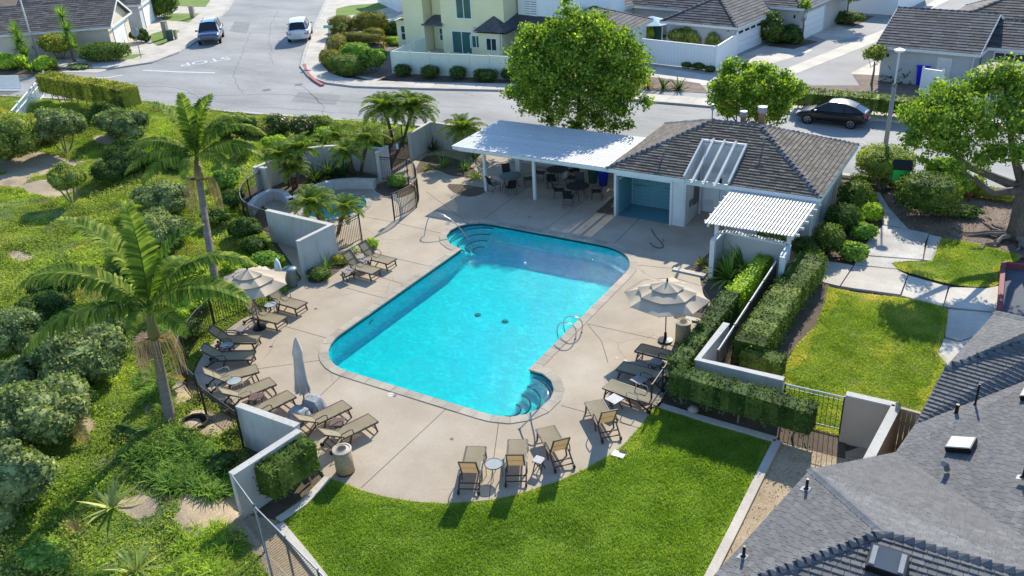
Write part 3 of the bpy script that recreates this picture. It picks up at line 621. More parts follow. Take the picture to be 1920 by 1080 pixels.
# ------------------------------------------------------------------ lawns and beds near the pool
def Gp(L): return Gs(L)
lawn_px = [(610, 894), (655, 910), (680, 920), (720, 931), (780, 941), (830, 944), (880, 941), (930, 936), (970, 927), (1042, 904), (1100, 878), (1135, 858), (1167, 836), (1195, 806), (1232, 757), (1240, 762), (1452, 826), (1330, 1080), (1300, 1150), (640, 1150), (590, 1075), (520, 975)]
LAWN = Gs(lawn_px)
sheet('pool_lawn', LAWN, -.012, 'grass_base')
lawn2_px = [(1553, 537), (1600, 548), (1690, 558), (1745, 566), (1778, 580), (1776, 620), (1758, 660), (1775, 672), (1772, 690), (1717, 793), (1690, 790), (1580, 818), (1466, 790), (1440, 740), (1470, 690), (1490, 650), (1530, 610), (1545, 570)]
LAWN2 = Gs(lawn2_px)+[(-.5, 22.5), (-3.0, 24.2)][:0]
sheet('side_lawn', LAWN2, -.012, 'grass_dry_base')
LAWN3 = [tuple(v[:2]) for v in smooth_line(Gs([(1762, 448), (1820, 455), (1880, 470), (1915, 482), (1880, 505), (1876, 530), (1850, 538), (1790, 534), (1720, 516), (1680, 503), (1673, 493), (1700, 488), (1745, 488)]), 3, True)]
sheet('small_lawn', LAWN3, -.010, 'grass_dry_base')
# concrete paths right of the club house
def slab_polys(name, polys, mat, z=.02):
    for q in polys:
        P = Gs(q); c = Vector((sum(p[0] for p in P)/len(P), sum(p[1] for p in P)/len(P))); P = [tuple(Vector(p)+(c-Vector(p)).normalized()*.012) for p in P]
        if sum(P[i][0]*P[(i+1) % len(P)][1]-P[(i+1) % len(P)][0]*P[i][1] for i in range(len(P))) < 0: P = P[::-1]
        struct(MB().prism(P, -.07, z).build(name, mat))
slab_polys('path_slab', [[(1655, 423), (1700, 430), (1742, 438), (1735, 455), (1730, 487), (1690, 484), (1612, 478), (1628, 450)], [(1622, 356), (1650, 362), (1668, 392), (1703, 430), (1655, 421), (1650, 390)], [(1611, 480), (1729, 489), (1700, 490), (1672, 494), (1682, 505), (1602, 496)],
    [(1742, 440), (1766, 445), (1757, 470), (1748, 490), (1732, 488), (1738, 455)]], 'sidewalk_old')
slab_polys('path_slab', [[(1528, 487), (1578, 494), (1600, 498), (1574, 537), (1532, 527)], [(1602, 498), (1682, 506), (1702, 516), (1688, 553), (1600, 541), (1576, 537)], [(1703, 517), (1778, 538), (1768, 575), (1690, 555)],
    [(1780, 539), (1850, 541), (1880, 535), (1868, 585), (1780, 576), (1770, 574)], [(1778, 580), (1868, 588), (1830, 630), (1800, 640), (1772, 632)], [(1770, 635), (1800, 642), (1830, 632), (1780, 690), (1758, 664)]], 'sidewalk')
sheet('sports_court', Gs([(1878, 498), (1990, 505), (1990, 640), (1868, 605)]), -.006, 'court')
cw = thing('court_kerb', 'low maroon kerb around the dark court at the right edge', 'kerb', G(1885, 500)); cm = MB()
a, b, c = G(1880, 500), G(1990, 512), G(1872, 590); cm.beam((a.x, a.y, .1), (b.x, b.y, .1), .18, .25); cm.beam((a.x, a.y-.1, .1), (c.x, c.y, .1), .18, .25); cm.build('kerb_block', 'paint_maroon', cw)
sheet('tree_bed', Gs([(1655, 365), (1690, 345), (1800, 352), (1990, 365), (1990, 500), (1900, 478), (1800, 450), (1742, 438), (1705, 430), (1668, 392)]), -.018, 'mulch')
sheet('side_bed', Gs([(1530, 485), (1610, 478), (1655, 420), (1640, 360), (1600, 345), (1570, 370), (1510, 455), (1490, 490)]), -.020, 'soil')
sheet('bark_bed', Gs([(1270, 760), (1250, 740), (1290, 640), (1300, 560), (1335, 500), (1520, 480), (1555, 535), (1545, 570), (1530, 610), (1490, 650), (1462, 690), (1590, 740), (1585, 860), (1452, 826)]), -.015, 'soil')
sheet('side_yard', Gs([(1452, 826), (1590, 845), (1720, 800), (1600, 900), (1330, 1160), (1310, 1120), (1333, 1080)]), -.016, 'dry_dirt')
sheet('left_yard', Gs([(440, 960), (520, 975), (640, 1150), (380, 1150), (400, 1020)]), -.017, 'dry_dirt')
# concrete mow strips
for nm, L_ in (('mow_strip', [(1458, 828), (1425, 893), (1380, 985), (1333, 1078), (1290, 1160)]), ('mow_strip', [(1238, 762), (1330, 790), (1455, 826)]), ('mow_strip', [(615, 897), (570, 945), (522, 977)]), ('mow_strip', [(524, 985), (570, 1040), (625, 1110), (660, 1160)]),
               ('mow_strip', [(1285, 597), (1318, 604)]), ('mow_strip', [(1262, 505), (1322, 518)])):
    struct(MB().prism(strip(dens_open(Gs(L_), .8), .26), -.07, .06).build(nm, 'sidewalk'))
# beds cut into the deck
for q in ([(700, 334), (655, 333), (612, 338), (575, 352), (545, 371), (533, 358), (508, 352), (506, 345), (540, 330), (597, 318), (650, 318), (705, 328)], [(842, 345), (905, 352), (907, 362), (880, 369), (850, 360)], [(1117, 398), (1152, 368), (1153, 404)], [(1293, 505), (1335, 470), (1334, 515)], [(1283, 602), (1262, 590), (1300, 560), (1330, 575), (1310, 603)], [(577, 522), (628, 480), (652, 478), (645, 500), (600, 530)], [(700, 352), (741, 336), (777, 350), (772, 362), (735, 372)], [(779, 325), (800, 292), (860, 300), (900, 330), (850, 330), (815, 318)]):
    P = [tuple(v[:2]) for v in smooth_line(Gs(q), 3, True)] if len(q) > 4 else Gs(q)
    if sum(P[i][0]*P[(i+1) % len(P)][1]-P[(i+1) % len(P)][0]*P[i][1] for i in range(len(P))) < 0: P = P[::-1]
    tag(MB().prism(P, -.01, .012).build('planting_bed', 'soil'), kind='structure')

# ------------------------------------------------------------------ hillside garden left of the pool
HILL = Gs([(566, 524), (540, 552), (490, 583), (455, 600), (420, 625), (390, 655), (366, 690), (362, 712), (380, 738), (455, 800), (470, 870), (447, 968), (470, 1010), (560, 1160), (60, 1200), (-250, 1100)]) + [(-56, 10), (-80, 24), (-86, 36), (-78, 40.2), (-66, 42.7), (-58, 43.9), (-51, 44.5), (-44, 45.5), (-36, 46.7), (-33.6, 44.6)] + Gs([(712, 275), (597, 274), (500, 325), (450, 372), (505, 445)])
hp = np.array(HILL)
def sdist(X, Y, P):
    d = np.full(X.shape, 1e9); ins = np.zeros(X.shape, bool); n = len(P)
    for i in range(n):
        x0, y0 = P[i]; x1, y1 = P[(i+1) % n]; ex, ey = x1-x0, y1-y0
        t_ = np.clip(((X-x0)*ex+(Y-y0)*ey)/(ex*ex+ey*ey+1e-12), 0, 1); d = np.minimum(d, np.hypot(X-x0-ex*t_, Y-y0-ey*t_))
        cnd = ((y0 > Y) != (y1 > Y)) & (X < (x1-x0)*(Y-y0)/((y1-y0) if y1 != y0 else 1e-12)+x0); ins ^= cnd
    return np.where(ins, d, -d)
def vnoise(X, Y, s, seed=0):
    """smooth value noise"""
    r_ = np.random.default_rng(seed).random((256, 256)); x, y = X/s+1000, Y/s+1000; xi, yi = np.floor(x).astype(int), np.floor(y).astype(int); fx, fy = x-xi, y-yi
    fx = fx*fx*(3-2*fx); fy = fy*fy*(3-2*fy); g = lambda a, b: r_[a % 256, b % 256]
    return (g(xi, yi)*(1-fx)+g(xi+1, yi)*fx)*(1-fy)+(g(xi, yi+1)*(1-fx)+g(xi+1, yi+1)*fx)*fy
def hill_z(X, Y):
    sd = sdist(X, Y, HILL); k = np.clip(sd/1.6, 0, 1); k = k*k*(3-2*k)
    z = .02 + k*(.32*vnoise(X, Y, 2.4, 1)+.16*vnoise(X, Y, .9, 2)+.05*vnoise(X, Y, .35, 3)) 
    return np.where(sd > 0, z, -.25), sd
def hz(x, y): z, s = hill_z(np.array([x]), np.array([y])); return max(float(z[0]), 0)
nx, ny = 300, 220; gx, gy = np.meshgrid(np.linspace(-84, -14, nx), np.linspace(3, 47, ny)); Z, SD = hill_z(gx.ravel(), gy.ravel())
vs = np.stack([gx.ravel(), gy.ravel(), Z], 1); fs = []
for j in range(ny-1):
    for i in range(nx-1):
        a = j*nx+i; q = (a, a+1, a+nx+1, a+nx)
        if max(SD[k] for k in q) > -.4: fs.append(q)
DIRTS = [(G(70, 318), 3.6, 1.9), (G(15, 345), 2.0, 1.1), (G(95, 360), 1.9, 1.0), (G(262, 962), .75, .35), (G(425, 955), 1.1, 1.1), (G(378, 1000), .8, .35), (G(200, 270), 1.0, .6), (G(345, 740), .6, 1.7), (G(40, 490), .9, .5), (G(155, 190), 3, 1.2), (G(390, 800), .9, .6), (G(150, 812), .7, .5), (G(200, 690), .6, .35)]
def dirt_k(X, Y): return np.minimum.reduce([np.hypot((X-g.x)/a_, (Y-g.y)/b_) for g, a_, b_ in DIRTS])/(.75+.5*vnoise(X, Y, .8, 31))
fc = np.array([np.mean(vs[list(q)], axis=0) for q in fs]); dk = dirt_k(fc[:, 0], fc[:, 1])
hm = MB(); hm.v = [tuple(v) for v in vs]; hm.f = fs; hm.r = [.5]*len(fs); hm.mi = [int(x) for x in (dk < 1.08)]
struct(hm.build('hillside', ['hill_soil', 'dry_dirt'], smooth=True))
DIRT = Gs([(45, 330), (20, 345), (100, 355), (60, 290)])
# ------------------------------------------------------------------ shingles
def clip_half(poly, a, b, c):   # keep a*x+b*y<=c
    out = []
    for i in range(len(poly)):
        p, q = poly[i-1], poly[i]; dp, dq = a*p[0]+b*p[1]-c, a*q[0]+b*q[1]-c
        if (dp <= 0) != (dq <= 0): t_ = dp/(dp-dq); out.append((p[0]+(q[0]-p[0])*t_, p[1]+(q[1]-p[1])*t_))
        if dq <= 0: out.append(q)
    return out
def plane_frame(face, cdir=None):
    n = Vector((0, 0, 0))
    for i in range(len(face)): n += face[i].cross(face[(i+1) % len(face)])
    n.normalize()
    if n.z < 0: n = -n
    u = Vector(cdir) if cdir is not None else Vector((0, 0, 1)).cross(n); u = (u-n*u.dot(n)).normalized(); v = n.cross(u)
    if v.z < 0: u, v = -u, -v
    return n, u, v
def shingles(parent, face, w_, h, th, mat, n_ind=0, cdir=None, score=None, jit=.25, gap=.006, lift=.0):
    """overlapping tabs over one convex planar roof face; the first n_ind (best score) become parts"""
    face = [Vector(p) for p in face]; n, u, v = plane_frame(face, cdir); o = face[0]; P2 = [((p-o).dot(u), (p-o).dot(v)) for p in face]
    ar = sum(P2[i][0]*P2[(i+1) % len(P2)][1]-P2[(i+1) % len(P2)][0]*P2[i][1] for i in range(len(P2)))
    if ar < 0: P2 = P2[::-1]
    edges = []
    for i in range(len(P2)):
        (x0, y0), (x1, y1) = P2[i], P2[(i+1) % len(P2)]; edges.append((y1-y0, -(x1-x0), (y1-y0)*x0-(x1-x0)*y0))
    vmin, vmax = min(p[1] for p in P2), max(p[1] for p in P2); umin, umax = min(p[0] for p in P2), max(p[0] for p in P2)
    cells = []; k = 0; vv = vmin
    while vv < vmax:
        x = umin-random.random()*w_
        while x < umax:
            ww = w_*(1+random.uniform(-jit, jit)); c = [(x+gap, vv), (x+ww-gap, vv), (x+ww-gap, vv+h), (x+gap, vv+h)]
            for (a, b, cc) in edges:
                c = clip_half(c, a, b, cc)
                if len(c) < 3: break
            if len(c) >= 3:
                q = random.random(); vj = random.uniform(-.1, .1)*h if jit else 0
                top = []
                for (x_, y_) in c: top.append(o+u*x_+v*y_+n*(lift+.004+th*(1-max(0, min(1, (y_-vv)/h)))*(.85+.3*q)))
                bot = [o+u*x_+v*y_+n*(lift-.002) for (x_, y_) in c]
                cells.append((top, bot, q))
            x += ww
        vv += h
    ind = set()
    if n_ind:
        sc = sorted(range(len(cells)), key=lambda i: -(score(cells[i][0]) if score else 0)); ind = set(sc[:n_ind])
    m_ = MB()
    for i, (t_, b_, q) in enumerate(cells):
        mm = MB() if i in ind else m_; k_ = len(t_); mm.add(t_+b_, [tuple(range(k_))]+[(j, k_+j, k_+(j+1) % k_, (j+1) % k_) for j in range(k_)], q)
        if i in ind: mm.build('shingle', mat, parent)
    if m_.v: tag(m_.build('shingles', mat, parent), kind='stuff')
    return n, u, v
def screen_area(pts):
    c = sum(pts, Vector())/len(pts); d = Vector(c)-Vector((0, 0, CAM_H)); z = d.dot(Vector(FW)); x = 960+F_PX*d.dot(Vector(RT))/z; y = 540-F_PX*d.dot(Vector(UP))/z
    return (1/z if (0 < x < 1920 and 0 < y < 1080) else -1)
def caps(parent, a, b, n1, n2, L_=.26, wd=.17, th=.018, mat='shingle_cap', start_up=True, curl=.03, indiv=True):
    """ridge or hip cap shingles from a (low end) to b, lapping upwards"""
    a, b = Vector(a), Vector(b); d = (b-a).normalized(); ln = (b-a).length; k = max(1, int(ln/L_)); st = ln/k; jm = MB()
    s1 = d.cross(n1).normalized(); s2 = -d.cross(n2).normalized()
    if s1.dot(n2) > 0: s1 = -s1
    if s2.dot(n1) > 0: s2 = -s2
    for i in range(k):
        p = a+d*(st*i); q = p+d*(st*1.18); up = ((n1+n2)/2).normalized(); lo, hi = up*(th+.03+curl*random.uniform(.5, 1.3)), up*(.022)
        vs = [p+s1*wd+lo*.5, p+lo, p+s2*wd+lo*.5, q+s1*wd+hi*.6, q+hi, q+s2*wd+hi*.6]
        vs += [x-up*.022 for x in vs]
        fs = [(0, 1, 4, 3), (1, 2, 5, 4), (0, 6, 7, 1), (1, 7, 8, 2), (0, 3, 9, 6), (2, 8, 11, 5)]
        if indiv: MB().add(vs, fs).build('ridge_cap', mat, parent)
        else: jm.add(vs, fs)
    if not indiv: tag(jm.build('ridge_caps', mat, parent), kind='stuff')

# ------------------------------------------------------------------ houses
def lap_siding(m_, a, b, z0, z1, step=.24, out=.02, nrm=None):
    """lapped boards on a wall from a to b (xy), nrm outward"""
    a, b = Vector((*a[:2], 0)), Vector((*b[:2], 0)); d = (b-a).normalized(); nr = nrm or Vector((d.y, -d.x, 0)); z = z0
    while z < z1-.02:
        t_ = min(z+step, z1); vs = [a+Vector((0, 0, z))+nr*out, b+Vector((0, 0, z))+nr*out, b+Vector((0, 0, t_))+nr*.004, a+Vector((0, 0, t_))+nr*.004, a+Vector((0, 0, z)), b+Vector((0, 0, z))]
        m_.add(vs, [(0, 1, 2, 3), (0, 4, 5, 1)]); z = t_
def window(parent, p, d, wd, ht, panes=2, mat='glass_dark', frame='white_vinyl', name='window', sash='v', nrm=None):
    """p = bottom centre on the wall, d = direction along wall"""
    d = Vector((d[0], d[1], 0)).normalized(); nr = nrm or Vector((d.y, -d.x, 0)); p = Vector(p); f = MB()
    t_ = .09
    def bx(u0, u1, z0, z1, o0, o1, mm):
        c = p+d*((u0+u1)/2)+Vector((0, 0, (z0+z1)/2))+nr*((o0+o1)/2); mm.box(c, (abs(u1-u0), abs(o1-o0), z1-z0), math.atan2(d.y, d.x))
    bx(-wd/2-t_, wd/2+t_, -t_, 0, 0, .06, f); bx(-wd/2-t_, wd/2+t_, ht, ht+t_, 0, .06, f); bx(-wd/2-t_, -wd/2, 0, ht, 0, .06, f); bx(wd/2, wd/2+t_, 0, ht, 0, .06, f)
    for i in range(1, panes):
        if sash == 'v': x = -wd/2+wd*i/panes; bx(x-.03, x+.03, 0, ht, 0, .055, f)
        else: z = ht*i/panes; bx(-wd/2, wd/2, z-.03, z+.03, 0, .055, f)
    fo = f.build(name, frame, parent)
    for i in range(panes):
        g_ = MB()
        if sash == 'v': bx(-wd/2+wd*i/panes+.03, -wd/2+wd*(i+1)/panes-.03, .01, ht-.01, .0, .02, g_)
        else: bx(-wd/2+.01, wd/2-.01, ht*i/panes+.03, ht*(i+1)/panes-.03, .0, .02, g_)
        g_.build('pane', mat, fo)
    return fo
def garage_door(parent, p, d, wd, ht, lites=0, nrm=None):
    d = Vector((d[0], d[1], 0)).normalized(); nr = nrm or Vector((d.y, -d.x, 0)); p = Vector(p); a = math.atan2(d.y, d.x)
    fr = MB()
    for s in (-1, 1): fr.box(p+d*(s*(wd/2+.07))+nr*.04+Vector((0, 0, ht/2)), (.14, .08, ht), a)
    fr.box(p+nr*.04+Vector((0, 0, ht+.07)), (wd+.28, .08, .14), a); go = fr.build('garage_door', 'white_wood', parent)
    for i in range(4):
        MB().box(p+nr*.02+Vector((0, 0, ht*(i+.5)/4)), (wd, .035, ht/4-.02), a).build('door_panel', 'white_vinyl', go)
    for i in range(lites):
        MB().box(p+d*(-wd/2+wd*(i+.5)/lites)+nr*.045+Vector((0, 0, ht*.875)), (wd/lites*.72, .02, ht*.1), a).build('pane', 'glass_dark', go)
    return go
def house(label, o, ang, L_, D, ze, zr, ridge='u', ends=('hip', 'hip'), wall='siding_grey', roof='shingle_house', oh=.45, tab=(.8, .34), siding=None, name='house', cat='house', capm='shingle_house'):
    """o = front-left eave corner, ang = heading of the front eave"""
    o = Vector((*o[:2], 0)); a = R(ang); U = Vector((math.cos(a), math.sin(a), 0)); V = Vector((-math.sin(a), math.cos(a), 0)); Z = Vector((0, 0, 1))
    P = lambda u, v, z=0: o+U*u+V*v+Z*z
    t = thing(name, label, cat, P(L_/2, D/2))
    W0 = [P(oh, oh), P(L_-oh, oh), P(L_-oh, D-oh), P(oh, D-oh)]
    wm = MB(); wm.prism([(p.x, p.y) for p in W0], -.05, ze-.05)
    if siding:
        for i in range(4): lap_siding(wm, W0[i], W0[(i+1) % 4], 0, ze-.1, siding)
    if ridge == 'u':
        h0 = D/2 if ends[0] == 'hip' else 0; h1 = D/2 if ends[1] == 'hip' else 0; r0, r1 = P(h0, D/2, zr), P(L_-h1, D/2, zr)
        A, B, C, E_ = P(0, 0, ze), P(L_, 0, ze), P(L_, D, ze), P(0, D, ze); faces = [[A, B, r1, r0], [C, E_, r0, r1]]; gab = []
        if h0: faces.append([E_, A, r0])
        else: gab.append([P(oh, oh, ze-.06), P(oh, D-oh, ze-.06), P(oh, D/2, zr-.1)])
        if h1: faces.append([B, C, r1])
        else: gab.append([P(L_-oh, oh, ze-.06), P(L_-oh, D-oh, ze-.06), P(L_-oh, D/2, zr-.1)])
    else:
        h0 = L_/2 if ends[0] == 'hip' else 0; h1 = L_/2 if ends[1] == 'hip' else 0; r0, r1 = P(L_/2, h0, zr), P(L_/2, D-h1, zr)
        A, B, C, E_ = P(0, 0, ze), P(L_, 0, ze), P(L_, D, ze), P(0, D, ze); faces = [[B, C, r1, r0], [E_, A, r0, r1]]; gab = []
        if h0: faces.append([A, B, r0])
        else: gab.append([P(oh, oh, ze-.06), P(L_-oh, oh, ze-.06), P(L_/2, oh, zr-.1)])
        if h1: faces.append([C, E_, r1])
        else: gab.append([P(oh, D-oh, ze-.06), P(L_-oh, D-oh, ze-.06), P(L_/2, D-oh, zr-.1)])
    for q in gab:
        wm.add(q, [(0, 1, 2)])
    wm.build('wall', wall, t)
    rf = MB()
    for f_ in faces:
        rf.poly(f_); rf.poly([p-Z*.12 for p in f_][::-1])
    ro = rf.build('roof', 'roof_edge', t); nrm = []
    for f_ in faces: nrm.append(shingles(ro, f_, tab[0], tab[1], .03, roof)[0] if (sum(f_, Vector())/len(f_)-o).length < 400 else None)
    fb = MB(); cs = [A, B, C, E_]
    for i in range(4):
        p, q = cs[i], cs[(i+1) % 4]; 
        fb.beam(p-Z*.10, q-Z*.10, .05, .2)
    if gab:
        for e in ((A, E_, r0), (B, C, r1)) if ridge == 'u' else ((A, B, r0), (E_, C, r1)):
            fb.beam(e[0]-Z*.09, e[2]-Z*.09, .05, .2); fb.beam(e[1]-Z*.09, e[2]-Z*.09, .05, .2)
    fb.build('fascia_board', 'fascia', t)
    Zr = Vector((0, 0, 1)); caps(ro, r0, r1, nrm[0], nrm[1], .4, .16, .02, capm, indiv=False)
    hips = [(A, r0), (B, r0 if ridge == 'v' else r1), (C, r1), (E_, r1 if ridge == 'v' else r0)]
    for (x, y) in hips:
        near_hip = (ridge == 'u' and ((y is r0 and h0) or (y is r1 and h1))) or (ridge == 'v' and ((y is r0 and h0) or (y is r1 and h1)))
        if near_hip: caps(ro, x, y, Z, Z, .4, .14, .02, capm, indiv=False)
    return t, P, U, V

# right: grey house with the blue bin
t, P, U, V = house('grey single storey house with dark shingle roof and white side door behind the back hedge', (-10.6, 68.5), -6.6, 7.0, 9.5, 2.6, 4.5, 'u', ('gable', 'gable'), wall='stucco_grey')
d_ = MB().box(P(4.75, .42, 1.05), (.95, .06, 2.1), R(-6.6)); d_.build('door', 'white_wood', t)
MB().tube([P(6.55, .4, 0), P(6.55, .4, 2.4)], .05, 6).build('downpipe', 'white_wood', t); MB().box(P(.9, .4, 1.9), (.14, .12, .2)).build('wall_lamp', 'black', t)
t, P, U, V = house('grey wing with strip window and darker roof at the right edge behind the trees', (-4.2, 70.2), -6.6, 12, 6.5, 2.6, 3.9, 'u', ('gable', 'gable'), wall='stucco_grey')
window(t, P(2.2, .45, 1.7), U, 1.9, .5, 3)
house('brown roofed house behind the grey one at the top right edge', (-7.5, 77.2), -6.6, 16, 9, 2.6, 4.6, 'u', ('hip', 'hip'), wall='stucco_grey', roof='shingle_brown', capm='shingle_brown')
# middle: grey garage house with white fence
t, P, U, V = house('grey house with hip roof and white garage door with four small panes', (-29.25, 73.85), -8.6, 7.3, 15, 2.45, 4.2, 'v', ('hip', 'hip'), wall='stucco_grey')
garage_door(t, P(7.3-.45, 3.3, 0), V, 4.6, 2.05, 4, nrm=U); MB().lathe([(.09, 0), (.09, .04), (0, .04)], P(6.3, .42, 2.0), 10).build('vent', 'black', t); MB().tube([P(6.8, .4, 0), P(6.8, .4, 2.3)], .04, 6).build('downpipe', 'white_wood', t)
t, P, U, V = house('grey house wing with green glass patio door behind the blue patio umbrella', (-38.0, 80.6), -8.6, 12, 8, 2.45, 4.4, 'u', ('hip', 'hip'), wall='stucco_grey')
t2, P, U, V = house('white walled garage with light hip roof half hidden by the big round tree', (-37.4, 63.0), 3, 7.9, 11, 2.45, 4.1, 'v', ('hip', 'hip'), wall='white_vinyl')
window(t, (-30.6, 75.6, .1), (1, -.15, 0), 1.9, 1.9, 2, 'glass_green')
house('dark roofed house behind the big tree beside the yellow house', (-46.5, 77.0), -8.6, 11.5, 10, 2.5, 4.8, 'u', ('hip', 'hip'), wall='white_vinyl')
t, P, U, V = house('beige garage house with plain white garage door at the top right', (-26.2, 80.9), -8.6, 7.9, 12, 2.9, 4.5, 'v', ('hip', 'hip'), wall='siding_grey')
garage_door(t, P(7.9-.45, 3.4, 0), V, 4.7, 2.2, nrm=U); MB().box(P(6.9, .42, 2.1), (.14, .12, .25)).build('wall_lamp', 'black', t)
house('light walled house behind the beige garage at the top edge', (-24.5, 95.5), -8.6, 12, 10, 2.6, 4.5, 'u', ('hip', 'hip'), wall='white_vinyl')
# left
a_ = 38.8; t, P, U, V = house('left house with long brown shingle roof and pink gable over its garage', (-97.15, 42.65), a_, 22, 8.9, 2.6, 4.6, 'u', ('gable', 'gable'), wall='siding_pink', roof='shingle_brown', siding=.22, capm='shingle_brown')
garage_door(t, P(22-.45, 4.2, 0), V, 4.4, 2.1, nrm=U); window(t, P(6.3, .45, .7), U, 2.0, 1.3, 2, 'glass_green'); window(t, P(3.2, .45, .3), U, 1.6, 1.8, 2, 'glass_green')
t, P, U, V = house('grey gabled garage house behind the left house', (-97.9, 57.6), a_, 13.5, 8.4, 2.8, 4.8, 'u', ('gable', 'gable'), wall='stucco_grey', roof='shingle_brown', capm='shingle_brown')
garage_door(t, P(13.5-.45, 4.2, 0), V, 4.4, 2.1, nrm=U); MB().box(P(11.8, .42, 1.9), (.14, .12, .25)).build('wall_lamp', 'black', t)
t, P, U, V = house('white garage house at the top edge left of the yellow house', tuple(G(742, 24))[:2], 55, 10, 9, 2.8, 4.6, 'v', ('hip', 'hip'), wall='white_vinyl')

# yellow two storey house
yh = thing('house', 'pale yellow two storey house with lap siding behind the cream fence', 'house', (-46, 70, 0))
def blockwall(pts, z0, z1, nm, mat, parent, sd=.2):
    m_ = MB(); m_.prism(pts, z0, z1); n = len(pts)
    for i in range(n): lap_siding(m_, pts[i], pts[(i+1) % n], z0, z1, sd)
    return m_.build(nm, mat, parent)
ya_, yb_ = Vector((-49.2, 66.9, 0)), Vector((-41.0, 67.2, 0)); yd = (yb_-ya_).normalized(); yn = Vector((-yd.y, yd.x, 0))
Y = lambda u, v, z=0: ya_+yd*u+yn*v+Vector((0, 0, z))
blockwall([(p.x, p.y) for p in (Y(0, 1.2), Y(1.7, 1.2), Y(1.7, 0), Y(8.2, 0), Y(8.2, 9), Y(0, 9))], 0, 5.6, 'wall', 'yellow_siding', yh)
blockwall([(p.x, p.y) for p in (Y(-2.3, -.2), Y(-.1, -.2), Y(-.1, 7), Y(-2.3, 7))], 0, 5.8, 'tower', 'yellow_siding', yh)
blockwall([(p.x, p.y) for p in (Y(5.9, -.7), Y(8.3, -.7), Y(8.3, .0), Y(5.9, 0))], 0, 2.3, 'bay', 'yellow_siding', yh)
blockwall([(p.x, p.y) for p in (Y(-3.9, .8), Y(-2.3, .8), Y(-2.3, 6), Y(-3.9, 6))], 0, 2.5, 'side_wing', 'yellow_siding', yh)
rm = MB(); rm.add([Y(5.6, -1.2, 2.3), Y(8.9, -1.2, 2.3), Y(7.2, .02, 3.5), Y(8.9, 3, 2.3), Y(8.25, 3, 3.4)], [(0, 1, 2), (1, 3, 4, 2), (0, 2, 4)]); rm.add([Y(5.6, -1.2, 2.2), Y(8.9, -1.2, 2.2), Y(8.9, 3, 2.2)], [(2, 1, 0)]); rm.build('bay_roof', 'shingle_house', yh)
rm = MB(); rm.add([Y(-.3, -.3, 2.5), Y(1.9, -.3, 2.5), Y(1.7, 1.19, 3.1), Y(.2, 1.19, 3.1)], [(0, 1, 2, 3)]); rm.beam(Y(-.3, -.32, 2.45), Y(1.9, -.32, 2.45), .05, .14); rm.build('porch_roof', 'shingle_house', yh)
rm = MB(); rm.add([Y(-4.4, .3, 2.5), Y(-2.31, .3, 3.3), Y(-2.31, 6.4, 3.3), Y(-4.4, 6.4, 2.5)], [(0, 1, 2, 3)]); rm.beam(Y(-4.4, .28, 2.45), Y(-2.4, .28, 3.25), .06, .18); rm.build('wing_roof', 'fascia', yh)
for (u, z, w_, h_, p_, s_) in ((4.15, 3.15, 1.5, 1.7, 2, 'v'), (3.75, .05, 2.0, 1.9, 2, 'v'), (6.0-.75, .65, 1.1, 1.0, 2, 'v')):
    window(yh, Y(u, 0, z), yd, w_, h_, p_, 'glass_green')
window(yh, Y(7.2, -.7, .65), yd, 1.0, 1.0, 2, 'glass_dark'); window(yh, Y(1.0, 1.2, .8), yd, .7, 1.1, 2, 'glass_green', sash='h'); window(yh, Y(-3.1, .8, .7), yd, .6, 1.3, 2, 'glass_dark', sash='h')
MB().box(Y(8.1, -.78, 1.1), (.12, .12, 2.3)).build('downpipe', 'white_wood', yh); MB().box(Y(5.2, -.03, 2.35), (.35, .06, .14)).build('vent', 'siding_grey', yh)
wh = thing('house', 'white two storey house joined to the right side of the yellow one', 'house', (-38, 72, 0))
blockwall([(-40.9, 69.5), (-34.6, 69.2), (-34.4, 78), (-40.9, 78)], 0, 6, 'wall', 'white_vinyl', wh); window(wh, (-39.6, 69.45, 3.2), (1, -.05, 0), 1.3, 1.4, 2, 'glass_dark'); window(wh, (-37.3, 69.35, 3.2), (1, -.05, 0), .9, 1.3, 2, 'glass_green')
rm = MB(); rm.add([(-40.9, 67.5, 2.3), (-34.4, 67.2, 2.3), (-34.4, 69.6, 3.3), (-40.9, 69.6, 3.3)], [(0, 1, 2, 3)]); rm.build('porch_roof', 'shingle_house', wh); window(wh, (-38.4, 69.4, .6), (1, -.05, 0), 1.0, 1.3, 2, 'glass_dark')

def hip_roof(par, x0, y0, x1, y1, ze, zr):
    m_ = MB(); h = (y1-y0)/2; A, B, C, D = (x0, y0, ze), (x1, y0, ze), (x1, y1, ze), (x0, y1, ze); k = min(h, (x1-x0)/2-.1); r0, r1 = (x0+k, y0+h, zr), (x1-k, y0+h, zr)
    for q in ([A, B, r1, r0], [C, D, r0, r1], [D, A, r0], [B, C, r1], [A, D, C, B]): m_.poly(q)
    ro = m_.build('roof', 'roof_edge', par)
    for q in ([A, B, r1, r0], [C, D, r0, r1], [D, A, r0], [B, C, r1]): shingles(ro, [Vector(v) for v in q], .9, .34, .03, 'shingle_house')
hip_roof(yh, -49.8, 66.5, -40.5, 77, 5.7, 7.6); hip_roof(yh, -52.3, 66.1, -48.9, 74.5, 5.9, 6.8); hip_roof(wh, -41.0, 69.0, -34.0, 78.6, 6.05, 7.6)
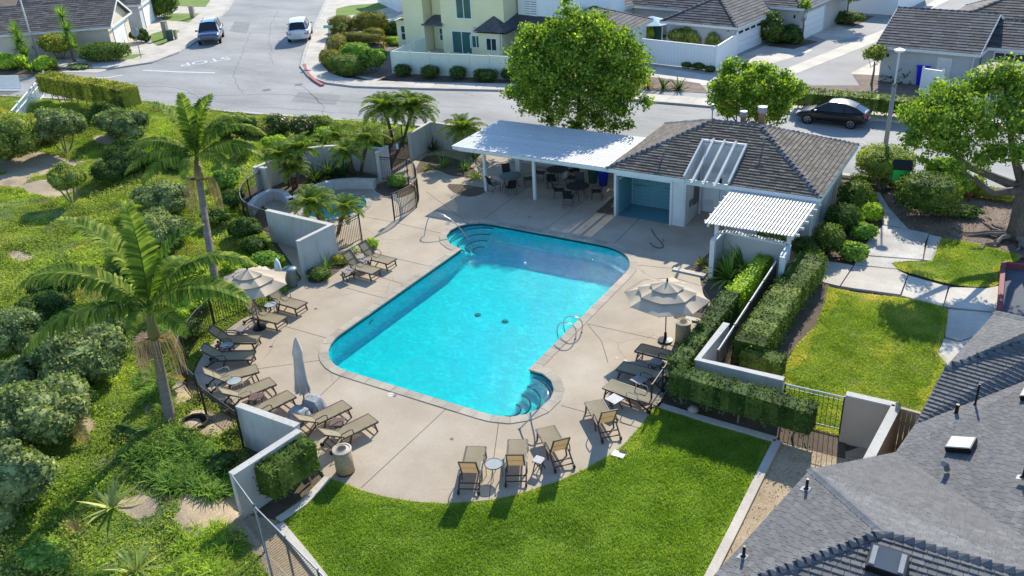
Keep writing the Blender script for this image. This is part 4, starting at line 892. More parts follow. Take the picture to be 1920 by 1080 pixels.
# ------------------------------------------------------------------ vinyl and board fences across the street
def board_fence(name, label, pts, h, mat, bw=.3, post=2.4, cap=True, cat='fence', gapw=.012, individual=True, pname='board'):
    t = thing(name, label, cat, (*pts[0], 0)); m_ = MB()
    for a, b in zip(pts[:-1], pts[1:]):
        a, b = Vector((*a, 0)), Vector((*b, 0)); ln = (b-a).length; d = (b-a)/ln; an = math.atan2(d.y, d.x); k = max(1, round(ln/bw))
        for i in range(k):
            c = a+d*(ln*(i+.5)/k); q = MB().box((c.x, c.y, h/2), (ln/k-gapw, .04, h-.04), an); q.build(pname, mat, t)
        kp = max(1, round(ln/post))
        for i in range(kp+1):
            c = a+d*(ln*i/kp); q = MB(); q.box((c.x, c.y, h/2+.06), (.13, .13, h+.12), an); q.lathe([(.1, 0), (0, .1)], (c.x, c.y, h+.12), 4); q.build('post', mat, t)
        if cap: MB().beam(a+Vector((0, 0, h)), b+Vector((0, 0, h)), .10, .07).build('top_rail', mat, t)
    return t
board_fence('vinyl_fence', 'long cream vinyl fence with posts in front of the yellow house', [(-47.6, 64.3), (-47.2, 58.9), (-36.5, 60.3), (-33.5, 60.7)], 1.8, 'cream_vinyl', .9, 1.9)
board_fence('board_fence', 'white vertical board fence in front of the grey garage house', [(-28.85, 69.0), (-22.15, 68.0), (-22.1, 73.1)], 1.9, 'white_vinyl', .3, 20, True)
board_fence('vinyl_gate', 'pale blue curved gate beside the blue bin at the grey house', [(-6.9, 66.4), (-5.6, 66.0)], 1.7, 'white_vinyl', .22, 5, True, cat='gate')
t = thing('picket_fence', 'white picket fence behind the right trees at the grey house', 'fence', (-5, 65.5, 0))
for i in range(40): MB().box((-5.5+i*.2, 65.6-i*.02, .6), (.08, .03, 1.2)).build('picket', 'white_vinyl', t)
MB().beam((-5.6, 65.66, 1.0), (2.6, 64.86, 1.0), .06, .09).build('rail', 'white_vinyl', t); MB().beam((-5.6, 65.66, .25), (2.6, 64.86, .25), .06, .09).build('rail', 'white_vinyl', t)

# ------------------------------------------------------------------ stucco walls round the pool
def wall_thing(label, pts, h, th=.2, mat='stucco', cap=True):
    t = thing('garden_wall', label, 'wall', (*pts[0], 0)); q = strip(pts, th)
    if sum(q[i][0]*q[(i+1) % len(q)][1]-q[(i+1) % len(q)][0]*q[i][1] for i in range(len(q))) < 0: q = q[::-1]
    MB().prism(q, -.06, h).build('wall', mat, t)
    if cap:
        q = strip(pts, th+.05)
        if sum(q[i][0]*q[(i+1) % len(q)][1]-q[(i+1) % len(q)][0]*q[i][1] for i in range(len(q))) < 0: q = q[::-1]
        MB().prism(q, h-.004, h+.05, bottom=True).build('wall_cap', 'stucco', t)
    return t
def g2(a, b, z=0): return G2(a, b, z)
H1 = 1.55
wall_thing('pale stucco wall outside the left loungers facing the palm', [g2(446, 758, H1+.05), g2(557, 797, H1+.05)], H1)
wall_thing('pale stucco wall behind the clipped hedge beside the lower lawn', [g2(561, 806, H1+.05), g2(433, 888, H1+.05)], H1)
wall_thing('white stucco wall left of the spa with a long shaded face', [g2(500, 393, 1.65), g2(618, 420, 1.65)], 1.6)
wall_thing('free standing white stucco wall with a light above the two upper loungers', [g2(557, 452, 1.75), g2(624, 419, 1.75)], 1.7, .16)
bk = [tuple(v[:2]) for v in smooth_line([g2(476, 314, 1.5), g2(512, 299, 1.5), g2(560, 281, 1.5), g2(600, 274, 1.5), g2(645, 273, 1.5), g2(718, 278, 1.5)], 4)]
wall_thing('curved white stucco wall behind the spa palms', bk, 1.45)
wall_thing('short white wall end where the spa fence starts', [g2(706, 286, 1.72), g2(725, 273, 1.72)], 1.68)
wall_thing('white wall stub with post at the left end of the spa planter', [g2(476, 313, 1.4), g2(500, 316, 1.4)], 1.4)
wall_thing('white angled wall between the entry gate and the white patio cover', [g2(766, 251, 1.65), g2(806, 228, 1.65), g2(862, 236, 1.65), g2(900, 240, 1.65)], 1.6)
lw = [tuple(v[:2]) for v in smooth_line(Gs([(702, 338), (655, 337), (610, 343), (575, 358), (545, 377)], .5), 4)]
wall_thing('low curved white seat wall in front of the dark spa planter', lw, .5, .3)
wall_thing('low white seat wall left of the spa', [tuple(v[:2]) for v in smooth_line(Gs([(545, 377), (533, 362), (508, 358), (480, 372), (468, 388)], .5), 4)], .5, .3)
wall_thing('white stucco wall between the two right hedges', [g2(1455+55, 440, 0)]*0+[(-8.05, 27.6), g2(1308, 673, 1.3), g2(1470, 710, 1.3)], 1.25, .2)
wall_thing('tan faced white wall right of the picket railing', [g2(1587, 737, 1.75), g2(1679, 758, 1.75)], 1.7, .2, 'stucco_tan')
wall_thing('tan wall with broad white cap running towards the near roof', [g2(1681, 760, 1.75), (-2.2, 18.6)], 1.7, .22, 'stucco_tan')
board_fence('board_fence', 'tan board fence under the eave of the near roof', [g2(1684, 762, 1.8), (-.2, 24.0)], 1.75, 'tan_fence', .14, 2.4, True)
MB().lathe([(.09, 0), (.12, .05), (.09, .16), (0, .2)], G(593, 447, 1.0), 10).build('wall_light', 'lamp_clear').__setitem__('label', 'small clear bulkhead light on the free standing white wall')
bpy.data.objects['wall_light']['category'] = 'wall light'

# ------------------------------------------------------------------ iron fences
PK = MB().tube([(0, 0, 0), (0, 0, 1)], .011, 4).build('picket_src', 'iron'); PKM = PK.data; bpy.data.objects.remove(PK)
def iron_fence(label, pts, h=1.4, mat='iron', railm=None, post=2.2, gap=.115, cat='fence', name='iron_fence', z0=.0, ends=True):
    t = thing(name, label, cat, (*pts[0][:2], 0)); P = dens_open([p[:2] for p in pts], .02) if False else [Vector((*p[:2], 0)) for p in pts]
    railm = railm or mat; o = Vector(t.location)
    MB().tube([p+Vector((0, 0, h)) for p in P], .028, 6).build('top_rail', railm, t); MB().tube([p+Vector((0, 0, .14+z0)) for p in P], .02, 4).build('bottom_rail', mat, t)
    if gap < .2: MB().tube([p+Vector((0, 0, h-.13)) for p in P], .014, 4).build('mid_rail', mat, t)
    acc = 0; nxt = gap; npost = 0
    for a, b in zip(P[:-1], P[1:]):
        ln = (b-a).length; d = (b-a)/max(ln, 1e-6)
        while nxt <= acc+ln:
            c = a+d*(nxt-acc); child(PKM, 'picket', t, (c-o+Vector((0, 0, .1+z0))), (0, 0, 0), (1, 1, h-.12-z0)); nxt += gap
        acc += ln
    tot = acc; k = max(1, round(tot/post)); acc = 0; tg = [tot*i/k for i in range(k+1)]
    for a, b in zip(P[:-1], P[1:]):
        ln = (b-a).length; d = (b-a)/max(ln, 1e-6)
        for s in [x for x in tg if acc-1e-6 <= x <= acc+ln+1e-6]:
            c = a+d*(s-acc); MB().box((c.x, c.y, h/2+.02), (.05, .05, h+.06), math.atan2(d.y, d.x)).build('post', mat, t); tg.remove(s)
        acc += ln
    return t
S_ = lambda L_, z=0, n=5: [tuple(v[:2]) for v in smooth_line(Gs(L_, z), n)]
iron_fence('curved black railing behind the loungers under the left open umbrella', S_([(508, 583), (480, 580), (452, 590), (420, 604), (392, 622), (366, 652), (351, 678)], 0), 1.3)
iron_fence('curved black railing turning past the grey drainage ditch', S_([(351, 679), (343, 705), (352, 733), (378, 762)], 0), 1.3)
iron_fence('straight black railing joining the lower left stucco wall', S_([(390, 790), (458, 842)], 0, 2), 1.45)
iron_fence('curved black railing around the left side of the spa', S_([(497, 314), (470, 330), (451, 350), (452, 372), (474, 387), (502, 396)], 1.3), 1.3, railm='iron_rail')
iron_fence('black railing between the white wall and the spa pool', S_([(630, 478), (679, 452)], 0, 2), 1.4)
iron_fence('curved black railing right of the spa around a small shrub bed', S_([(707, 294), (740, 297), (770, 302), (779, 315), (780, 335), (765, 350), (734, 364)], 1.45), 1.45)
iron_fence('black entry gate with a white notice beside the angled white wall', [g2(729, 271, 1.6), g2(764, 251, 1.6)], 1.6, cat='gate', name='iron_gate', gap=.06)
iron_fence('black railing outside the entry gate under the tall palms', [g2(719, 250, 1.5), g2(752, 235, 1.5)], 1.5)
iron_fence('long black and white topped railing between the two right hedges', [g2(1456, 487, 1.5), g2(1346, 655, 1.5)], 1.45, railm='white_wood')
iron_fence('pale topped black railing between the white wall and the tan wall', [g2(1473, 719, 1.38), g2(1584, 744, 1.38)], 1.35, railm='white_wood', gap=.15)
iron_fence('leaning black handrail beside the right loungers', [g2(1282, 636, .95), g2(1222, 722, .95)], .95, gap=9, post=1.2, name='hand_fence')
g_ = MB(); g_.box((*g2(742, 273, 1.3), 1.25), (.3, .03, .35), R(35)); gt = bpy.data.objects['iron_gate']; g_.build('notice', 'white_vinyl', gt)
g_ = MB(); c_ = g2(740, 370, 1.1); g_.box((c_[0], c_[1], 1.1), (.22, .02, .32), R(60)); fs_ = [o for o in bpy.data.objects if o.get('label', '').startswith('curved black railing right of the spa')][0]; g_.build('notice', 'white_vinyl', fs_)

# chain link fence at lower left
cl = thing('chain_link_fence', 'grey chain link fence and leaning post at the bottom left corner of the lawn', 'fence', G(505, 1080))
A_ = Vector((*g2(476, 945, 1.7), 0)); B_ = Vector((*g2(640, 1110, 1.7), 0)); C_ = Vector((*g2(436, 897, 1.5), 0)); 
for (a, b) in ((A_, B_), (C_, A_)):
    ln = (b-a).length; d = (b-a)/ln; MB().tube([a+Vector((0, 0, 1.6)), b+Vector((0, 0, 1.6))], .025, 6).build('top_rail', 'galvanised', cl)
    mm = MB(); st = .085; k = int((ln+1.6)/st)
    for i in range(-int(1.6/st), int(ln/st)+1):
        for sg in (1, -1):
            s0 = i*st; u0, z0_, u1, z1_ = s0, 0., s0+1.6, 1.6
            if u0 < 0: z0_ -= u0; u0 = 0
            if u1 > ln: z1_ -= (u1-ln); u1 = ln
            if u1-u0 < .03: continue
            if sg < 0: z0_, z1_ = 1.6-z0_, 1.6-z1_
            p, q = a+d*u0+Vector((0, 0, z0_)), a+d*u1+Vector((0, 0, z1_)); s = Vector((0, 0, .008)); r_ = Vector((d.y, -d.x, 0))*.004
            mm.add([p-s, q-s, q+s, p+s], [(0, 1, 2, 3)])
    tag(mm.build('mesh_wires', 'iron_rail', cl), kind='stuff')
MB().tube([A_, A_+Vector((0, 0, 1.7))], .035, 8).build('post', 'galvanised', cl); MB().tube([A_+Vector((0, 0, 1.62)), Vector((*g2(512, 1085, .05), .05))], .03, 8).build('brace', 'galvanised', cl)
for k_ in (.38, .75): p = A_+(B_-A_)*k_; MB().tube([p, p+Vector((0, 0, 1.65))], .03, 8).build('post', 'galvanised', cl)
# white fence top left and lattice panel
t = thing('railing_fence', 'white railing fence panel at the top left above the shrubs', 'fence', G(85, 215))
a, b = Vector(G(0, 232, 1.5)), Vector(G(82, 137, 1.5)); c = Vector(G(85, 150, 1.3))
for z in (1.5, 1.1, .15): MB().beam((a.x, a.y, z), (b.x, b.y, z), .07, .07).build('rail', 'white_vinyl', t)
for i in range(38): p = a.lerp(b, (i+.5)/38); MB().box((p.x, p.y, .75), (.05, .05, 1.45), 0).build('picket', 'white_vinyl', t)
for k_ in (0, .35, .7, 1): p = a.lerp(b, k_); MB().box((p.x, p.y, .85), (.11, .11, 1.7), 0).build('post', 'white_vinyl', t)
t = thing('railing_fence', 'white and black railing at the far left edge below the street', 'fence', G(5, 160))
a, b = Vector(G(-20, 143, 1.2)), Vector(G(34, 143, 1.2))
for z in (1.2, .15): MB().beam((a.x, a.y, z), (b.x, b.y, z), .08, .1).build('rail', 'white_vinyl', t)
for i in range(26): p = a.lerp(b, (i+.5)/26); MB().box((p.x, p.y, .65), (.06, .06, 1.1), 0).build('picket', 'white_vinyl', t)
# ------------------------------------------------------------------ club house by the pool
Z3 = Vector((0, 0, 1))
ch = thing('club_house', 'grey shingled pool club house with tiled open shower bay facing the pool', 'building', (-12.4, 42, 0))
x0, x1, y0, y1, ze, zr = -17.65, -7.25, 37.9, 45.9, 2.5, 4.25
ra, rb = Vector((-13.65, 41.9, zr)), Vector((-11.25, 41.9, zr))
A, B, C, D_ = Vector((x0, y0, ze)), Vector((x1, y0, ze)), Vector((x1, y1, ze)), Vector((x0, y1, ze))
sl_ = (zr-ze)/4.0
def on_front(x, y): return Vector((x, y, ze+(y-y0)*sl_))
nx0, nx1, ny = -13.55, -11.45, 40.35     # trellised notch in the front slope
fr_faces = [[A, on_front(nx0, y0), on_front(nx0, 41.9)+Vector((0, 0, 0)), ra], [on_front(nx0, ny), on_front(nx1, ny), on_front(nx1, 41.9), on_front(nx0, 41.9)], [on_front(nx1, y0), B, rb, on_front(nx1, 41.9)]]
all_f = fr_faces+[[B, C, rb], [C, D_, ra, rb], [D_, A, ra]]
rf = MB()
for f_ in all_f: rf.poly(f_); rf.poly([p-Z3*.14 for p in f_][::-1])
rf.poly([A, B, C, D_][::-1]) if False else None
cro = rf.build('roof', 'roof_edge', ch)
for f_ in all_f: shingles(cro, f_, .34, .19, .042, 'shingle_club')
Nn = lambda f_: plane_frame([Vector(p) for p in f_])[0]
for (a, b, n1, n2) in ((A, ra, Nn(all_f[5]), Nn(all_f[0])), (B, rb, Nn(all_f[2]), Nn(all_f[3])), (C, rb, Nn(all_f[3]), Nn(all_f[4])), (D_, ra, Nn(all_f[4]), Nn(all_f[5])), (ra, rb, Nn(all_f[0]), Nn(all_f[4]))):
    caps(cro, a, b, n1, n2, .27, .15, .03, 'shingle_cap', curl=.05)
fb = MB()
for a, b in ((A, on_front(nx0, y0)), (on_front(nx1, y0), B), (B, C), (C, D_), (D_, A), (on_front(nx0, y0), on_front(nx0, ny)), (on_front(nx1, y0), on_front(nx1, ny)), (on_front(nx0, ny), on_front(nx1, ny))): fb.beam(a-Z3*.09, b-Z3*.09, .05, .2)
fb.build('fascia_board', 'fascia', ch)
# walls: right block, back, shower bay, recess
wm = MB(); 
wm.prism([(-11.5, 38.45), (-7.75, 38.45), (-7.75, 45.4), (-11.5, 45.4)], -.05, ze-.1); wm.prism([(-13.56, 40.36), (-11.44, 40.36), (-11.44, 40.5), (-13.56, 40.5)], -.05, on_front(0, 40.36).z-.03)
wm.prism([(-17.15, 39.9), (-14.25, 39.9), (-14.25, 45.4), (-17.15, 45.4)], -.05, ze-.1); wm.prism([(-14.25, 38.0), (-13.55, 38.0), (-13.55, 40.6), (-14.25, 40.6)], -.05, ze-.08)
wm.prism([(-17.25, 38.0), (-17.13, 38.0), (-17.13, 39.9), (-17.25, 39.9)], -.05, ze-.1)
for a, b in (((-13.55, 40.6), (-13.45, 38.0)), ((-11.6, 38.45), (-11.5, 40.6))): pass
wm.add([(-13.54, 38.0, 2.3), (-13.54, 40.4, 2.3), (-13.54, 40.4, 3.5)], [(0, 1, 2), (2, 1, 0)]); wm.add([(-11.46, 38.0, 2.3), (-11.46, 40.4, 2.3), (-11.46, 40.4, 3.5)], [(0, 1, 2), (2, 1, 0)])
for xx in (-13.56, -11.5):
    vs = [(xx, 38.0, 0), (xx, 40.6, 0), (xx, 40.6, on_front(0, 40.6).z-.02), (xx, 38.0, on_front(0, 38.0).z-.02)]; vs += [(v[0]+.06, v[1], v[2]) for v in vs]
    wm.add(vs, [(0, 1, 2, 3), (7, 6, 5, 4), (3, 2, 6, 7), (0, 3, 7, 4), (1, 5, 6, 2)])
wm.build('wall', 'white_wood', ch)
for y in [38.6+.9*k for k in range(8)]: MB().box((-7.735, y, 1.2), (.03, .05, 2.4)).build('wall_batten', 'white_wood', ch)
# tiled bay: back and side walls laid tile by tile
bay = MB().prism([(-17.12, 39.80), (-14.26, 39.80), (-14.26, 39.89), (-17.12, 39.89)], -.0, 2.3); bay.prism([(-17.12, 38.1), (-17.08, 38.1), (-17.08, 39.8), (-17.12, 39.8)], 0, 2.3); bayo = bay.build('shower_bay', 'grout', ch)
ts = .2; tm = MB().box((0, 0, 0), (ts-.02, .012, ts-.02)).build('tile_src', 'tile'); TM = tm.data; bpy.data.objects.remove(tm)
off = Vector(ch.location)
for i in range(14):
    for k in range(11):
        child(TM, 'tile', bayo, Vector((-17.02+ts*(i+.5), 39.792, .03+ts*(k+.5)))-off)
for i in range(8):
    for k in range(11): child(TM, 'tile', bayo, Vector((-17.074, 38.2+ts*(i+.5), .03+ts*(k+.5)))-off, (0, 0, PI/2))
MB().sheet([(-17.1, 38.05), (-14.27, 38.05), (-14.27, 39.79), (-17.1, 39.79)], .006).build('shower_floor', 'tile', ch)
fr = MB(); fr.beam((-17.15, 37.99, 2.30), (-14.2, 37.99, 2.30), .12, .22); fr.build('bay_lintel', 'fascia', ch)
for x in (-17.18, -14.22): MB().box((x, 38.0, 1.2), (.12, .12, 2.4)).build('post', 'white_wood', ch)
tr_ = MB(); tr_.beam((-17.0, 39.76, 1.95), (-14.3, 39.76, 1.95), .05, .09); tr_.beam((-17.03, 38.2, 1.95), (-17.03, 39.75, 1.95), .05, .09); tr_.build('bay_trim', 'fascia', ch)
for x, l_ in ((-16.5, .8), (-15.0, .7)):
    MB().tube([(x-l_/2, 39.76, 1.1), (x-l_/2, 39.68, 1.1), (x+l_/2, 39.68, 1.1), (x+l_/2, 39.76, 1.1)], .018, 6).build('grab_bar', 'steel', ch)
    MB().lathe([(.05, 0), (.07, .05), (0, .09)], (x+.35, 39.70, 1.45), 8).build('shower_head', 'steel', ch)
MB().box((-13.5, 38.75, 1.0), (.12, .45, .3)).build('drinking_fountain', 'galvanised', ch); MB().box((-13.5, 39.5, 1.3), (.05, .7, 1.2)).build('notice_board', 'iron_rail', ch)
# doors in the recess
for i, x in enumerate((-13.05, -12.05)):
    dd = MB().box((x, 40.33, 1.05), (.96, .06, 2.1)).build('door', 'white_vinyl', ch); lv = MB()
    for k in range(5): lv.box((x-.05, 40.29, .35+.07*k), (.45, .02, .035))
    lv.build('louvre', 'fascia', dd)
MB().box((-12.55, 40.3, 1.75), (.14, .1, .26)).build('wall_lamp', 'black', ch); MB().box((-13.62, 38.35, 2.15), (.16, .12, .26)).build('wall_lamp', 'black', ch)
MB().tube([(-13.42, 39.9, 0), (-13.42, 39.9, 2.4)], .06, 8).build('downpipe', 'white_wood', ch)
# trellis beams over the notch
be = MB(); be.beam((-13.7, 38.0, 2.36), (-11.3, 38.0, 2.36), .1, .26); be.build('trellis_header', 'fascia', ch)
for x in (-13.05, -12.5, -11.95): MB().beam((x, 37.45, 2.50), (x, 40.45, 3.75), .11, .16).build('trellis_beam', 'white_wood', ch)
MB().beam((-13.6, 40.38, 3.66), (-11.4, 40.38, 3.66), .08, .14).build('trellis_ledger', 'white_wood', ch)
for x in (-13.58, -11.42): MB().beam((x, 37.9, 2.62), (x, 40.42, 3.70), .09, .16).build('trellis_side', 'white_wood', ch)
for x, y in ((-15.2, 39.4), (-10.7, 40.7)): 
    p = on_front(x, y); m_ = MB(); m_.tube([p, p+Z3*.35], .04, 6); m_.tube([p+Z3*.35-Vector((.2, 0, 0)), p+Z3*.35+Vector((.2, 0, 0))], .02, 5); m_.build('roof_vent', 'grey_metal', ch)
p = on_front(-13.35, 40.9); m_ = MB(); m_.tube([p, p+Z3*1.5], .03, 6); m_.box(p+Z3*1.4, (.12, .12, .3)); m_.tube([p+Z3*1.6, p+Z3*1.95], .012, 5); m_.build('antenna_mast', 'galvanised', ch)
for (x, y, h, r_) in ((-12.6, 43.6, .85, .13), (-11.6, 43.4, 1.15, .16)):
    z0_ = zr-(y-41.9)*sl_; m_ = MB(); m_.lathe([(r_, 0), (r_, h-.3), (r_*1.5, h-.28), (r_*1.5, h), (0, h+.02)], (x, y, z0_), 12); m_.build('flue', 'flashing', ch); MB().lathe([(r_+.01, .2), (r_+.01, h-.32)], (x, y, z0_), 12).build('flue_rust', 'rust', ch)

# ------------------------------------------------------------------ patio cover (left)
pg = thing('patio_cover', 'large white slatted patio cover over the dark dining tables', 'patio cover', (-22, 40.5, 0))
px0, px1, py0 = -26.9, -17.5, 37.85; py1 = G(942, 224, 2.6).y
for x in (-25.15, -22.05): MB().box((x, 38.35, 1.15), (.15, .15, 2.3)).build('post', 'white_wood', pg)
for x in (-25.15, -22.05, -18.6): MB().box((x, py1-1.0, 1.15), (.3, .3, 2.3)).build('post', 'white_wood', pg)
MB().beam((px0+.1, 38.35, 2.27), (px1-.1, 38.35, 2.27), .14, .24).build('beam', 'fascia', pg); MB().beam((px0+.1, py1-1, 2.27), (px1-.1, py1-1, 2.27), .14, .24).build('beam', 'fascia', pg)
k = 16
for i in range(k): x = px0+.25+(px1-px0-.5)*i/(k-1); MB().beam((x, py0-.08, 2.45), (x, py1, 2.45), .05, .13).build('rafter', 'white_wood', pg)
sl_m = MB().box((0, 0, 0), (.118, py1-py0, .03)).build('s', 'white_wood'); SM = sl_m.data; bpy.data.objects.remove(sl_m); n = int((px1-px0)/.15)
for i in range(n): child(SM, 'slat', pg, (px0+.07+i*.15+22, (py0+py1)/2-40.5, 2.535+random.uniform(-.002, .002)))
MB().beam((px0+.1, py0-.04, 2.45), (px1-.1, py0-.04, 2.45), .03, .13).build('fascia_board', 'fascia', pg)
MB().prism([(px0+.5, py1+.2), (px1, py1+.2), (px1, py1+.4), (px0+.5, py1+.4)], 0, 1.2).build('low_wall', 'stucco', pg)
# small patio cover (right)
pc = thing('slatted_cover', 'small white slatted cover above the enclosure on the right side of the club house', 'patio cover', (-9.5, 36.2, 0))
zc = 2.32; c0, c1, c2, c3 = G(1373, 352, zc), G(1537, 375, zc), G(1488, 444, zc), G(1320, 418, zc)
def lerp4(u, v): return (c0.lerp(c1, u)).lerp(c3.lerp(c2, u), v)
n = 27
for i in range(n):
    a, b = lerp4((i+.5)/n, 0), lerp4((i+.5)/n, 1); MB().beam(a, b, .085, .04).build('slat', 'white_wood', pc)
for k in range(6):
    a, b = lerp4(-.025, (k+.5)/6), lerp4(1.04, (k+.5)/6); MB().beam(a-Z3*.07, b-Z3*.07, .05, .1).build('rafter', 'white_wood', pc)
for u in (.03, .97):
    a, b = lerp4(u, 0), lerp4(u, .95); MB().beam(a-Z3*.18, b-Z3*.18, .08, .16).build('beam', 'white_wood', pc); 
for u, v in ((.12, .9), (.93, .9)): p = lerp4(u, v); MB().box((p.x, p.y, 1.1), (.16, .16, 2.2)).build('post', 'white_wood', pc)
# sided enclosure under it
en = thing('privacy_wall', 'white lap sided privacy wall with broad caps under the small slatted cover', 'wall', (-9, 34, 0))
e0, e1, e2, e3 = Vector((-10.55, 33.4, 0)), Vector((-10.45, 34.45, 0)), Vector((-7.6, 34.2, 0)), Vector((-7.5, 33.0, 0))
wm = MB(); hh = 1.72
for a, b in ((e0, e1), (e1, e2), (e2, e3)):
    q = strip([(a.x, a.y), (b.x, b.y)], .14)
    if sum(q[i][0]*q[(i+1) % 4][1]-q[(i+1) % 4][0]*q[i][1] for i in range(4)) < 0: q = q[::-1]
    wm.prism(q, 0, hh)
lap_siding(wm, (e1.x+.08, e1.y-.07), (e2.x-.08, e2.y-.07), .05, hh, .19, .02, Vector((0, -1, 0)))
wm.build('wall', 'siding_grey', en); cm = MB()
for a, b in ((e0, e1), (e1, e2), (e2, e3)): cm.beam(a+Z3*(hh+.03), b+Z3*(hh+.03), .24, .07)
cm.build('wall_cap', 'fascia', en)
for e in (e0, e3): MB().box((e.x, e.y-.05, (hh+.05)/2), (.2, .2, hh+.05)).build('post', 'fascia', en)
for j in range(22): MB().box((e1.x+.2+j*.12, e1.y+(e2.y-e1.y)*(.2+j*.12)/2.85, hh+.09), (.05, .2, .05)).build('cap_block', 'white_wood', en)

# ------------------------------------------------------------------ near house, lower right
nh = thing('house', 'near house with layered grey shingle roof filling the lower right corner', 'house', (2, 20, 0))
def d2(a): return Vector((math.cos(R(a)), math.sin(R(a)), 0))
E1 = G(1520, 880, 3.3); P1 = G(1655, 998, 4.0); Rr = G(1920, 1075, 4.0); nN = (P1-E1).cross(Rr-E1).normalized()
if nN.z < 0: nN = -nN
V1 = ray_plane(1680, 848, E1, nN); R2 = ray_plane(1910, 1000, E1, nN)
E2 = E1+d2(-102)*7.5; nW1 = (E2-E1).cross(P1-E1).normalized(); nW1 = nW1 if nW1.z > 0 else -nW1
Dv = G(1717, 795, V1.z); Cc = G(1772, 690, V1.z+.68); T_ = G(1867, 585, V1.z+.68)
cdirS = d2(-9); nS = (Cc-Dv).cross(cdirS).normalized(); nS = nS if nS.z > 0 else -nS
H1_ = ray_plane(1925, 637, Cc, nS); VD = ray_plane(1925, 712, Cc, nS)
nW2 = (Dv-V1).cross(d2(-9)+Z3*.30).normalized(); nW2 = nW2 if nW2.z > 0 else -nW2
R2b = ray_plane(1910, 1000, V1, nW2); VDb = ray_plane(1925, 712, V1, nW2)
R2 = (R2+R2b)/2; VD = (VD+VDb)/2
def ext(a, b, k): return a+(b-a)*k
Rx = ext(P1, Rr, 1.25); R2x = ext(V1, R2, 1.3); VDx = ext(Dv, VD, 1.6); H1x = ext(Cc, H1_, 1.9); Tx = T_+(H1x-Cc)*.95+Vector((0, 0, -.3))
hipS = ray_plane(1440, 1077, E1, nW1); hipSx = ext(P1, hipS, (P1.z-E1.z)/max(P1.z-hipS.z, .05))
nS1 = (Rr-P1).cross(hipS-P1).normalized(); nS1 = nS1 if nS1.z > 0 else -nS1
SW = E1+d2(-102)*9; SEx = hipSx+(Rx-P1)
Tn = T_+(H1x-Cc)*.5
facesN = {'w1': [E1, P1, hipSx], 'n': [E1, V1, R2x, Rx, P1], 'w2': [V1, Dv, VDx, R2x], 's2': [Dv, Cc, H1x, VDx], 'w3': [Cc, T_, G(1960, 607, T_.z+1.0), H1x], 's1': [P1, Rx, SEx, hipSx]}
def planar(f_):
    n_, u_, v_ = plane_frame(f_); o_ = sum(f_, Vector())/len(f_); return [p-n_*((p-o_).dot(n_))*.0 for p in f_]
rf = MB()
for k_, f_ in facesN.items():
    for i in range(1, len(f_)-1): rf.poly([f_[0], f_[i], f_[i+1]]); rf.poly([p-Z3*.16 for p in (f_[i+1], f_[i], f_[0])])
nro = rf.build('roof', 'roof_edge', nh)
def tri_shingles(f_, w_, h, th, nind, cdir):
    """split a slightly twisted face into planar triangles"""
    tri = [[f_[0], f_[i], f_[i+1]] for i in range(1, len(f_)-1)]
    nm = [plane_frame(q)[0] for q in tri]
    if all(nm[0].dot(x) > .9996 for x in nm):
        return [shingles(nro, f_, w_, h, th, 'shingle_near', nind, cdir, screen_area)]
    return [shingles(nro, q, w_, h, th, 'shingle_near', nind//len(tri), cdir, screen_area) for q in tri]
tri_shingles(facesN['w1'], .21, .115, .014, 70, d2(-102))
tri_shingles(facesN['n'], .21, .115, .010, 70, None)
tri_shingles(facesN['w2'], .21, .115, .014, 70, d2(78))
tri_shingles(facesN['s2'], .26, .15, .03, 60, d2(-9))
tri_shingles(facesN['w3'], .21, .115, .014, 20, d2(78))
tri_shingles(facesN['s1'], .22, .16, .032, 60, None)
caps(nro, E1, P1, nW1, nN, .22, .13, .012, curl=.012)
caps(nro, hipSx, P1, nW1, nS1, .2, .13, .03, curl=.09)
caps(nro, Rx, P1, nN, nS1, .2, .13, .03, curl=.05)
n3 = plane_frame(facesN['w3'][:3])[0]; caps(nro, Cc, H1x, n3, nS, .24, .14, .03, curl=.07)
caps(nro, T_, G(1960, 607, T_.z+1.0), n3, Z3, .24, .13, .012, curl=.012)
fb = MB()
for a, b in ((hipSx, E1), (E1, V1), (V1, Dv), (Dv, Cc), (Cc, T_)): fb.beam(a-Z3*.1, b-Z3*.1, .04, .16)
fb.build('gutter', 'roof_edge', nh)
inx = Vector((.35, -.1, 0)); wm = MB()
for a, b in ((hipSx, E1), (E1, V1), (V1, Dv), (Dv, Cc), (Cc, T_)):
    a, b = a+inx, b+inx; wm.add([(a.x, a.y, 0), (b.x, b.y, 0), (b.x, b.y, b.z-.12), (a.x, a.y, a.z-.12)], [(0, 1, 2, 3), (3, 2, 1, 0)])
wm.build('wall', 'stucco_tan', nh)
def on_face(px, py, key):
    f_ = facesN[key]; n_ = plane_frame(f_[:3])[0]; return ray_plane(px, py, f_[0], n_), n_
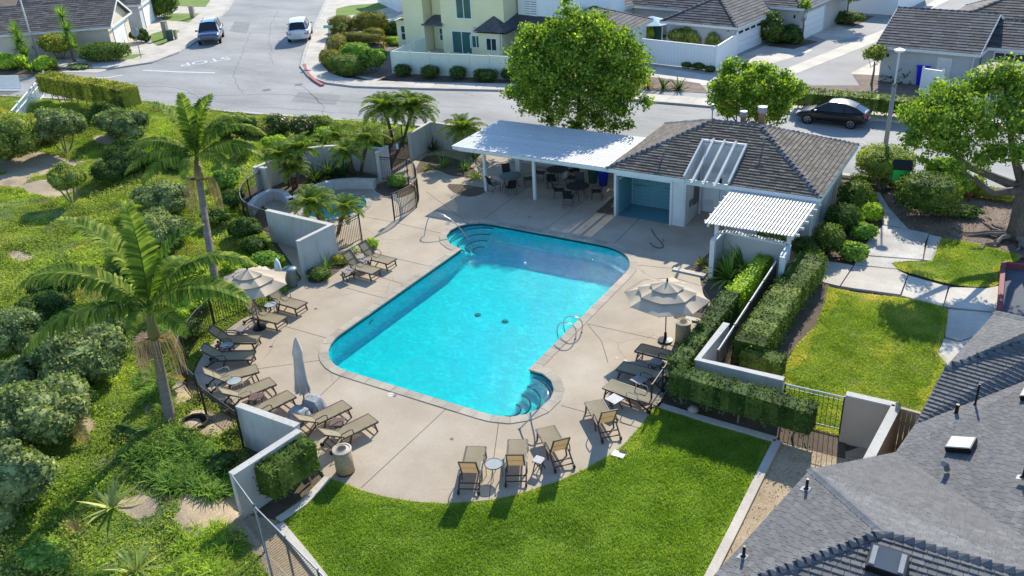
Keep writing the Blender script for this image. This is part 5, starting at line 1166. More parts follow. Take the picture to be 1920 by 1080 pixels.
def skylight(px, py, key, L_, W_, u, mat, h=.14, bars=False):
    p, n_ = on_face(px, py, key); u = (u-n_*u.dot(n_)).normalized(); v = n_.cross(u); vs = []
    for z, g_ in ((0, 1.0), (h, 1.0)):
        for i, j in ((-1, -1), (1, -1), (1, 1), (-1, 1)): vs.append(p+u*(i*L_/2*g_)+v*(j*W_/2*g_)+n_*z)
    so = MB().add(vs, [(0, 1, 5, 4), (1, 2, 6, 5), (2, 3, 7, 6), (3, 0, 4, 7), (4, 5, 6, 7)]).build('skylight', 'black_metal', nh)
    vs = [p+u*(i*(L_/2-.03))+v*(j*(W_/2-.03))+n_*(h+.012) for i, j in ((-1, -1), (1, -1), (1, 1), (-1, 1))]; vs2 = [q-n_*.02 for q in vs]
    MB().add(vs+vs2, [(0, 1, 2, 3), (0, 4, 5, 1), (1, 5, 6, 2), (2, 6, 7, 3), (3, 7, 4, 0)]).build('pane', mat, so)
    if bars:
        for s in (-1, 1): 
            c = p+u*(s*(L_/2-.1))+n_*(h+.03); q = [c+u*a_*.05+v*b_*(W_/2-.07) for a_, b_ in ((-1, -1), (1, -1), (1, 1), (-1, 1))]; q2 = [x-n_*.02 for x in q]
            MB().add(q+q2, [(0, 1, 2, 3), (0, 4, 5, 1), (1, 5, 6, 2), (2, 6, 7, 3), (3, 7, 4, 0)]).build('frame_bar', 'grey_metal', so)
    return so
skylight(1803, 838, 'w2', .62, .58, d2(-9), 'skylight_white'); skylight(1945, 742, 'w2', .7, .6, d2(-9), 'skylight_white')
skylight(1663, 1060, 's1', .75, .6, d2(0), 'skylight_dark', .2, True)
def vent_pipe(px, py, key, h, r_=.035, mat='black_metal', flash=True):
    p, n_ = on_face(px, py, key); m_ = MB(); m_.lathe([(r_*2.2, 0), (r_*1.2, .06), (r_, .08), (r_, h), (0, h)], p, 10); o = m_.build('vent_pipe', mat, nh)
    if flash:
        u = Vector((0, 0, 1)).cross(n_).normalized(); v = n_.cross(u); c = p+n_*.022-v*.02
        MB().add([c+u*a_*.09+v*b_*.11 for a_, b_ in ((-1, -1), (1, -1), (1, 1), (-1, 1))], [(0, 1, 2, 3)]).build('flashing', 'flashing', o)
    return o
vent_pipe(1394, 1045, 'w1', .32); vent_pipe(1512, 918, 'w1', .32); vent_pipe(1828, 760, 's2', .7, .028, flash=False); vent_pipe(1792, 778, 's2', .35, .05); vent_pipe(1918, 896, 'w2', .3)
p, n_ = on_face(1776, 882, 'w2'); m_ = MB(); m_.tube([p, p+n_*.16, p+n_*.24+Vector((-.03, -.1, -.0))], .07, 12); m_.build('roof_cowl', 'galvanised', nh)
MB().tube([G(1440, 838, .05), G(1486, 905, .05), G(1494, 940, .1)], .02, 5).build('garden_hose', 'grey_metal').update() if False else None

# ------------------------------------------------------------------ white umbrellas and small built things across the street
t = thing('patio_umbrella', 'pale blue open umbrella in the yard of the grey house', 'umbrella', (*g2(1225, 70, .3), 0)); c = G(1222, 30, 2.4); q = MB()
q.lathe([(1.9, -.55), (0, 0)], c, 8); q.build('canopy', 'canvas_blue', t); MB().tube([(c.x, c.y, 0), c], .03, 6).build('pole', 'white_wood', t)
t = thing('patio_umbrella', 'cream open umbrella behind the right trees at the grey wing', 'umbrella', (*g2(1893, 118, 2.3), 0)); c = G(1893, 115, 2.5); q = MB()
q.lathe([(1.9, -.5), (0, 0)], c, 8); q.build('canopy', 'canvas', t); MB().tube([(c.x, c.y, 0), c], .03, 6).build('pole', 'white_wood', t)
# ------------------------------------------------------------------ loungers
def slat_prism(m_, c, d): m_.box(c, d)
def make_lounger(ang, bar):
    """x axis = towards the foot; origin at the hinge on the ground"""
    t = thing('sun_lounger', 'x', 'sun lounger'); w2 = .31; zs = .36
    for s in (-1, 1): MB().beam((-.08, s*w2, zs), (1.28, s*w2, zs), .045, .055).build('side_rail', 'lounge_frame', t)
    c, si = math.cos(R(ang)), math.sin(R(ang)); L_ = .78
    bp = lambda x, y, o=0: (-x*c-o*si, y, zs+.01+x*si+o*c) if True else 0
    bf = MB()
    for s in (-1, 1): bf.beam(bp(0, s*(w2-.05)), bp(L_, s*(w2-.05)), .04, .04)
    bf.beam(bp(L_, -w2+.04), bp(L_, w2-.04), .04, .04); bf.beam(bp(L_*.5, -w2+.05, -.02), bp(L_*.5, w2-.05, -.02), .02, .02); bf.build('back_frame', 'lounge_frame', t)
    st = MB(); n = 8
    vs = []; 
    for i in range(n+1):
        x = -.02+1.28*i/n; sag = -.03*math.sin(PI*i/n)
        for y in (-w2+.035, 0, w2-.035): vs.append((x, y, zs+.03+(sag if y == 0 else 0)+ (.0)))
    st.add(vs, [(3*i+j, 3*i+3+j, 3*i+4+j, 3*i+1+j) for i in range(n) for j in range(2)], .5); st.build('seat_sling', 'sling', t, smooth=True)
    vs = []; sb = MB()
    for i in range(6):
        x = L_*i/5*.98
        for y in (-w2+.06, 0, w2-.06): vs.append(bp(x, y, .025-(.02*math.sin(PI*i/5) if y == 0 else 0)))
    sb.add(vs, [(3*i+j, 3*i+1+j, 3*i+4+j, 3*i+3+j) for i in range(5) for j in range(2)], .5); sb.build('back_sling', 'sling', t, smooth=True)
    for s in (-1, 1):
        MB().beam((1.12, s*w2, zs), (1.2, s*w2, 0), .045, .05).build('leg', 'lounge_frame', t)
        MB().beam((.25, s*w2, zs), (.12, s*w2, .0), .045, .05).build('leg', 'lounge_frame', t)
        MB().beam((-.1, s*w2, zs), (-.55, s*w2, .07), .04, .05).build('leg', 'lounge_frame', t)
        MB().tube([(-.55, s*(w2+.03), .07), (-.55, s*(w2-.03), .07)], .07, 10).build('wheel', 'black', t)
        ar = MB(); ar.tube([(.32, s*(w2+.02), zs+.02), (.3, s*(w2+.02), zs+.2), (.2, s*(w2+.02), zs+.24), (-.12, s*(w2+.02), zs+.22), (-.16, s*(w2+.02), zs+.02)], .018, 5); ar.build('armrest', bar, t)
    cr = MB(); cr.beam((-.45, -w2, .12), (-.45, w2, .12), .03, .03); cr.build('crossbar', 'lounge_frame', t)
    cr = MB(); cr.beam((-.3, -w2, .22), (-.3, w2, .22), .03, .03); cr.build('crossbar', 'lounge_frame', t)
    cr = MB(); cr.beam((1.17, -w2, .12), (1.17, w2, .12), .03, .03); cr.build('crossbar', 'lounge_frame', t)
    cr = MB(); cr.beam((1.27, -w2, zs), (1.27, w2, zs), .04, .05); cr.build('crossbar', 'lounge_frame', t)
    return t
protos = {}
LG = 'sun loungers set round the pool deck'
LO = [  # foot centre px, hinge centre px, back angle, armrest, label
 ((736, 491), (697, 481), 52, 'lounge_frame', 'lounger farthest up the left side beside the spa railing'),
 ((706, 510), (667, 499), 52, 'lounge_frame', 'lounger below the farthest one, in front of the free standing wall'),
 ((567, 574), (524, 562), 40, 'lounge_frame', 'lounger just right of the left open umbrella, by the grey bin'),
 ((530, 601), (486, 591), 52, 'lounge_frame', 'lounger half under the left open umbrella by its pole'),
 ((485, 637), (440, 637), 42, 'lounge_frame', 'shaded lounger just above the one beside the glass table at the left rail'),
 ((476, 667), (411, 669), 36, 'lounge_frame', 'lounger in shade beside the dark round table at the left rail'),
 ((483, 691), (426, 707), 42, 'lounge_bar', 'lounger angled up behind the pale round table at the left edge'),
 ((512, 715), (454, 738), 36, 'lounge_bar', 'lounger between the pale round table and the brown slatted table'),
 ((547, 739), (496, 764), 34, 'lounge_frame', 'lounger just left of the closed umbrella behind the wall'),
 ((651, 758), (597, 784), 34, 'lounge_frame', 'lounger just right of the closed umbrella'),
 ((700, 784), (645, 811), 34, 'lounge_frame', 'lounger nearest the lower left rubbish bin'),
 ((893, 838), (886, 870), 62, 'lounge_bar', 'leftmost of the lounger trio seen from behind at the lawn'),
 ((971, 825), (969, 856), 62, 'lounge_bar', 'middle lounger of the trio seen from behind at the lawn'),
 ((1022, 802), (1037, 828), 62, 'lounge_frame', 'third lounger seen from behind, right of the tiny slatted stool'),
 ((1113, 752), (1129, 780), 62, 'lounge_frame', 'lounger seen from behind beside the white slatted table'),
 ((1138, 720), (1186, 737), 2, 'lounge_bar', 'fully flat lounger nearest the lawn on the right side'),
 ((1162, 686), (1215, 701), 25, 'lounge_frame', 'greenish shaded lounger in the middle of the right row'),
 ((1196, 652), (1243, 664), 20, 'lounge_frame', 'topmost lounger of the right row under the handrail')]
for (fp, hp_, ang, bar, lab) in LO:
    f_, h_ = G(*fp, .36), G(*hp_, .36); d = (f_-h_); rz = math.atan2(d.y, d.x); c = (f_+h_)/2; key = (ang, bar)
    if key not in protos: o = make_lounger(ang, bar); protos[key] = o
    else: o = copy_tree(protos[key])
    base = f_-d.normalized()*1.28
    o.location = (base.x, base.y, .004); o.rotation_euler = (0, 0, rz); tag(o, 'tan sling '+lab, 'sun lounger', LG)

# ------------------------------------------------------------------ small tables
def glass_table(pt, lab, top='table_glass', r_=.27):
    t = thing('side_table', lab, 'side table', (pt.x, pt.y, .004), group='small tables between the loungers')
    MB().lathe([(r_-.01, .455), (r_-.01, .467), (0, .467)], (0, 0, 0), 24).build('table_top', top, t, world=False)
    MB().tube([(r_*math.cos(a), r_*math.sin(a), .458) for a in np.linspace(0, 2*PI, 25)[:-1]], .016, 6, closed=True).build('rim', 'black', t, world=False)
    for k in range(4):
        a = k*PI/2+.4; MB().tube([(r_*.9*math.cos(a), r_*.9*math.sin(a), .45), (r_*.95*math.cos(a), r_*.95*math.sin(a), 0)], .012, 5).build('leg', 'steel_dark', t, world=False)
    return t
def slat_table(pt, lab, mat, s=.46, h=.42, rz=0, ns=7):
    t = thing('side_table', lab, 'side table', (pt.x, pt.y, .004), rz, group='small tables between the loungers')
    for i in range(ns): MB().box((-s/2+s*(i+.5)/ns, 0, h), (s/ns-.012, s, .022)).build('slat', mat, t, world=False)
    for s_ in (-1, 1): MB().beam((-s/2, s_*s*.4, h-.03), (s/2, s_*s*.4, h-.03), .03, .035).build('rail', 'lounge_frame', t, world=False)
    for a in (-1, 1):
        for b in (-1, 1): MB().beam((a*s*.15, b*s*.4, h-.04), (-a*s*.45, b*s*.4, 0), .03, .03).build('leg', 'lounge_frame', t, world=False)
    MB().beam((0, -s*.4, .18), (0, s*.4, .18), .03, .03).build('stretcher', 'lounge_frame', t, world=False); return t
glass_table(G(925.5, 870, .46), 'round glass table between the two front left loungers of the lawn trio')
glass_table(G(439, 714, .46), 'pale round glass table between the angled left loungers')
glass_table(G(425, 647, .46), 'round glass table in the shade between the two left rail loungers')
glass_table(G(507, 571, .46), 'round glass table under the edge of the left open umbrella')
slat_table(G(684, 487, .42), 'small brown slatted table between the two farthest left loungers', 'slat_grey', rz=-.3)
slat_table(G(652, 508, .42), 'grey brown slatted table left of the second farthest lounger', 'slat_grey', rz=-.3)
slat_table(G(452, 616, .42), 'low tan slatted table between the umbrella lounger and the shaded lounger', 'slat_grey', rz=.2)
slat_table(G(480, 744, .42), 'red brown slatted table between two angled loungers left of the closed umbrella', 'slat_brown', rz=.4)
slat_table(G(633, 791, .42), 'red brown slatted table between the two loungers right of the closed umbrella', 'slat_brown', rz=.45)
slat_table(G(1152, 748, .42), 'white slatted table below the flat lounger', 'slat_white', rz=-.3)
slat_table(G(1198, 712, .42), 'dark slatted table between the flat lounger and the greenish lounger', 'slat_grey', rz=-.3)
slat_table(G(1229, 679, .42), 'dark slatted table between the two upper right loungers', 'slat_grey', rz=-.3)
slat_table(G(1010, 861, .4), 'tiny pale slatted stool between the middle and third lawn loungers', 'slat_white', .32, .38, rz=PI/2)

# ------------------------------------------------------------------ pool umbrellas
def open_umbrella(lab, base, ztop, r_, tilt=0, rot=0, loc2=None):
    t = thing('umbrella', lab, 'umbrella', (base[0], base[1], 0), group='open tan umbrellas beside the pool')
    cx, cy = loc2 or (base[0], base[1]); n = 8
    def tier(nm, r0, z0, r1, z1, val):
        m_ = MB(); ri = [Vector((cx+r0*math.cos(2*PI*k/n+rot), cy+r0*math.sin(2*PI*k/n+rot), z0)) for k in range(n)]; ro = [Vector((cx+r1*math.cos(2*PI*k/n+rot), cy+r1*math.sin(2*PI*k/n+rot), z1)) for k in range(n)]
        for k in range(n):
            a, b, c, d = ri[k], ri[(k+1) % n], ro[(k+1) % n], ro[k]; j = 5; vs = []
            for u in range(j+1):
                for v in range(j+1):
                    p = a.lerp(b, v/j).lerp(d.lerp(c, v/j), u/j); sg = math.sin(PI*v/j)*(u/j); p = p-Z3*(.05*sg*r1); p.x += (cx-p.x)*.05*sg; p.y += (cy-p.y)*.05*sg; vs.append(p)
            m_.add(vs, [(u*(j+1)+v, (u+1)*(j+1)+v, (u+1)*(j+1)+v+1, u*(j+1)+v+1) for u in range(j) for v in range(j)], .5+random.uniform(-.2, .2))
            if val: m_.add([d, c, c-Z3*val, d-Z3*val], [(0, 1, 2, 3)])
        m_.build(nm, 'canvas', t, smooth=True)
    tier('upper_canopy', .0, ztop, r_*.40, ztop-.18, .0); tier('middle_canopy', r_*.22, ztop-.17, r_*.70, ztop-.36, .0); tier('lower_canopy', r_*.52, ztop-.36, r_, ztop-.62, .02)
    for k in range(n):
        a = 2*PI*k/n+rot; MB().beam((cx, cy, ztop-.05), (cx+r_*math.cos(a), cy+r_*math.sin(a), ztop-.66), .015, .02).build('rib', 'wood_pole', t)
    MB().tube([(base[0], base[1], .1), (cx, cy, ztop+.12)], .024, 8).build('pole', 'wood_pole', t); MB().lathe([(.035, 0), (.045, .05), (.02, .14), (0, .15)], (cx, cy, ztop), 8).build('finial', 'black', t)
    MB().lathe([(.28, 0), (.28, .06), (.06, .1), (.05, .4), (0, .4)], (base[0], base[1], .003), 16).build('base', 'black_metal', t); return t
c_ = G(1251, 530, 2.5); open_umbrella('tan three tier umbrella open on the right side by the rubbish bin', (c_.x, c_.y), 2.55, 1.6, rot=.2)
c_ = G(464, 507, 2.65); open_umbrella('tan three tier umbrella open on the left side over the loungers, under palm fronds', (c_.x, c_.y), 2.7, 1.55, rot=.38)
c_ = G(573, 768, 0); tp = G(560, 628, 2.75)
t = thing('umbrella', 'closed grey umbrella standing beside the lower left loungers', 'umbrella', c_); c_ = Vector((c_.x, c_.y, 0)); tp = Vector((tp.x*.5+c_.x*.5, tp.y*.5+c_.y*.5, 2.75))
MB().tube([c_+Z3*.1, c_.lerp(tp, .9)], .026, 8).build('pole', 'wood_pole', t); m_ = MB(); n = 16; rings = [(1.0, .03), (.96, .07), (.8, .15), (.74, .125), (.55, .15), (.4, .17), (.28, .2)]; vs = []
for i, (k_, r_) in enumerate(rings):
    c = c_.lerp(tp, k_)
    for j in range(n*2): a = PI*j/n; rr = r_*(1.0+(.45 if j % 2 else -.25)*(.4+.6*i/6)*(.6+.8*((j*7) % 5)/5)); vs.append(c+Vector((math.cos(a)*rr, math.sin(a)*rr, (-.1*((j*3) % 4)/3 if i == 6 else 0))))
m_.add(vs, [(i*2*n+j, (i+1)*2*n+j, (i+1)*2*n+(j+1) % (2*n), i*2*n+(j+1) % (2*n)) for i in range(6) for j in range(2*n)]); m_.build('folded_canopy', 'canvas_closed', t, smooth=True)
MB().lathe([(.3, 0), (.3, .08), (.05, .12), (.05, .4)], c_, 16).build('base', 'black_metal', t)
for i, (px, py, lab) in enumerate(((587, 755, 'folded grey chair cover right of the closed umbrella pole'), (560, 776, 'crumpled grey blue cover left of the closed umbrella base'))):
    g = G(px, py, .25); m_ = MB(); nn = 7; vs = []
    for a in range(nn+1):
        for b in range(nn+1):
            x, y = (a/nn-.5)*.72, (b/nn-.5)*.6; e = max(abs(a/nn-.5), abs(b/nn-.5))*2; z = .44*(1-max(0, (e-.7)/.3)**2)+.06*noise.noise(Vector((x*6+i*9, y*6, 0))); vs.append((g.x+x, g.y+y, max(.02, z)))
    m_.add(vs, [(a*(nn+1)+b, (a+1)*(nn+1)+b, (a+1)*(nn+1)+b+1, a*(nn+1)+b+1) for a in range(nn) for b in range(nn)]); o = m_.build('furniture_cover', 'cover_grey', smooth=True); tag(o, lab, 'cover', 'covers at the closed umbrella')

# ------------------------------------------------------------------ bins
def stone_bin(px, py, lab, zb=0, r_=.29, h=.88):
    g = G(px, py); t = thing('rubbish_bin', lab, 'rubbish bin', (g.x, g.y, .004), group='round stone faced rubbish bins')
    MB().lathe([(r_, 0), (r_, h-.03), (r_-.0, h-.03)], (0, 0, 0), 28).build('body', 'aggregate', t, smooth=True, world=False)
    MB().lathe([(r_+.004, h-.04), (r_+.015, h), (r_-.04, h+.015), (r_-.06, h-.01), (.13, h+.03), (.12, h+.02)], (0, 0, 0), 28).build('lid', 'aggregate_rim', t, world=False)
    MB().lathe([(.15, h+.028), (0, h+.026)], (0, 0, 0), 20).build('opening', 'dark_hole', t, world=False)
    MB().lathe([(r_+.003, .01), (r_+.003, .05)], (0, 0, 0), 24).build('base_ring', 'black', t, world=False); return t
stone_bin(648, 884, 'round pebble faced rubbish bin at the lower left end of the deck'); stone_bin(1280, 641, 'round pebble faced rubbish bin beside the right umbrella')
g = G(548, 537); t = thing('rubbish_bin', 'grey plastic rubbish can with blue grey lid beside the left umbrella', 'rubbish bin', g)
MB().lathe([(.24, 0), (.3, .8), (.32, .82), (.32, .85)], g, 20).build('body', 'bin_grey', t, smooth=True); MB().lathe([(.335, .82), (.335, .87), (.25, .93), (0, .96)], g, 20).build('lid', 'bin_grey', t, smooth=True)
for px, py, mt, lab in ((1112, 342, 'bin_green', 'dark green bin under the back of the patio cover'), (1131, 347, 'bin_blue', 'blue bin under the back of the patio cover')):
    g = G(px, py); t = thing('rubbish_bin', lab, 'rubbish bin', g); MB().lathe([(.22, 0), (.3, .75), (.32, .78)], g, 18).build('body', mt, t, smooth=True); MB().lathe([(.33, .77), (.3, .86), (0, .9)], g, 18).build('lid', mt, t, smooth=True)
g = G(1728, 158); t = thing('recycling_bin', 'bright blue wheeled bin against the grey house wall', 'bin', g); MB().add([(g.x+a*.42*k, g.y+b*.45*k, z) for z, k in ((0, .8), (1.35, 1)) for a, b in ((-1, -1), (1, -1), (1, 1), (-1, 1))], [(0, 1, 5, 4), (1, 2, 6, 5), (2, 3, 7, 6), (3, 0, 4, 7)]).build('body', 'recycle_blue', t); MB().box((g.x, g.y-.03, 1.39), (.92, .98, .08)).build('lid', 'recycle_blue', t)
g = G(520, 500, .6); t = thing('cloth_bag', 'white cloth hanging beside the grey can at the wall', 'bag', (g.x, g.y, 0)); MB().tube([(g.x, g.y, 1.0), (g.x+.03, g.y, .8), (g.x+.05, g.y-.05, .5), (g.x, g.y, .25)], [.04, .12, .17, .12], 8).build('cloth', 'white_vinyl', t, smooth=True); MB().tube([(g.x, g.y, 0), (g.x, g.y, 1.05)], .015, 5).build('stake', 'grey_metal', t)

# ------------------------------------------------------------------ dining sets under the patio cover
def dining_chair():
    t = thing('dining_chair', 'x', 'chair', group='dark dining chairs under the patio cover')
    MB().box((0, 0, .44), (.48, .46, .03)).build('seat', 'black', t, world=False)
    MB().add([(-.23, -.24, .44), (.23, -.24, .44), (.24, -.42, .95), (-.24, -.42, .95), (-.23, -.26, .44), (.23, -.26, .44), (.24, -.44, .95), (-.24, -.44, .95)], [(0, 1, 2, 3), (7, 6, 5, 4), (0, 4, 5, 1), (3, 2, 6, 7), (0, 3, 7, 4), (1, 5, 6, 2)]).build('backrest', 'black', t, world=False)
    for s in (-1, 1):
        MB().tube([(s*.25, .22, 0), (s*.25, .24, .62), (s*.25, -.3, .64)], .014, 5).build('armrest', 'iron', t, world=False)
        MB().tube([(s*.25, -.3, 0), (s*.24, -.24, .44)], .014, 5).build('leg', 'iron', t, world=False)
    MB().tube([(-.25, -.28, .1), (.25, -.28, .1)], .012, 5).build('crossbar', 'iron', t, world=False); return t
def dining_table(px, py, lab, r_=.62, mat='black'):
    g = G(px, py, .7); t = thing('dining_table', lab, 'dining table', (g.x, g.y, .004), group='round dining tables under the patio cover')
    MB().lathe([(r_, .70), (r_, .73), (0, .735)], (0, 0, 0), 24).build('table_top', mat, t, world=False)
    for k in range(4): a = k*PI/2+.6; MB().tube([(.5*math.cos(a), .5*math.sin(a), 0), (.3*math.cos(a), .3*math.sin(a), .4), (.45*math.cos(a), .45*math.sin(a), .7)], .018, 5).build('leg', 'iron', t, world=False)
    return g
dc = None; DT = [(957, 330, 'round glass topped dining table behind the left front post', 'bin_green', (40, 130, 235, 300)), (1045, 318, 'round dining table at the back of the patio cover', 'black', (60, 190, 280, 350)), (1083, 349, 'round black dining table nearest the shower bay', 'black', (20, 110, 195, 268))]
pos = {0: ['near left', 'near right', 'far right', 'far left'], }
names = ['right rear', 'left rear', 'left front', 'right front']
for (px, py, lab, mt, angs) in DT:
    g = dining_table(px, py, lab, mat=mt)
    for q, a in enumerate(angs):
        p = Vector((g.x+1.0*math.cos(R(a)), g.y+1.0*math.sin(R(a)), .004)); o = dining_chair() if dc is None else copy_tree(dc); dc = dc or o
        o.location = p; o.rotation_euler = (0, 0, R(a)+PI/2+0.1*q)
        tag(o, 'dark chair at the %s of the %s' % (names[q], {957: 'left glass topped dining table', 1045: 'back dining table', 1083: 'dining table nearest the shower'}[px]), 'chair', 'dark dining chairs under the patio cover')

# ------------------------------------------------------------------ cars
def car(lab, cat, loc, rz, sc, prof, roofp, wb, paint, W=1.78, rails=False, headmat='lamp_clear'):
    """prof: [(x, z_belt, halfwidth)], roofp: [(x, z, halfwidth)] along x (front = -x)"""
    t = thing('parked_car', lab, cat, loc, rz); t.scale = (sc,)*3
    xs = [p[0] for p in prof]; n = len(xs); rings = []
    for (x, z, hw) in prof:
        zb = .24 if abs(x) < xs[-1]-.25 else .34
        rings.append([(x, -hw*.9, zb), (x, -hw, zb+.15), (x, -hw, z-.16), (x, -hw*.93, z-.03), (x, -hw*.55, z+.02), (x, 0, z+.035), (x, hw*.55, z+.02), (x, hw*.93, z-.03), (x, hw, z-.16), (x, hw, zb+.15), (x, hw*.9, zb)])
    m_ = MB(); k = 11; vs = [v for r_ in rings for v in r_]
    m_.add(vs, [(i*k+j, i*k+(j+1) % k, (i+1)*k+(j+1) % k, (i+1)*k+j) for i in range(n-1) for j in range(k)]+[tuple(range(k))[::-1], tuple((n-1)*k+j for j in range(k))], .5)
    b = m_.build('body', paint, t, smooth=True, world=False); sb = b.modifiers.new('s', 'SUBSURF'); sb.levels = 1; sb.render_levels = 2
    # greenhouse: glass shell and painted roof
    zb_ = lambda x: np.interp(x, xs, [p[1] for p in prof]); hb = lambda x: np.interp(x, xs, [p[2] for p in prof])
    g_ = MB(); (xa, za, wa), rest, (xz, zz, wz) = roofp[0], roofp[1:-1], roofp[-1]
    lo = [(xa, float(hb(xa))*.86, float(zb_(xa)))]+[(x, float(hb(x))*.93, float(zb_(x))-.02) for (x, z, w__) in rest]+[(xz, float(hb(xz))*.82, float(zb_(xz)))]
    hi = [(x, w__, z) for (x, z, w__) in rest]
    for s in (-1, 1):
        pl = [(x, s*w__, z) for (x, w__, z) in lo]; ph = [(x, s*w__, z) for (x, w__, z) in hi]
        vs = pl+ph; nl = len(pl); fs = [(0, 1, nl)]+[(i+1, i+2, nl+i+1, nl+i) for i in range(len(ph)-1)]+[(nl-2, nl-1, nl+len(ph)-1)]
        g_.add(vs, [f if s > 0 else f[::-1] for f in fs], .5)
    g_.add([(lo[0][0], -lo[0][1], lo[0][2]), (lo[0][0], lo[0][1], lo[0][2]), (hi[0][0], hi[0][1], hi[0][2]), (hi[0][0], -hi[0][1], hi[0][2])], [(0, 1, 2, 3)], .5)
    g_.add([(lo[-1][0], -lo[-1][1], lo[-1][2]), (lo[-1][0], lo[-1][1], lo[-1][2]), (hi[-1][0], hi[-1][1], hi[-1][2]), (hi[-1][0], -hi[-1][1], hi[-1][2])], [(3, 2, 1, 0)], .5)
    g_.build('window', 'car_glass', t, world=False)
    r_ = MB(); vs = []
    for (x, w__, z) in hi:
        for f_ in (-1.0, -.6, 0, .6, 1.0): vs.append((x, f_*(w__+.01), z+.045*(1-f_*f_)+.012))
    r_.add(vs, [(i*5+j, i*5+j+1, (i+1)*5+j+1, (i+1)*5+j) for i in range(len(hi)-1) for j in range(4)]+[(i*5+j, (i+1)*5+j, (i+1)*5+j+1, i*5+j+1) for i in range(0) for j in range(4)], .5)
    ro = r_.build('roof', paint, t, smooth=True, world=False)
    for s in (-1, 1):
        for (x, w__, z), lx in ((hi[0], lo[0]), (hi[-1], lo[-1])): pil = MB(); pil.beam((lx[0], s*lx[1], lx[2]), (x, s*w__, z), .07, .05); pil.build('pillar', paint, t, world=False)
        mid = len(hi)//2; pil = MB(); pil.beam((hi[mid][0], s*(lo[mid+1][1]+.005), lo[mid+1][2]), (hi[mid][0], s*(hi[mid][1]+.005), hi[mid][2]), .07, .03); pil.build('pillar', paint, t, world=False)
    if rails:
        for s in (-1, 1): MB().tube([(hi[0][0]+.2, s*.55, hi[0][2]+.06), (hi[0][0]+.3, s*.55, hi[0][2]+.12), (hi[-1][0]-.3, s*.55, hi[-1][2]+.12), (hi[-1][0]-.2, s*.55, hi[-1][2]+.05)], .02, 5).build('roof_rail', 'black', t, world=False)
    for x in (-wb/2-.02, wb/2-.02):
        for s in (-1, 1):
            wo_ = MB(); y = s*(W/2-.1); wo_.tube([(x, y-.11, .31), (x, y+.11, .31)], .315, 20); wh_ = wo_.build('wheel', 'tyre', t, world=False)
            rm_ = MB(); y2 = y+s*.112
            for q in range(5):
                a = q*2*PI/5; rm_.add([(x+.04*math.cos(a-1), y2+s*.004, .31+.04*math.sin(a-1)), (x+.2*math.cos(a-.16), y2, .31+.2*math.sin(a-.16)), (x+.2*math.cos(a+.16), y2, .31+.2*math.sin(a+.16)), (x+.04*math.cos(a+1), y2+s*.004, .31+.04*math.sin(a+1))], [(0, 1, 2, 3), (3, 2, 1, 0)])
            rm_.tube([(x+.2*math.cos(a), y2, .31+.2*math.sin(a)) for a in np.linspace(0, 2*PI, 17)[:-1]], .018, 4, closed=True); rm_.build('rim', 'rim', wh_, world=False)
            MB().tube([(x, y2-s*.05, .33), (x, y2-s*.045, .33)], .38, 18).build('wheel_arch', 'black', t, world=False)
    fx, bx = xs[0], xs[-1]
    for s in (-1, 1):
        MB().add([(fx+.02, s*.5, .62), (fx+.3, s*(W/2-.03), .72), (fx+.42, s*(W/2-.05), .80), (fx+.1, s*.5, .74), (fx+.03, s*.78, .6)], [(0, 4, 1, 2, 3), (3, 2, 1, 4, 0)]).build('headlight', headmat, t, world=False)
        MB().add([(bx+.015, s*.55, .72), (bx-.06, s*(W/2-.02), .75), (bx-.2, s*(W/2-.03), 1.02), (bx-.04, s*.6, .98)], [(0, 1, 2, 3), (3, 2, 1, 0)]).build('tail_light', 'lamp_red', t, world=False)
        MB().box((roofp[0][0]+.35, s*(W/2+.06), float(zb_(roofp[0][0]))+.05), (.12, .2, .14)).build('mirror', paint, t, world=False)
    MB().box((bx+.02, 0, .62), (.02, .5, .14)).build('number_plate', 'plate', t, world=False); MB().box((fx-.01, 0, .42), (.03, .9, .16)).build('grille', 'black', t, world=False)
    return t
hatch = [(-2.22, .62, .62), (-2.1, .70, .80), (-1.6, .84, .87), (-.9, .93, .88), (0, .95, .89), (.9, .97, .88), (1.7, 1.02, .86), (2.1, 1.0, .78), (2.2, .92, .66)]
hroof = [(-1.25, 0, 0), (-.25, 1.43, .52), (.25, 1.49, .56), (.8, 1.45, .55), (1.45, 1.27, .52), (2.02, 0, 0)]
cc = (G(1497, 228)+G(1614, 243))/2; car('dark blue black hatchback with silver wheels parked by the back hedge', 'car', (cc.x+.05, cc.y+.75, -.03), R(-4), 1.0, hatch, hroof, 2.7, 'car_black')
suv = [(-2.3, .80, .70), (-2.2, .90, .86), (-1.7, 1.0, .92), (-.9, 1.06, .93), (0, 1.07, .93), (1.2, 1.08, .93), (2.0, 1.1, .91), (2.25, 1.08, .86), (2.33, .95, .76)]
sroof = [(-1.35, 0, 0), (-.55, 1.62, .62), (.2, 1.68, .64), (1.1, 1.67, .63), (1.85, 1.6, .6), (2.2, 0, 0)]
dS = Vector((-.63, .78, 0)).normalized(); r0 = (G(541, 81)+G(581, 81))/2+dS*2.75
car('white car seen from behind, parked along the right kerb of the side street', 'car', (r0.x, r0.y, -.03), math.atan2(dS.y, dS.x)+PI, 1.2, suv, sroof, 2.75, 'car_white', 1.86)
dB = Vector((.67, -.74, 0)).normalized(); r1 = (G(376, 84)+G(410, 86))/2-dB*2.7
car('dark blue car with roof rails facing the junction on the left kerb', 'car', (r1.x, r1.y, -.03), math.atan2(dB.y, dB.x)+PI, 1.2, suv, sroof, 2.75, 'car_blue', 1.86, True)

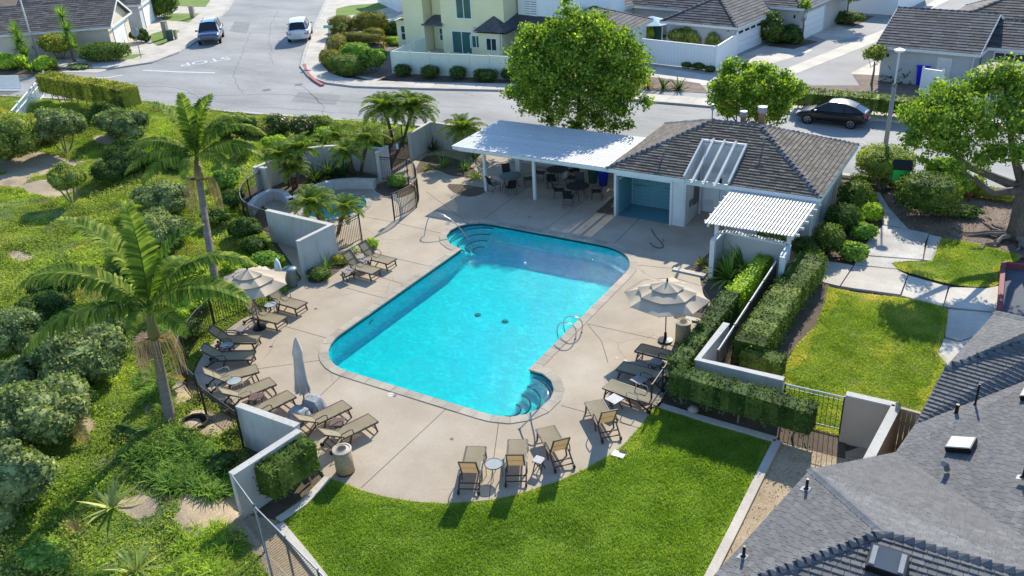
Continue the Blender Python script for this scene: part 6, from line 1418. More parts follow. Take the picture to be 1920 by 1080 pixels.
# ------------------------------------------------------------------ street marks and furniture
st = bpy.data.objects['street']
g = G(385, 115, -.024); text_mesh('STOP', 'stop_marking', 'paint_white', g, R(58)+PI, 2.15, st, sx=.9, extr=.001)
for L_ in ([(268, 131), (330, 134), (403, 136)], [(150, 146), (200, 145), (230, 140)]):
    q = strip(Gs(L_), .28); 
    if sum(q[i][0]*q[(i+1) % len(q)][1]-q[(i+1) % len(q)][0]*q[i][1] for i in range(len(q))) < 0: q = q[::-1]
    MB().sheet(q, -.025).build('painted_line', 'paint_white', st)
def street_lamp(lab, base, h, arm, matp='concrete_pole', r0=.14):
    t = thing('street_lamp', lab, 'street lamp', base); b = Vector(base)
    MB().tube([b, b+Z3*h*.72], [r0, r0*.72], 12).build('pole', matp, t, smooth=True); MB().tube([b+Z3*h*.7, b+Z3*h], .045, 8).build('upper_pole', 'white_wood', t)
    MB().lathe([(.05, h*.7), (.12, h*.715), (.12, h*.73), (.05, h*.74)], b, 10).build('bracket', 'galvanised', t)
    MB().lathe([(.05, h-.12), (.26, h-.05), (.28, h+.03), (.1, h+.1), (0, h+.12)], b, 14).build('lamp_head', 'white_vinyl', t); MB().box(b+Vector((-.13, -.1, 1.2)), (.08, .1, .4)).build('junction_box', 'concrete_pole', t); return t
street_lamp('tall concrete street lamp with white head standing beside the round shrub', tuple(G(1653, 322)), 6.6, 0)
street_lamp('thin white pole in front of the left house', tuple(G(71, 112)), 9.0, 0, 'white_wood', .09)
t = thing('stop_sign', 'back of a stop sign on its post at the side street corner', 'road sign', G(265, 110)); b = G(265, 110); MB().tube([b, b+Z3*2.9], .04, 6).build('post', 'grey_metal', t)
m_ = MB(); dd = Vector((.6, .8, 0)); oc = [b+Z3*(2.5+.4*math.sin(PI/8+k*PI/4))+Vector((.62, -.78, 0))*0+Vector((.78, .62, 0))*(.4*math.cos(PI/8+k*PI/4)) for k in range(8)]; oc2 = [p+Vector((-.62, .78, 0))*.03 for p in oc]; m_.add(oc+oc2, [tuple(range(8)), tuple(range(8, 16))[::-1]]+[(k, 8+k, 8+(k+1) % 8, (k+1) % 8) for k in range(8)]); m_.build('sign_plate', 'grey_metal', t)
t = thing('street_sign', 'street name sign post among the round clipped hedges', 'road sign', G(624, 112)); b = G(624, 112); MB().tube([b, b+Z3*2.9], .035, 6).build('post', 'grey_metal', t); MB().box(b+Z3*2.95, (.9, .03, .25), R(20)).build('sign_plate', 'mint', t)
for px, py, mt, lab, d_ in ((313, 71, 'stone', 'tall tan utility box on the small front lawn', (.5, .5, 1.7)), (320, 77, 'utility_green', 'short dark green utility box on the small front lawn', (.5, .5, 1.1)), (331, 75, 'stone', 'thin post on the small front lawn', (.25, .25, 1.0)), (362, 33, 'stone', 'grey utility box on the far front lawn', (.5, .4, 1.3))):
    g = G(px, py); m_ = MB(); m_.box((g.x, g.y, d_[2]/2), d_, .4); o = m_.build('utility_box', mt); m2 = MB().box((g.x, g.y, d_[2]+.02), (d_[0]+.06, d_[1]+.06, .05), .4); tag(o, lab, 'utility box'); c2 = m2.build('lid', mt); c2.parent = o
# little green library box
g = G(1681, 380); t = thing('library_box', 'bright green little house box on a red post beside the path', 'book box', g); a_ = R(12)
MB().tube([g, g+Z3*1.25], .07, 8).build('post', 'red_post', t); b = g+Z3*1.25; co, si = math.cos(a_), math.sin(a_); lw_ = lambda x, y, z: (b.x+x*co-y*si, b.y+x*si+y*co, b.z+z)
MB().add([lw_(x, y, z) for z in (0, .72) for x, y in ((-.38, -.3), (.38, -.3), (.38, .3), (-.38, .3))]+[lw_(-.38, 0, .98), lw_(.38, 0, .98)], [(0, 1, 5, 4), (1, 2, 6, 5), (2, 3, 7, 6), (3, 0, 4, 7), (0, 3, 2, 1), (4, 8, 7), (5, 6, 9)]).build('box', 'green_box', t)
m_ = MB()
for s in (-1, 1): m_.add([lw_(-.44, s*.38, .64), lw_(.44, s*.38, .64), lw_(.44, 0, 1.02), lw_(-.44, 0, 1.02), lw_(-.44, s*.38, .60), lw_(.44, s*.38, .60), lw_(.44, 0, .98), lw_(-.44, 0, .98)], [(0, 1, 2, 3), (7, 6, 5, 4), (0, 4, 5, 1), (1, 5, 6, 2), (3, 7, 4, 0)])
m_.build('roof', 'black', t); MB().add([lw_(-.385, -.24, .08), lw_(-.385, .24, .08), lw_(-.385, .24, .66), lw_(-.385, -.24, .66)], [(3, 2, 1, 0)]).build('door', 'mint', t); MB().add([lw_(-.39, -.16, .16), lw_(-.39, .16, .16), lw_(-.39, .16, .56), lw_(-.39, -.16, .56)], [(3, 2, 1, 0)]).build('pane', 'glass_green', t)
g = G(1816, 376); t = thing('wooden_post', 'short red brown post with a small orange flower at its side', 'post', g); MB().box(g+Z3*.55, (.12, .12, 1.1)).build('post', 'red_post', t)
# pillar between path slabs, drain box, rocks, hose, ditch
g = G(1160, 853); t = thing('valve_box', 'open white valve box set into the lawn near the front loungers', 'utility box', g); MB().prism([(g.x-.2, g.y-.14), (g.x+.2, g.y-.14), (g.x+.2, g.y+.14), (g.x-.2, g.y+.14)], -.01, .04).build('frame', 'white_vinyl', t); g = G(1168, 849); MB().sheet([(g.x-.12, g.y-.08), (g.x+.12, g.y-.08), (g.x+.12, g.y+.1), (g.x-.12, g.y+.1)], .045).build('opening', 'dark_hole', t)
for (px, py, s, lab) in ((326, 583, .42, 'pale boulder beside the left umbrella garden pipe'), (1308, 745, .16, 'small rock on the bed edge under the right hedge'), (1300, 768, .2, 'tan stone block lying on the lawn edge at the hedge end')):
    g = G(px, py, .15); m_ = MB(); vs = []; nu, nv_ = 8, 5
    for i in range(nv_+1):
        for j in range(nu): a, b_ = 2*PI*j/nu, PI*i/nv_; d = Vector((math.sin(b_)*math.cos(a), math.sin(b_)*math.sin(a), math.cos(b_)*.6)); d *= s*(1+.25*noise.noise(d*2+Vector((px, 0, 0)))); vs.append(g+d)
    m_.add(vs, [(i*nu+j, i*nu+(j+1) % nu, (i+1)*nu+(j+1) % nu, (i+1)*nu+j) for i in range(nv_) for j in range(nu)]); tag(m_.build('rock', 'stone', smooth=True), lab, 'rock')
dt = MB(); L_ = smooth_line([G(*p, .1) for p in ((338, 690), (330, 740), (340, 790), (352, 840))], 5); dt.prism(strip([(p.x, p.y) for p in L_], .5), -.05, hz(-23, 17)*.5+.12); struct(dt.build('drainage_ditch', 'stone'))
g = G(366, 797, .2); t = thing('dark_tarp', 'black hollow tray lying beside the palm foot at the railing', 'tray', g); MB().lathe([(.5, .05), (.48, .28), (.42, .28), (.40, .1), (0, .1)], (g.x, g.y, .1), 10).build('tray', 'dark_hole', t); tag(t, cat='tray')

t = thing('garden_hose', 'thin dark hose curling on the shaded deck below the shower bay', 'hose', G(1235, 450)); hp_ = [G(*q, .02) for q in ((1222, 430), (1225, 437), (1232, 446), (1240, 455), (1244, 462), (1236, 465), (1226, 462), (1219, 455))]
MB().tube(smooth_line(hp_, 5), .018, 6).build('hose', 'hose', t)
# ------------------------------------------------------------------ foliage
def lumps(d, amp, f, seed):
    r_ = np.random.default_rng(seed); o = np.zeros(len(d))
    for k in range(5):
        q = r_.normal(0, 1, 3); q /= np.linalg.norm(q); o += np.sin(d@q*f*(1+.5*k)+r_.random()*6.28)/(1+.35*k)
    return 1+amp*o/2.2
def shell(c, r_, n, e=2.0, amp=.08, f=4, seed=0, depth=.12, size=.12, aspect=.55, spread=.7, bottom=-1.0):
    d = unit(rng.normal(0, 1, (int(n*1.25), 3)))
    if bottom > -1: d = d[d[:, 2] > bottom]
    d = d[:n]; rad = 1/np.power((np.abs(d)**e).sum(1), 1/e); rad *= lumps(d, amp, f, seed)
    inw = 1-np.abs(rng.normal(0, depth, len(d))); P = np.array(c)+d*(rad*inw)[:, None]*np.array(r_)
    nn = unit(np.sign(d)*np.abs(d)**(e-1)/np.array(r_)); return leaves(P, nn, size, aspect, spread)
def core(c, r_, e=2.0, amp=.08, f=4, seed=0, k=.86, nu=14, nv=8):
    q = []
    u = np.linspace(0, 2*PI, nu+1); v = np.linspace(-PI/2, PI/2, nv+1)
    def pt(a, b):
        d = np.stack([np.cos(b)*np.cos(a), np.cos(b)*np.sin(a), np.sin(b)], -1).reshape(-1, 3); rad = 1/np.power((np.abs(d)**e).sum(1)+1e-9, 1/e)*lumps(d, amp, f, seed); return np.array(c)+d*(rad*k)[:, None]*np.array(r_)
    A, B = np.meshgrid(u, v, indexing='ij'); P = pt(A.ravel(), B.ravel()).reshape(nu+1, nv+1, 3)
    return np.stack([P[:-1, :-1], P[1:, :-1], P[1:, 1:], P[:-1, 1:]], 2).reshape(-1, 3)
def area(r_): return 4*PI*((r_[0]*r_[1])**1.6+(r_[0]*r_[2])**1.6+(r_[1]*r_[2])**1.6)**(1/1.6)/3**(1/1.6)
VSEED = [100]
def bush(label, base, rx, ry, z0, z1, mat, size=.12, dens=150, e=2.3, amp=.07, f=4, name='shrub', cat='shrub', group=None, trunk=False, yaw=0, corek=.84, depth=.1, mapz=True, flowers=None, spread=.75, up=None):
    VSEED[0] += 1; s = VSEED[0]; b = Vector(base)
    if mapz and up is None: b.z = hz(b.x, b.y) if sdist(np.array([b.x]), np.array([b.y]), HILL)[0] > 0 else 0
    amp = amp*2.1 if e < 2.5 else amp; c = (0, 0, (z0+z1)/2); r_ = (rx, ry, (z1-z0)/2); n = int(area(r_)*dens); rs = np.random.default_rng(s)
    if e < 2.45 and rx > .85 and not flowers:
        hz2 = (z1-z0)/2; parts = [(c, (rx*.78, ry*.78, hz2*.86))]; m2 = 5 if rx < 1.3 else 8
        for k in range(m2):
            a = 2*PI*k/m2+rs.uniform(-.4, .4); q = rs.uniform(.36, .5); parts.append(((rx*.58*math.cos(a), ry*.58*math.sin(a), (z0+z1)/2+hz2*rs.uniform(-.45, .35)), (rx*q, ry*q, hz2*rs.uniform(.45, .68))))
        parts.append(((rs.uniform(-.3, .3)*rx, rs.uniform(-.3, .3)*ry, (z0+z1)/2+hz2*.35), (rx*.5, ry*.5, hz2*.68)))
        V = np.concatenate([shell(cc_, rr_, int(area(rr_)*dens*.8), 2.0, amp, f, s+i, depth*1.3, size, spread=spread) for i, (cc_, rr_) in enumerate(parts)]+[core(cc_, rr_, 2, amp, f, s+i, corek) for i, (cc_, rr_) in enumerate(parts)])
    else: V = np.concatenate([shell(c, r_, n, e, amp, f, s, depth, size, spread=spread), core(c, r_, e, amp, f, s, corek)])
    if yaw: co, si = math.cos(R(yaw)), math.sin(R(yaw)); V = np.stack([V[:, 0]*co-V[:, 1]*si, V[:, 0]*si+V[:, 1]*co, V[:, 2]], 1)
    V = V+np.array(b)
    if not trunk and not flowers:
        o = np_mesh(name, V, 4, mat); o.location = b; o.data.transform(Matrix.Translation(-b)); return tag(o, label, cat, group)
    t = thing(name, label, cat, b, group=group); np_mesh('crown', V, 4, mat, parent=t)
    if flowers:
        fm, fn, fs_ = flowers; tag(np_mesh('flowers', shell((b.x, b.y, b.z+(z0+z1)/2), r_, fn, e, amp, f, s, .03, fs_, .8, bottom=-.1), 4, fm, parent=t), kind='stuff')
    if trunk:
        for k in range(4 if rx > .6 else 2):
            a = 2*PI*k/4+s; p = b+Vector((.12*math.cos(a), .12*math.sin(a), -.05)); MB().tube([p, b+Vector((.3*rx*math.cos(a), .3*ry*math.sin(a), z0*.6+.1)), b+Vector((.55*rx*math.cos(a), .55*ry*math.sin(a), z0+(z1-z0)*.35))], [.06, .045, .03], 6).build('trunk', 'bark_light', t)
    return t
def hedge(label, pts, w_, z0, z1, mat, size=.1, dens=170, trunks=True, cat='hedge', smooth=True):
    L_ = dens_open(pts, .25); t = thing('hedge', label, cat, (*pts[0][:2], 0)); P = []; Nn = []; ln = sum(math.dist(a, b) for a, b in zip(L_[:-1], L_[1:])); h = z1-z0
    X = np.array(L_); T = np.gradient(X, axis=0); T /= np.linalg.norm(T, axis=1, keepdims=True); Q = np.stack([T[:, 1], -T[:, 0]], 1)
    def ends(n, sgn): 
        i = 0 if sgn < 0 else len(X)-1; s = rng.uniform(-.5, .5, n)*w_; z = rng.uniform(z0, z1, n)
        P.append(np.stack([X[i, 0]+Q[i, 0]*s, X[i, 1]+Q[i, 1]*s, z], 1)); Nn.append(np.tile([T[i, 0]*sgn, T[i, 1]*sgn, 0], (n, 1)))
    def face(n, kind):
        u = rng.random(n)*(len(X)-1.001); i = u.astype(int); fr = (u-i)[:, None]; c = X[i]*(1-fr)+X[i+1]*fr; q = Q[i]
        lum = .05*np.sin(u*1.1+1)+.04*np.sin(u*2.7)+.03*np.sin(u*5.1+2)
        if kind == 'top': s = rng.uniform(-.5, .5, n)*w_; z = z1+lum-.05*(np.abs(s)/(w_/2))**4; P.append(np.concatenate([c+q*s[:, None], z[:, None]], 1)); Nn.append(np.tile([0, 0, 1.], (n, 1)))
        else: z = rng.uniform(z0-.05, z1, n); s = kind*(w_/2+lum)*np.ones(n); P.append(np.concatenate([c+q*s[:, None], z[:, None]], 1)); Nn.append(np.concatenate([q*kind, np.zeros((n, 1))], 1))
    face(int(ln*w_*dens), 'top'); face(int(ln*h*dens), 1); face(int(ln*h*dens), -1); ends(int(w_*h*dens), -1); ends(int(w_*h*dens), 1)
    P = np.concatenate(P); Nn = np.concatenate(Nn); P = P+rng.normal(0, .035, P.shape)-Nn*np.abs(rng.normal(0, .05, (len(P), 1)))+Nn*(rng.random((len(P), 1)) < .06)*rng.uniform(.03, .14, (len(P), 1))
    V = leaves(P, Nn, size, .6, .6); cr = []
    wi = w_/2-.05
    for i in range(len(X)-1):
        a, b, qa, qb = X[i], X[i+1], Q[i], Q[i+1]; za, zb = z0+.04, z1-.06
        A0, A1, B0, B1 = [*(a-qa*wi)], [*(a+qa*wi)], [*(b-qb*wi)], [*(b+qb*wi)]
        cr += [A0+[zb], A1+[zb], B1+[zb], B0+[zb], A0+[za], A0+[zb], B0+[zb], B0+[za], A1+[za], B1+[za], B1+[zb], A1+[zb]]
    for i in (0, len(X)-1):
        a, q = X[i], Q[i]; A0, A1 = [*(a-q*wi)], [*(a+q*wi)]; cr += [A0+[z0+.04], A1+[z0+.04], A1+[z1-.06], A0+[z1-.06]]
    np_mesh('foliage', np.concatenate([V, np.array(cr)]), 4, mat, parent=t)
    if trunks and z0 > .15:
        k = max(2, int(ln/.9))
        for j in range(k):
            i = int((j+.5)/k*(len(X)-1)); x, y = X[i]; a = j*2.4; MB().tube([(x+.08*math.cos(a), y+.08*math.sin(a), -.03), (x, y, z0*.6), (x+.22*math.cos(a+1), y+.22*math.sin(a+1), z0+.15)], [.045, .035, .02], 5).build('trunk', 'bark_light', t)
    return t
def Gy(px, py, y):
    d = (px-960)*RT-(py-540)*UP+F_PX*FW; t_ = y/d[1]; return Vector((d[0]*t_, y, CAM_H+d[2]*t_))
def tree(label, base, trunk_pts, blobs, mat, size=.16, dens=45, bark='bark', amp=.22, depth=.3, name='tree', tr=(.28, .12), limbs=True, lsel=slice(0, 18, 3), corek=0, cat='tree', aspect=.6):
    t = thing(name, label, cat, base); Vs = []
    for i, (c, r_) in enumerate(blobs):
        r3 = (r_, r_, r_*.8) if not isinstance(r_, tuple) else r_; VSEED[0] += 1
        Vs.append(shell(c, r3, int(area(r3)*dens), 2, amp, 5, VSEED[0], depth, size, aspect, 1.0))
        if corek: Vs.append(core(c, r3, 2, amp, 5, VSEED[0], corek))
    np_mesh('crown', np.concatenate(Vs), 4, mat, parent=t); n = len(trunk_pts)
    MB().tube(trunk_pts, [tr[0]+(tr[1]-tr[0])*i/(n-1) for i in range(n)], 12).build('trunk', bark, t, smooth=True)
    if limbs:
        top = Vector(trunk_pts[-1]); src = Vector(trunk_pts[max(0, n-2)])
        for i, (c, r_) in enumerate(blobs[lsel]):
            c = Vector(c); m_ = src.lerp(c, .45)+Vector((0, 0, -.25)); MB().tube([top.lerp(src, .3), m_, c], [tr[1]*.8, tr[1]*.5, tr[1]*.2], 7).build('limb', bark, t, smooth=True)
    return t
def cloud_blobs(c, r3, n, rr, seed, flat=.2):
    r_ = np.random.default_rng(seed); out = []
    for k in range(n):
        z = 1-2*(k+.5)/n; a = k*2.39996; s = math.sqrt(1-z*z); q = .72+.14*r_.random()
        if z < -.75: continue
        out.append(((c[0]+r3[0]*s*math.cos(a)*q, c[1]+r3[1]*s*math.sin(a)*q, c[2]+r3[2]*z*q), rr*(.75+.5*r_.random())))
    return out

# big round tree behind the patio cover
cb = Gy(1083, 135, 47.1); bb = Vector((cb.x, 47.1, 0)); tc = (cb.x, cb.y, cb.z)
bl = cloud_blobs(tc, (4.75, 3.7, 3.75), 84, .8, 1)+cloud_blobs((cb.x, cb.y, cb.z+.1), (2.9, 2.5, 2.3), 16, 1.15, 2)+[((cb.x-.6, cb.y, cb.z+3.5), .7), ((cb.x-.7, cb.y, cb.z+4.1), .42), ((cb.x-2.9, cb.y, cb.z+2.2), .6), ((cb.x+3.2, cb.y, cb.z+1.9), .6), ((cb.x+4.6, cb.y-.5, cb.z-1.2), .6), ((cb.x-4.6, cb.y-.3, cb.z-1.6), .6), ((cb.x+1.2, cb.y, cb.z+2.9), .45), ((cb.x+1.25, cb.y, cb.z+3.25), .25), ((cb.x-1.7, cb.y, cb.z+2.5), .55), ((cb.x+.4, cb.y+.5, cb.z+2.7), .7), ((cb.x-1.6, cb.y-.6, cb.z-2.9), .8), ((cb.x+.2, cb.y-.8, cb.z-3.1), .8), ((cb.x+1.8, cb.y-.6, cb.z-2.8), .75), ((cb.x-2.9, cb.y, cb.z-2.4), .7), ((cb.x+3.8, cb.y-1.2, cb.z-2.5), .45), ((cb.x+3.1, cb.y-1.4, cb.z-2.6), .6)]
tree('large round bright green tree behind the white patio cover', (cb.x, 47.2, 0), [(cb.x, 47.2, 0), (cb.x, 47.2, 1.2), (cb.x, 47.3, 2.4), (cb.x, 47.5, 3.6)], bl, 'leaf_big', .19, 50, amp=.42, depth=.36, tr=(.25, .15), corek=.35)
# tree behind the club house
cb = Gy(1408, 176, 50); bl = cloud_blobs(tuple(cb), (2.6, 2.4, 1.8), 40, .58, 4)+[((cb.x-1.3, cb.y, cb.z+1.6), .6), ((cb.x+2.6, cb.y, cb.z+.5), .65), ((cb.x, cb.y, cb.z), 1.8)]
tree('mid sized bright green tree right behind the club house roof', (cb.x, 47.3, 0), [(cb.x, 47.0, 0), (cb.x, 47.8, 1.2), (cb.x, 49, 2)], bl, 'leaf_tree', .19, 62, depth=.3, tr=(.16, .08), corek=.5)
# right spreading tree with bare roots
tb = G(1903, 448); Q = lambda px, py, y, r_: (tuple(Gy(px, py, y)), r_)
bl = [Q(1722, 222, 41, .85), Q(1752, 195, 42, .9), Q(1712, 262, 40.5, .6), Q(1775, 230, 41, 1.0), Q(1790, 178, 43, .9), Q(1822, 210, 42, 1.0), Q(1760, 268, 40.5, .75), Q(1800, 268, 41, .85), Q(1838, 160, 44, .9), Q(1850, 245, 42, .8), Q(1882, 140, 44, .9), Q(1885, 200, 43, .8), Q(1915, 165, 44, 1.0), Q(1910, 235, 42, .9), Q(1795, 315, 40, .5), Q(1840, 300, 41, .6),
      Q(1870, 285, 41.5, .7), Q(1740, 240, 43.5, .7), Q(1950, 200, 43, 1.0), Q(1960, 150, 44, 1.1), Q(1965, 290, 41, .8), Q(2010, 230, 42, 1.0), Q(1700, 208, 42, .5), Q(1760, 165, 44, .55), Q(1920, 285, 41, .7), Q(1730, 300, 39.8, .3), Q(1812, 345, 40, .35), Q(2060, 300, 40, .9)]
rt_ = tree('spreading tree with thick ridged trunk and bare surface roots at the right edge', tb, [(tb.x, tb.y, -.05), (tb.x+.02, tb.y, .8), (tb.x-.05, tb.y+.1, 1.7), (tb.x-.1, tb.y+.1, 2.6)], bl, 'leaf_tree', .15, 95, amp=.38, depth=.32, tr=(.46, .30), corek=.5, lsel=slice(10, 24, 4))
for k in range(16):
    a = k*2*PI/16+random.uniform(-.15, .15); L_ = random.uniform(1.0, 2.6); p = Vector((tb.x, tb.y, 0)); pts = []
    for j in range(6): s = .3+L_*j/5; a += random.uniform(-.22, .22); pts.append(p+Vector((math.cos(a)*s, math.sin(a)*s, .22*(1-j/5)**2+.02)))
    MB().tube(pts, [.13, .09, .07, .05, .035, .015], 6).build('root', 'bark_light', rt_)
# small trees
def small_tree(label, px, py, h, r_, mat='leaf_tree', n=7, size=.2):
    b = G(px, py); bl = cloud_blobs((b.x, b.y, h-r_*.7), (r_, r_, r_*.75), n*2, r_*.42, px); tree(label, b, [b, b+Vector((.05, 0, h*.35)), b+Vector((0, .05, h*.6))], bl, mat, size, 60, 'bark_light', tr=(.09, .05), depth=.3, corek=.4)
small_tree('young tree in front of the white wall at the top right', 1585, 45, 4.6, 1.7); small_tree('slender young tree beside the garage entrance', 1503, 78, 3.4, .55)
small_tree('thin young tree at the corner of the grey house', 1634, 158, 2.7, .75, 'leaf_olive'); small_tree('bare branched sapling among the clipped hedges', 645, 80, 1.9, .55, 'leaf_grey', 4, .1); small_tree('leafless sapling beside the white garage at the yellow house', 757, 28, 3.0, .8, 'leaf_dark', 4, .1)

